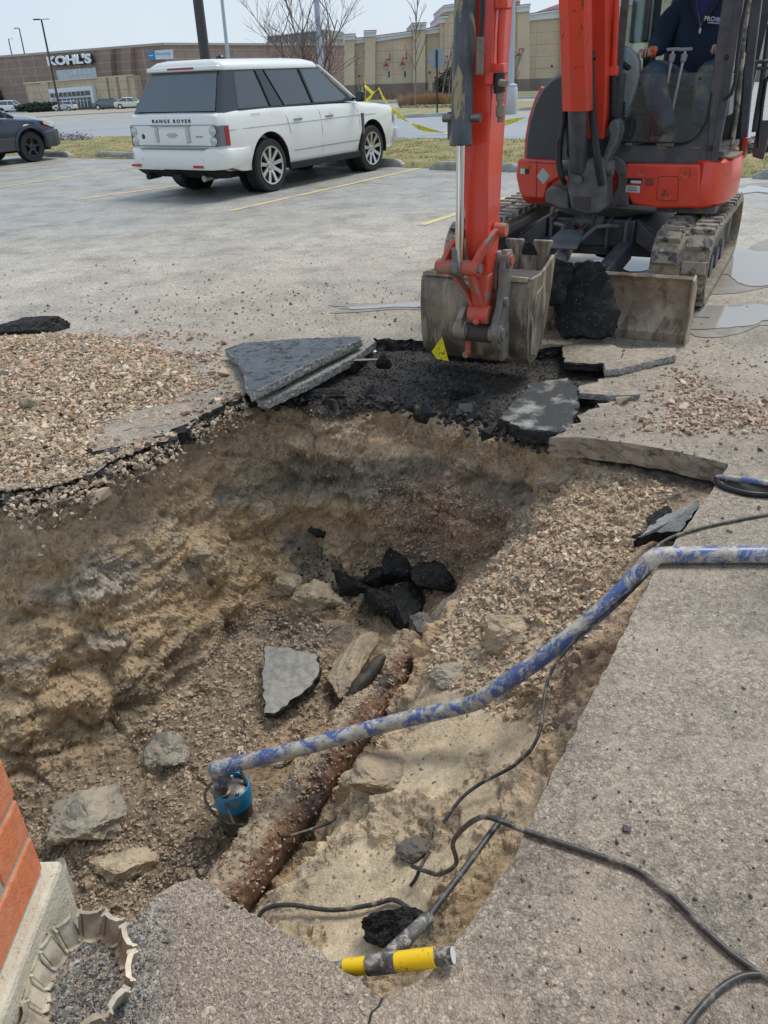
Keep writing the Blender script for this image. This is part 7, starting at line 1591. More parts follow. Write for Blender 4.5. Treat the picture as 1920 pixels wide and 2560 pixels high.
# --- the dark blue car at the left edge
fw2=PZ(90,405); hd2=R_(56); f2=np.array([math.cos(hd2),math.sin(hd2),0]); l2=np.array([-math.sin(hd2),math.cos(hd2),0])
c2=fw2+l2*.85-f2*1.27
NV=thing('parked_car',tuple(c2),'dark blue car with grey lower cladding and black wheels cut off by the left edge','car',hd2)
sec2=[(-2.2,.45,.92,.95,.72),(-2.1,.34,.98,1.0,.82),(-1.3,.28,1.0,1.02,.865),(0,.28,.99,1.01,.87),(.75,.28,.985,1.04,.868),(1.0,.28,.96,1.06,.865),(1.5,.29,.92,1.03,.855),(1.85,.33,.86,.97,.82),(2.05,.38,.80,.88,.75),(2.14,.44,.72,.74,.62)]
nb=car_body(NV,sec2,m_carnavy,[(-1.25,.34),(1.27,.34)],.40,depth=.30)
for s in (-1,1):
    wheel(NV,1.27,s*.862,.335,.21,m_alloyd,5,rimr=.62); wheel(NV,-1.25,s*.862,.335,.21,m_alloyd,5,rimr=.62)
    b=MB(); b.prism([(-.85,s*.874,.29),(.80,s*.874,.29),(.86,s*.874,.56),(-.80,s*.874,.56)],(0,s*.012,0)); b.build('door_cladding',m_cladding,NV,40,.008)
    b=MB(); rg=[]
    for a in np.linspace(R_(-8),R_(188),22):
        rg.append([(1.27+rr*math.cos(a),s*yy,.34+rr*math.sin(a)) for rr,yy in ((.395,.86),(.405,.90),(.47,.898),(.485,.86))])
    b.loft(rg); b.build('arch_flare',m_carnavy,NV,50)
    b=MB(); b.prism([(2.07,s*.42,.70),(2.14,s*.60,.70),(2.0,s*.80,.72),(1.72,s*.855,.80),(1.80,s*.84,.90),(2.0,s*.72,.84),(2.08,s*.5,.80)],(0,0,.03)); 
    b=MB(); b.loft([[(1.70,s*.868,.80),(1.70,s*.862,.90),(1.70,s*.83,.93)],[(1.90,s*.838,.735),(1.90,s*.828,.86),(1.90,s*.80,.89)],[(2.07,s*.77,.70),(2.07,s*.755,.80),(2.05,s*.72,.84)],[(2.16,s*.60,.69),(2.15,s*.59,.77),(2.12,s*.58,.80)]],closed=False,cap=False); hl_=b.build('headlamp',m_lens,NV,40)
    b=MB(); b.loft([[(1.69,s*.872,.81),(1.69,s*.868,.86)],[(1.86,s*.848,.755),(1.86,s*.84,.82)]],closed=False,cap=False); b.build('turn_lens',m_amber,hl_)
b=MB(); b.loft([[(1.64,-.885,.30),(1.64,-.885,.62),(1.64,-.80,.64),(1.64,-.80,.30)],[(1.98,-.86,.30),(1.98,-.86,.66),(1.98,-.76,.68),(1.98,-.76,.30)],[(2.22,-.66,.32),(2.22,-.66,.66),(2.12,-.60,.68),(2.12,-.60,.32)],[(2.28,0,.32),(2.28,0,.66),(2.16,0,.68),(2.16,0,.32)],[(2.22,.66,.32),(2.22,.66,.66),(2.12,.60,.68),(2.12,.60,.32)],[(1.98,.86,.30),(1.98,.86,.66),(1.98,.76,.68),(1.98,.76,.30)],[(1.64,.885,.30),(1.64,.885,.62),(1.64,.80,.64),(1.64,.80,.30)]]); b.build('front_bumper',m_cladding,NV,40,.01)
bt2=(-2.0,.95,.80,.98); tp2=(-1.7,.15,.62,1.42); gh_build(NV,bt2,tp2,m_tint); b=MB(); b.box((-.78,0,1.44),(1.95,1.3,.05)); b.build('roof',m_carnavy,NV,40,.02)
for s in (-1,1): b=MB(); b.tube([(.97,s*.80,.98),(.15,s*.62,1.43)],.03,8); b.build('pillar',m_carnavy,NV,40); b=MB(); b.box((.62,s*.93,1.06),(.11,.17,.13)); b.build('door_mirror',m_carnavy,NV,50,.03)
b=MB(); b.box((0,0,.30),(4.0,1.1,.15)); b.build('underbody',m_under,NV)
# spot of dried mud between the bays
o=lump('mud_clod',PZ(186,392)+np.array([0,0,.012]),(.12,.05,.025),M('dark_clod',(.05,.045,.04),.9),88); tag(o,'dark clod of mud on the empty bay between the two near cars','clod')
# ================================================================ buildings
def PV(x,y,A,B):
    "pixel -> vertical plane through plan points A,B"
    A=np.array(A[:2],float);B=np.array(B[:2],float); n=np.array([-(B-A)[1],(B-A)[0]]); d=ray(x,y); t_=((A-CP[:2])@n)/(d[:2]@n); return CP+d*t_
def facade_mat(name,col,col2,sx,sz,line,lw=.02,lc=None,ns=1.2):
    m,t,b=newmat(name); v=vec_(t,True); s=nd(t,'ShaderNodeSeparateXYZ'); t.links.new(v,s.inputs[0]); c=nd(t,'ShaderNodeCombineXYZ')
    t.links.new(math_(t,'ADD',s.outputs[0],math_(t,'MULTIPLY',s.outputs[1],.6)),c.inputs[0]); t.links.new(s.outputs[2],c.inputs[1])
    br=nd(t,'ShaderNodeTexBrick'); br.offset=line; br.inputs['Scale'].default_value=1; br.inputs['Brick Width'].default_value=sx; br.inputs['Row Height'].default_value=sz; br.inputs['Mortar Size'].default_value=lw; br.inputs['Mortar Smooth'].default_value=.2
    br.inputs['Color1'].default_value=tuple(col)+(1,); br.inputs['Color2'].default_value=tuple(col2)+(1,); br.inputs['Mortar'].default_value=tuple(lc if lc else [x*.6 for x in col])+(1,)
    t.links.new(c.outputs[0],br.inputs['Vector']); n=noise(t,v,ns,6,.6); cc_=mix(t,1.,br.outputs['Color'],ramp(t,n,[(.3,.86),(.7,1.12)]),'MULTIPLY'); t.links.new(cc_,b.inputs['Base Color']); b.inputs['Roughness'].default_value=.9; return m
m_kb=facade_mat('brown_block',(.29,.205,.165),(.31,.22,.18),1.6,1.05,0.,.045,(.40,.32,.27))
m_kc=facade_mat('cream_block',(.56,.45,.31),(.60,.48,.34),1.5,.95,0.,.035,(.42,.34,.24))
m_tan=facade_mat('tan_render',(.62,.49,.34),(.64,.51,.36),3.1,1.35,0.,.035,(.42,.33,.24),.5)
m_tanp=M('tan_pilaster',(.64,.52,.37),.9,col2=(.60,.48,.34),ns=.6)
m_taup=M('taupe_base',(.27,.205,.17),.9,col2=(.24,.18,.15),ns=.8)
m_corn=M('white_cornice',(.68,.74,.75),.7); m_redtrim=M('red_coping',(.30,.025,.05),.6); m_redfix=M('red_fixture',(.32,.02,.04),.5)
m_wht=M('white_frame',(.75,.78,.80),.6); m_dglass=M('shop_glass',(.05,.06,.06),.15,col2=(.10,.11,.10),ns=1.5); m_fros=M('pale_glass',(.50,.58,.64),.3,col2=(.58,.65,.70),ns=2)
# Store with the white sign: two walls meeting at a convex corner
KC=PY(425,230,118)[:2]; KL=PY(-260,230,158)[:2]; KR=PY(1010,200,165)[:2]
zr=lambda px,py,A,B: PV(px,py,A,B)[2]
hK=zr(425,111.5,KC,KL)
KO=thing('store_building',(KC[0],KC[1],-1.5),'brown block store with a cream entrance bay and large white letters','store'); kb0=np.array([KC[0],KC[1],-1.5])
def kp(p): return np.asarray(p,float)-kb0
b=MB(); b.prism([kp([*KL,-2.2]),kp([*KC,-2.2]),kp([*KR,-2.2]),kp([KR[0]-20,KR[1]+60,-2.2]),kp([KL[0]-30,KL[1]+60,-2.2])],(0,0,hK+2.2)); 
V=b.v; o=b.build('wall',m_kb,KO)
dK=np.array([*(KC-KL),0.]); dK/=np.linalg.norm(dK); nK=np.array([dK[1],-dK[0],0.])   # outwards, towards the camera
dR_=np.array([*(KR-KC),0.]); dR_/=np.linalg.norm(dR_); nR=np.array([dR_[1],-dR_[0],0.])
b=MB(); 
for A,B2,n_ in ((KL,KC,nK),(KC,KR,nR)):
    a=np.array([*A,hK]);c=np.array([*B2,hK]); b.prism([kp(a+n_*.15),kp(a+n_*.15+(0,0,.28)),kp(a-n_*.3+(0,0,.28)),kp(a-n_*.3)],c-a)
b.build('parapet_cap',M('parapet_cap',(.42,.38,.34),.7),KO)
def onK(px,py,off=.0): return kp(PV(px,py,KL,KC)+nK*off)
def kpanel(pts,off,th,mat,name,par=KO): 
    b=MB(); b.prism([onK(x,y,off) for x,y in pts],-nK*th); return b.build(name,mat,par)
# projecting bays on the brown wall
for x0,x1,y0,y1 in [(262,287,124,194),(314,336,120,187)]:
    kpanel([(x0,y0),(x1,y0-1.5),(x1+9,y1+62),(x0+9,y1+64)],.8,.8,m_kb,'wall_pier')
cream=[(80,208),(350,187.5),(364,262),(97,284)]
kpanel(cream,1.2,1.2,m_kc,'cream_bay')
kpanel([(79,206),(350,185.5),(351,188.5),(80,209)],1.45,.4,M('cream_cap',(.66,.55,.40),.8),'cream_cap')
for x0,y0 in [(122,206),(268,194),(292,192),(318,190)]: kpanel([(x0,y0),(x0+18,y0-1.5),(x0+30,y0+72),(x0+11,y0+73)],1.5,.3,m_kc,'bay_pier')
u=kpanel([(143,176),(240,168.5),(245,197.5),(150,203.5)],.10,.1,m_fros,'upper_window')
for k in range(9): 
    f=k/8; kpanel([(143+97*f-.4,176-7.5*f),(143+97*f+.4,176-7.5*f),(150+95*f+.4,203.5-6*f),(150+95*f-.4,203.5-6*f)],.2,.1,m_wht,'glazing_bar',u)
kpanel([(146.5,189),(242.5,182.5),(242.6,183.3),(146.6,189.8)],.2,.1,m_wht,'glazing_bar',u)
pf=kpanel([(146,222),(255,213.5),(263,263),(156,270)],1.75,.6,m_wht,'entrance_portal')
op=kpanel([(152,232.5),(250,225),(251.5,236),(154,243)],1.85,.1,m_dglass,'transom_window',pf)
for k in range(1,9): f=k/9; kpanel([(152+98*f-.35,232.5-7.5*f),(152+98*f+.35,232.5-7.5*f),(154+97.5*f+.35,243-7*f),(154+97.5*f-.35,243-7*f)],1.92,.06,m_wht,'glazing_bar',op)
lo=kpanel([(156,247.5),(252,240.5),(256,266),(160,272)],1.85,.1,m_dglass,'shopfront_glass',pf)
for x0 in (172,183,193,203,211,219,227,235,244): kpanel([(x0,247-(x0-156)*.07),(x0+1,247-(x0-156)*.07),(x0+4.6,272-(x0-156)*.07),(x0+3.4,272-(x0-156)*.07)],1.92,.06,m_wht,'door_frame',lo)
kpanel([(157.5,255),(253.5,248),(253.6,249),(157.6,256)],1.92,.06,m_wht,'door_head',lo)
kpanel([(157,248),(171,247),(174,268),(160,270)],1.93,.05,m_kc,'inner_wall',lo)
# letters and banner
kx=onK(129,160,.0)+kb0; ky=onK(238,142,.0)+kb0; ctr=onK(183,147.5,.35)+kb0
Lw=np.linalg.norm(ky-kx)
def sgn(txt,cpx,width,mat,off,ext,par,bold,hscale=1.,spacing=1.,dz=0,name='sign_letters'):
    me=text_mesh(txt,1.,ext=0.02,font_bold=bold,spacing=spacing); co=np.array([v.co[:] for v in me.vertices]); wd=co[:,0].max()-co[:,0].min(); s=width/wd
    c=onK(*cpx,off); Mx=axes(c,dK,(0,0,1),nK); me.transform(Mx@Matrix.Diagonal((s,s*hscale,s*1.,1))); me.materials.clear(); me.materials.append(mat); o=bpy.data.objects.new(name,me); COL.objects.link(o); o.parent=par; return o
m_sgn=M('sign_white',(.86,.88,.92),.5)
sgn("KOHL'S",(182.5,150.5),Lw*.98,m_sgn,.75,.1,KO,.045,.50,1.0)
sgn("KOHL'S",(184.0,151.8),Lw*.99,M('sign_return',(.03,.03,.03),.6),.45,.1,KO,.06,.53,1.0,name='sign_backing')
bn=kpanel([(373.5,127.5),(434,123.5),(436,146.5),(377,150.5)],.3,.15,M('banner_white',(.62,.72,.78),.6),'banner')
kpanel([(373.5,127.5),(391,126.3),(393.5,149.4),(377,150.5)],.36,.05,M('banner_blue',(.055,.25,.46),.6),'banner_panel',bn)
kpanel([(378,138.3),(389,137.6),(389.4,139.8),(378.4,140.5)],.42,.05,m_wht,'banner_mark',bn)
p0=onK(396,135,.45)+kb0; p1=onK(431,132.6,.45)+kb0
sgn("We're hiring!",(413.5,134.2),np.linalg.norm(p1-p0),M('banner_text',(.20,.36,.46),.6),.42,.1,bn,.0,.8,1.,name='banner_text')
# glazed building behind
def boxbuild(name,px,Y,hgt_px,label,mats): pass
GB=PY(735,100,210); gb=thing('office_building',(GB[0],225,-1.5),'pale glazed office block rising behind the brown store wall','office')
def gp_(x,y,Y): return PY(x,y,Y)-np.array([GB[0],225,-1.5])
b=MB(); P=[gp_(668,120,210),gp_(808,112,210),gp_(810,75,210),gp_(668,92,210)]; b.prism(P,(0,25,0)); b.build('glass_wing',M('green_glass',(.16,.23,.24),.3,col2=(.26,.33,.34),ns=.6),gb)
b=MB(); b.prism([gp_(808,115,208),gp_(860,113,208),gp_(858,79,208),gp_(809,74,208)],(0,27,0)); b.build('stone_wing',M('pale_stone',(.55,.50,.38),.8,col2=(.42,.45,.44),ns=.5),gb)
b=MB(); b.prism([gp_(812,90,207.6),gp_(858,93,207.6),gp_(858,99,207.6),gp_(812,97,207.6)],(0,.3,0)); b.build('window_band',m_fros,gb)
b=MB(); b.prism([gp_(664,90,209),gp_(811,73,209),gp_(811,75.5,209),gp_(664,92.5,209)],(0,26,0)); b.build('roof_edge',m_corn,gb)
b=MB(); P=[(-22,8,0),(22,8,0),(22,30,0),(-22,30,0)]; b.prism(P,(0,0,6.5)); b.build('base',m_kb,gb)
for k in range(1,8): b=MB(); x=668+k*17.5; b.prism([gp_(x,114-k*.4,209.7),gp_(x+1.2,114-k*.4,209.7),gp_(x+1.2,92-k*2.1,209.7),gp_(x,92-k*2.1,209.7)],(0,.3,0)); b.build('mullion',m_corn,gb)
# Tan building with stepped pilasters
TY=118.; TB=thing('retail_building',(12.,TY,-1.5),'long tan store wall with white cornices, red coping and stepped pilasters','store'); tb0=np.array([12.,TY,-1.5])
def tp_(x,y,off=0.): return PY(x,y,TY-off)-tb0
def tpanel(pts,off,th,mat,name,par=TB): b=MB(); b.prism([tp_(x,y,off) for x,y in pts],(0,th,0)); return b.build(name,mat,par)
def seg(x0,x1,yt0,yt1,yc0,yc1,off,depth,pil=False):
    ybase=lambda x: 248-(x-870)*.035
    w_=tpanel([(x0,yc0),(x1,yc1),(x1,ybase(x1)+4),(x0,ybase(x0)+4)],off,depth,m_tanp if pil else m_tan,'pilaster' if pil else 'wall')
    tpanel([(x0-2,yt0+3.2),(x1+2,yt1+3.2),(x1+1,yc1),(x0-1,yc0)],off+.35,depth,m_corn,'cornice',w_)
    tpanel([(x0-3,yt0+2.8),(x1+3,yt1+2.8),(x1+2.5,yt1+6.5),(x0-2.5,yt0+6.5)],off+.6,depth,m_corn,'cornice_lip',w_)
    tpanel([(x0-3,yt0+.8),(x1+3,yt1+.8),(x1+3,yt1+2.9),(x0-3,yt0+2.9)],off+.55,depth,m_redtrim,'coping',w_)
    tpanel([(x0,ybase(x0)-35.),(x1,ybase(x1)-35.),(x1,ybase(x1)+4),(x0,ybase(x0)+4)],off+.08,.3,m_taup,'plinth',w_)
seg(885,912,94,91,109,106,0,14); seg(940,1032,88,75,104,90,0,14); seg(1066,1100,70,63,86.5,81,0,14); seg(1320,1403,33,20,52,44,0,14); seg(1436,1990,15,-80,36,-58,0,14)
seg(861,886,84,82.5,100,98.5,.9,16,True); seg(912,939,75,74,92,91,.9,16,True); seg(1033,1064,56,54.5,75,73.5,.9,16,True)
seg(1100,1118,39,37,58,56,1.0,16,True); seg(1112,1300,12,-16,30,2,1.4,17,False); seg(1294,1324,12,8,30.5,28,1.8,17,True); seg(1403,1438,8,4,26,22,1.,16,True)
for x,y in [(972.5,186),(1012.5,185)]:
    w_=tpanel([(x-3.3,y-9),(x+3.3,y-9.3),(x+3.3,y+9),(x-3.3,y+9)],.05,.1,m_wht,'window'); tpanel([(x-2.4,y-8),(x+2.4,y-8.2),(x+2.4,y+8),(x-2.4,y+8)],.09,.06,m_dglass,'pane',w_)
tpanel([(1071,197),(1081,196.6),(1081,234),(1071,234.4)],.1,.1,m_tanp,'door'); tpanel([(903,214),(909,213.8),(909,246),(903,246)],.1,.1,m_tanp,'door')
for x,y in [(898,190),(1075,181),(1380,165)]: tpanel([(x-1.7,y-2.5),(x+1.7,y-2.5),(x+1.7,y+2.5),(x-1.7,y+2.5)],.15,.2,m_blackp,'vent')
def sconce(x,y,off,s=1.):
    r0=tp_(x,y,off)+tb0; par=thing('wall_lantern',tuple(r0),{965:'red wall lantern above the left narrow window of the tan store',1006:'red wall lantern above the right narrow window of the tan store',1109:'red wall lantern just behind the octagonal sign',1297:'red wall lantern above the young tree right of the grey pole'}[x],'wall lantern',0,'wall lanterns on the tan store')
    b=MB(); u_=.055*s; b.tube([(.55,.3,1.1),(.55,.3,.35),(.55,0,.35)],.06,6); b.tube([(.55,0,.42),(0,-.25,.42)],.055,6); b.tube([(0,-.25,.45),(0,-.25,-.05)],.05,6); b.build('bracket',m_redfix,par,40)
    b=MB(); b.lathe([(.06,.0),(.14,-.1),(.34,-.28),(.36,-.34),(.2,-.36)],(0,-.25,.0),'z',12); b.build('shade',m_redfix,par,40); b=MB(); b.lathe([(.18,-.36),(.2,-.55),(.1,-.75),(.02,-.8)],(0,-.25,0),'z',10); b.build('globe',m_lens,par,40)
sconce(965,158,.3); sconce(1006,155,.3); sconce(1109,150,1.6); sconce(1297,132,2.0)
# ================================================================ poles, sign
def pole(px0,py0,px1,py1,Y,r0,r1,mat,label,name='light_pole',base=None,head=False,cat='light pole',group='light poles'):
    P1=PY(px1,py1,Y) if Y else PG(px1,py1); Yb=P1[1]; P0=PY(px0,py0,Yb)
    z0=float(gzf(Yb)); A=np.array([P1[0],Yb,z0]); top=np.array([P1[0]+(P0[0]-P1[0])*.3,Yb,P0[2]])
    t=thing(name,tuple(A),label,cat,0,group); b=MB(); b.tube([(0,0,base or 0),tuple(top-A)],[r1,r0],12); b.build('pole',mat,t,40)
    if base: b=MB(); b.lathe([(.33,0),(.33,base-.05),(.30,base)],(0,0,0),'z',20); b.build('concrete_base',m_curb,t,35); b=MB(); b.lathe([(r1*1.9,base),(r1*1.9,base+.08),(r1*1.2,base+.12)],(0,0,0),'z',16); b.build('base_cover',mat,t,35)
    if head:
        q=top-A
        for s in head: b=MB(); b.box((q[0]+s*.55,0,q[2]),(.8,.35,.14)); b.build('lamp_head',m_wht if s>0 else mat,t,None,.03)
    return t
pole(486,-90,532,300,21.5,.115,.13,m_darkpole,'thick dark square post rising behind the roof of the white SUV','light_pole')
pole(556,-60,585,285,60,.10,.13,m_whitepole,'thin pale pole right of the thick dark post','light_pole',None)
pole(783,-60,812,300,30,.085,.11,m_whitepole,'pale pole behind the bare branches right of the thick dark post','light_pole')
pole(1276,-120,1271,290,35,.12,.16,m_whitepole,'pale blue grey pole on a white round footing behind the stick','light_pole',.95)
pole(106,48,150,276,112,.10,.14,m_darkpole,'tall thin pole with two lamp heads in front of the store letters','light_pole',None,(-1,1))
pole(53,70,70,180,175,.10,.15,m_darkpole,'thin pole with one lamp head, middle of the three far left poles','light_pole',None,(-1,))
pole(26,97,38,180,190,.10,.15,m_darkpole,'leftmost far pole showing above the store roof','light_pole',None,(1,))
sb=PG(1093,288.5); SG=thing('street_sign',tuple(sb),'back of an octagonal street sign on a thin black post at the kerb','sign'); ht=PY(1090,124,sb[1])[2]-sb[2]
b=MB(); b.tube([(0,0,0),(0,0,ht)],.035,8); b.build('post',m_blackp,SG,40)
b=MB(); zc=PY(1090,145,sb[1])[2]-sb[2]; rr=.40; b.prism([(rr*.92*math.cos(R_(22.5+45*k)),-.0,zc+rr*math.sin(R_(22.5+45*k))) for k in range(8)],(0,-.006,0)); pl_=b.build('sign_plate',M('sign_back_metal',(.28,.34,.36),.45,.4),SG); pl_.rotation_euler=(0,0,R_(12)); pl_.location=(0,.06,0)
# ================================================================ trees, shrubs
m_bark=M('grey_bark',(.16,.135,.12),.9,col2=(.10,.08,.07),ns=20); m_twig=M('reddish_twigs',(.14,.085,.075),.9,col2=(.20,.14,.12),ns=14); m_barkl=M('pale_bark',(.26,.235,.22),.9)
def tree(label,base,h,seed,trunk_r,mat,tmat,spread=.5,nb=7,depth=4,stems=1,cat='tree',name='bare_tree',group='bare trees',up=.25,lean=0.,low=.3,lenf=.62):
    t=thing(name,tuple(base),label,cat,0,group); rs=np.random.RandomState(seed); tb=MB(); tw=MB()
    def grow(p,d,L,r,lev):
        n=5; path=[p]; q=p.copy(); dd=d.copy()
        for i in range(n):
            dd=dd+rs.normal(0,.13,3)+np.array([0,0,up*.12]); dd/=np.linalg.norm(dd); q=q+dd*L/n; path.append(q.copy())
        rad=[r*(1-.65*i/n) for i in range(n+1)]; (tb if lev==0 else tw).tube(path,rad,6 if lev<2 else 4)
        if lev<depth:
            k=nb if lev==0 else rs.randint(3,6)
            for j in range(k):
                f=low+(1-low)*(j+rs.rand())/k if lev==0 else .25+.75*rs.rand(); i=min(n-1,int(f*n)); pp=path[i]+(path[i+1]-path[i])*(f*n-i)
                a=rs.uniform(0,6.28); side=np.array([math.cos(a),math.sin(a),0]); nd_=dd*(1-spread)+side*spread*(1. if lev<2 else .8)+np.array([0,0,up]); nd_/=np.linalg.norm(nd_)
                grow(pp,nd_,L*lenf*rs.uniform(.6,1.05)*(1.15-.5*f if lev==0 else 1),max(.003,r*.42),lev+1)
    for s in range(stems):
        d=np.array([rs.normal(0,.22 if stems>1 else .02)+lean,rs.normal(0,.2 if stems>1 else .02),1.]); d/=np.linalg.norm(d); grow(np.zeros(3),d,h*(rs.uniform(.55,.8) if stems>1 else 1),trunk_r,0)
    tb.build('trunk',tmat,t,60,recalc=False); tw.build('branches',mat,t,60,recalc=False); return t
# ornamental multi stem tree behind the white SUV
tb_=G(0,0); bT=PZ(775,400); bT=np.array([PY(760,300,19.0)[0],19.0,0.0])
tree('wide bare reddish tree spreading out behind the roof and bonnet of the white SUV',bT,3.4,5,.030,m_twig,m_bark,.52,8,3,6,up=.30,low=.25,lenf=.60)
tree('reddish low bare branches reaching towards the caution tape right of the white SUV',np.array([PY(880,330,17.6)[0],17.6,0.]),1.55,12,.035,m_twig,m_bark,.7,7,3,3,up=.16,low=.2,lenf=.62)
def ttree(px,py,toppx,seed,label,r=.06,Y=None,**k):
    b_=PG(px,py) if Y is None else np.array([PY(px,py,Y)[0],Y,float(gzf(Y))]); h=PY(px,toppx,b_[1])[2]-b_[2]; return tree(label,b_,h/1.0,seed,r,m_twig,m_barkl,.38,16,2,1,up=.5,low=.28,lenf=.28,**k)
ttree(1037,268,-60,3,'tall slim bare tree on the island left of the excavator stick')
ttree(790,262,-70,4,'tall slim bare tree right of the pale pole behind the white SUV',Y=46.)
ttree(1105,262,120,6,'short bare tree just right of the octagonal sign',r=.05)
ttree(1122,262,118,7,'short bare tree nearest the excavator stick, right of the octagonal sign',r=.05)
ttree(1290,252,130,8,'young bare tree right of the round white footing',r=.05)
ttree(905,262,140,9,'small bare tree behind the tape, left of the narrow windows',r=.05)
for px,py,tp,sd,lb in [(100,276,232,31,'small round bare tree left of the store entrance'),(338,262,224,32,'small round bare tree right of the store entrance')]:
    b_=PG(px,py); tree(lb,b_,(PY(px,tp,b_[1])[2]-b_[2])*.8,sd,.10,m_twig,m_bark,.6,9,3,1,up=.2,low=.4,lenf=.5)
# dark evergreen at the far left and hedge
def foliage(name,label,base,rad,n,col,cat='shrub',leaf=.06,group=None,cone=False,trunk=False):
    t=thing(name,tuple(base),label,cat,0,group); d=RNG.normal(size=(n,3)); d/=np.linalg.norm(d,axis=1)[:,None]; r=RNG.uniform(.55,1.,n)**.6; P=d*r[:,None]
    P=P*(1+.35*fbm(P*2.3+base[0],3))[:,None]
    if cone: P[:,:2]*=np.clip((1-(P[:,2]+1)/2),.05,1)[:,None]*1.4
    P=P*np.array(rad); P[:,2]+=rad[2]*.95; a=RNG.normal(size=(n,3)); a/=np.linalg.norm(a,axis=1)[:,None]; b_=np.cross(a,RNG.normal(size=(n,3))); b_/=np.linalg.norm(b_,axis=1)[:,None]; s=leaf*RNG.uniform(.5,1.3,(n,1))
    V=np.stack([P-a*s,P+a*s,P+b_*s*1.2],1).reshape(-1,3); o=np_mesh('foliage',V,np.arange(3*n).reshape(-1,3),m_vc,parent=t); set_col(o.data,np.repeat(palette(n,col),3,0))
    b=MB(); b.tube([(0,0,0),(0,0,rad[2]*1.1)],[.12*rad[0],.04*rad[0]],8); b.build('trunk',m_bark,t,40); return t
foliage('evergreen_tree','dark evergreen tree against the brown wall at the left edge',PG(-8,279),(3.0,3.0,4.2),7000,[(.03,.06,.045),(.05,.09,.06),(.02,.045,.03)],'tree',.28,cone=True)
foliage('hedge','low clipped dark hedge between the white compact SUV and the entrance',PG(102,279.5),(3.4,1.0,.55),3500,[(.03,.055,.035),(.05,.08,.05)],'hedge',.14)
foliage('bush','dark round bush behind the excavator stick at the foot of the tan wall',PG(1145,256),(1.6,1.2,1.15),4000,[(.03,.045,.025),(.05,.06,.035),(.02,.03,.02)],'bush',.10)
# ornamental grasses on the island
kk=9000; cl=[(1020,268,1.2),(1042,267,1.2),(1062,266,1.1),(1085,265,1.2),(1105,264,1.2),(1120,264,1.1)]
gcol=lambda n: palette(n,[(.42,.27,.15),(.34,.20,.11),(.5,.35,.22)],[.45,.35,.2])
for i,(px,py,s) in enumerate(cl):
    c=PG(px,py); t=thing('grass_clump',tuple(c),['leftmost rusty ornamental grass clump on the island','second rusty ornamental grass clump from the left on the island','third rusty ornamental grass clump from the left on the island','fourth rusty ornamental grass clump, left of the octagonal sign post','fifth rusty ornamental grass clump, right of the octagonal sign post','rightmost rusty ornamental grass clump, beside the excavator stick'][i],'ornamental grass',0,'ornamental grasses on the island')
    n=1500; a=RNG.uniform(0,6.28,n); r=RNG.uniform(0,.8,n)**.5*.55; P=np.c_[np.cos(a)*r*1.1,np.sin(a)*r,np.zeros(n)]; hh=RNG.uniform(.35,.78,n)*1.05*s*.8; tip=P*1.5+np.c_[RNG.normal(0,.10,(n,2)),hh]; w2=np.c_[np.cos(a+1.57),np.sin(a+1.57),np.zeros(n)]*.014
    V=np.stack([P-w2,P+w2,tip],1).reshape(-1,3); o=np_mesh('blades',V,np.arange(3*n).reshape(-1,3),m_vc,parent=t); set_col(o.data,np.repeat(gcol(n),3,0))
b=MB()
k=900; PP=np.array([PG(RNG.uniform(880,1000),RNG.uniform(247,251)) for _ in range(400)]+[PG(RNG.uniform(990,1130),RNG.uniform(243.5,246)) for _ in range(500)]); V=np.stack([PP+(-.12,0,.0),PP+(.12,0,0),PP+np.c_[RNG.normal(0,.15,(k,2)),RNG.uniform(.2,.9,k)]],1).reshape(-1,3); o=np_mesh('low_shrubs',V,np.arange(3*k).reshape(-1,3),m_vc); set_col(o.data,np.repeat(palette(k,[(.3,.2,.15),(.22,.15,.11)]),3,0)); tag(o,'low brown shrubs along the foot of the tan wall','shrubs',kind='stuff')
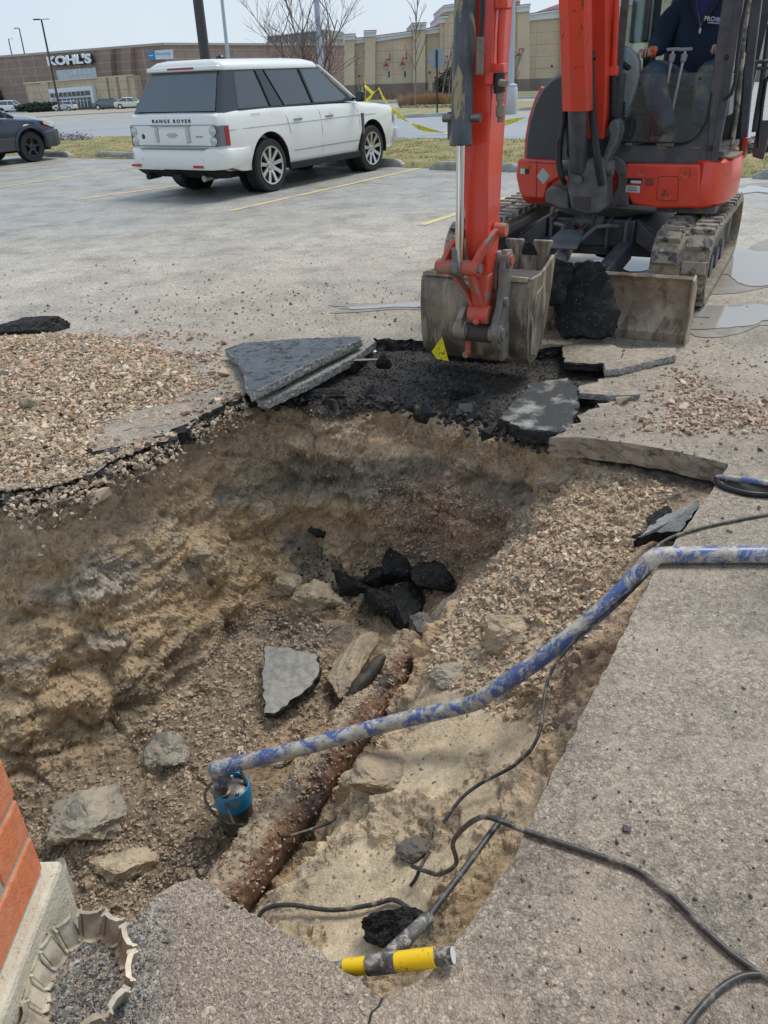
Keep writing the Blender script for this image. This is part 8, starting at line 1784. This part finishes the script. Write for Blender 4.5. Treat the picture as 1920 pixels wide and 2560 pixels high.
# rubble and dirty snow heap at the edge of the grass
rb=[]
P=[];S_=[]
for _ in range(1500):
    t_=RNG.beta(2,2.4); px=148+t_*52; c=PZ(px,360-t_*12); P.append(c+np.array([RNG.normal(0,.28),RNG.normal(0,.28),abs(RNG.normal(0,.10))*(1-abs(t_-.35))])); S_.append(RNG.uniform(.025,.065))
o=stones('rubble',np.array(P),np.array(S_),palette(len(P),[(.34,.33,.31),(.25,.24,.22),(.42,.41,.4),(.2,.18,.16)]),m_stone); tag(o,'heap of grey rubble at the edge of the grass beside the dark blue car','rubble',kind='stuff')
P=np.array([PZ(RNG.uniform(1865,1990),RNG.uniform(368,392)) for _ in range(500)]); P[:,2]=RNG.uniform(0,.22,500); o=stones('mulch',P,RNG.uniform(.03,.11,500),palette(500,[(.10,.075,.055),(.16,.12,.09),(.28,.22,.17),(.06,.05,.04)]),m_stone); tag(o,'heap of dark mulch and brush at the right edge behind the cab','mulch',kind='stuff')
P=np.array([PG(RNG.uniform(1000,1130),RNG.uniform(267,276)) for _ in range(350)]); o=stones('island_mulch',P+[0,0,.11],RNG.uniform(.03,.09,350),palette(350,[(.16,.14,.12),(.25,.23,.2),(.12,.1,.08)]),m_stone); tag(o,'stony mulch under the ornamental grasses','mulch',kind='stuff')
# caution tape strung from the branches
m_tape2,t,bb_=newmat('yellow_tape'); v=vec_(t,True); t.links.new(ramp(t,noise(t,v,26,2,.5),[(.60,(.80,.70,.03)),(.64,(.22,.20,.04))]),bb_.inputs['Base Color']); bb_.inputs['Roughness'].default_value=.35
def ribbon(pts,w_,label,tw=0.):
    Q=spline(pts,7); rings=[]
    for i,q in enumerate(Q):
        a=tw*i/len(Q)*math.pi+.5; d=np.array([0,math.cos(a)*.4,math.sin(a)*1.])*w_/2; rings.append([q-d,q+d,q+d+np.array([.002,.002,0]),q-d+np.array([.002,.002,0])])
    b=MB(); b.loft(rings); o=b.build('caution_tape',m_tape2,None,60); rebase(o,Q[0]); tag(o,label,'caution tape','yellow caution tape on the branches')
ribbon([PY(x,y,Y) for x,y,Y in [(947,220,17.2),(958,245,16.9),(975,266,16.6),(1000,290,16.2),(1030,310,15.8),(1060,322,15.4),(1118,333,14.8)]],.075,'long sagging yellow tape running from the branch tip down to the excavator stick',3)
ribbon([PY(x,y,Y) for x,y,Y in [(1240,314,14.0),(1275,304,13.2),(1325,290,12.6)]],.075,'short piece of yellow tape between the stick and the engine hood',1)
ribbon([PY(x,y,17.2) for x,y in [(912,216),(922,224),(933,232),(947,221)]],.075,'yellow tape knotted over the branch tip',1)
ribbon([PY(x,y,17.2) for x,y in [(909,180),(911,200),(914,215),(913,245)]],.06,'yellow tape hanging straight down from a branch',.5)
ribbon([PY(x,y,17.2) for x,y in [(933,232),(922,247),(905,256),(890,262)]],.06,'yellow tape trailing low behind the bonnet of the white SUV',1)
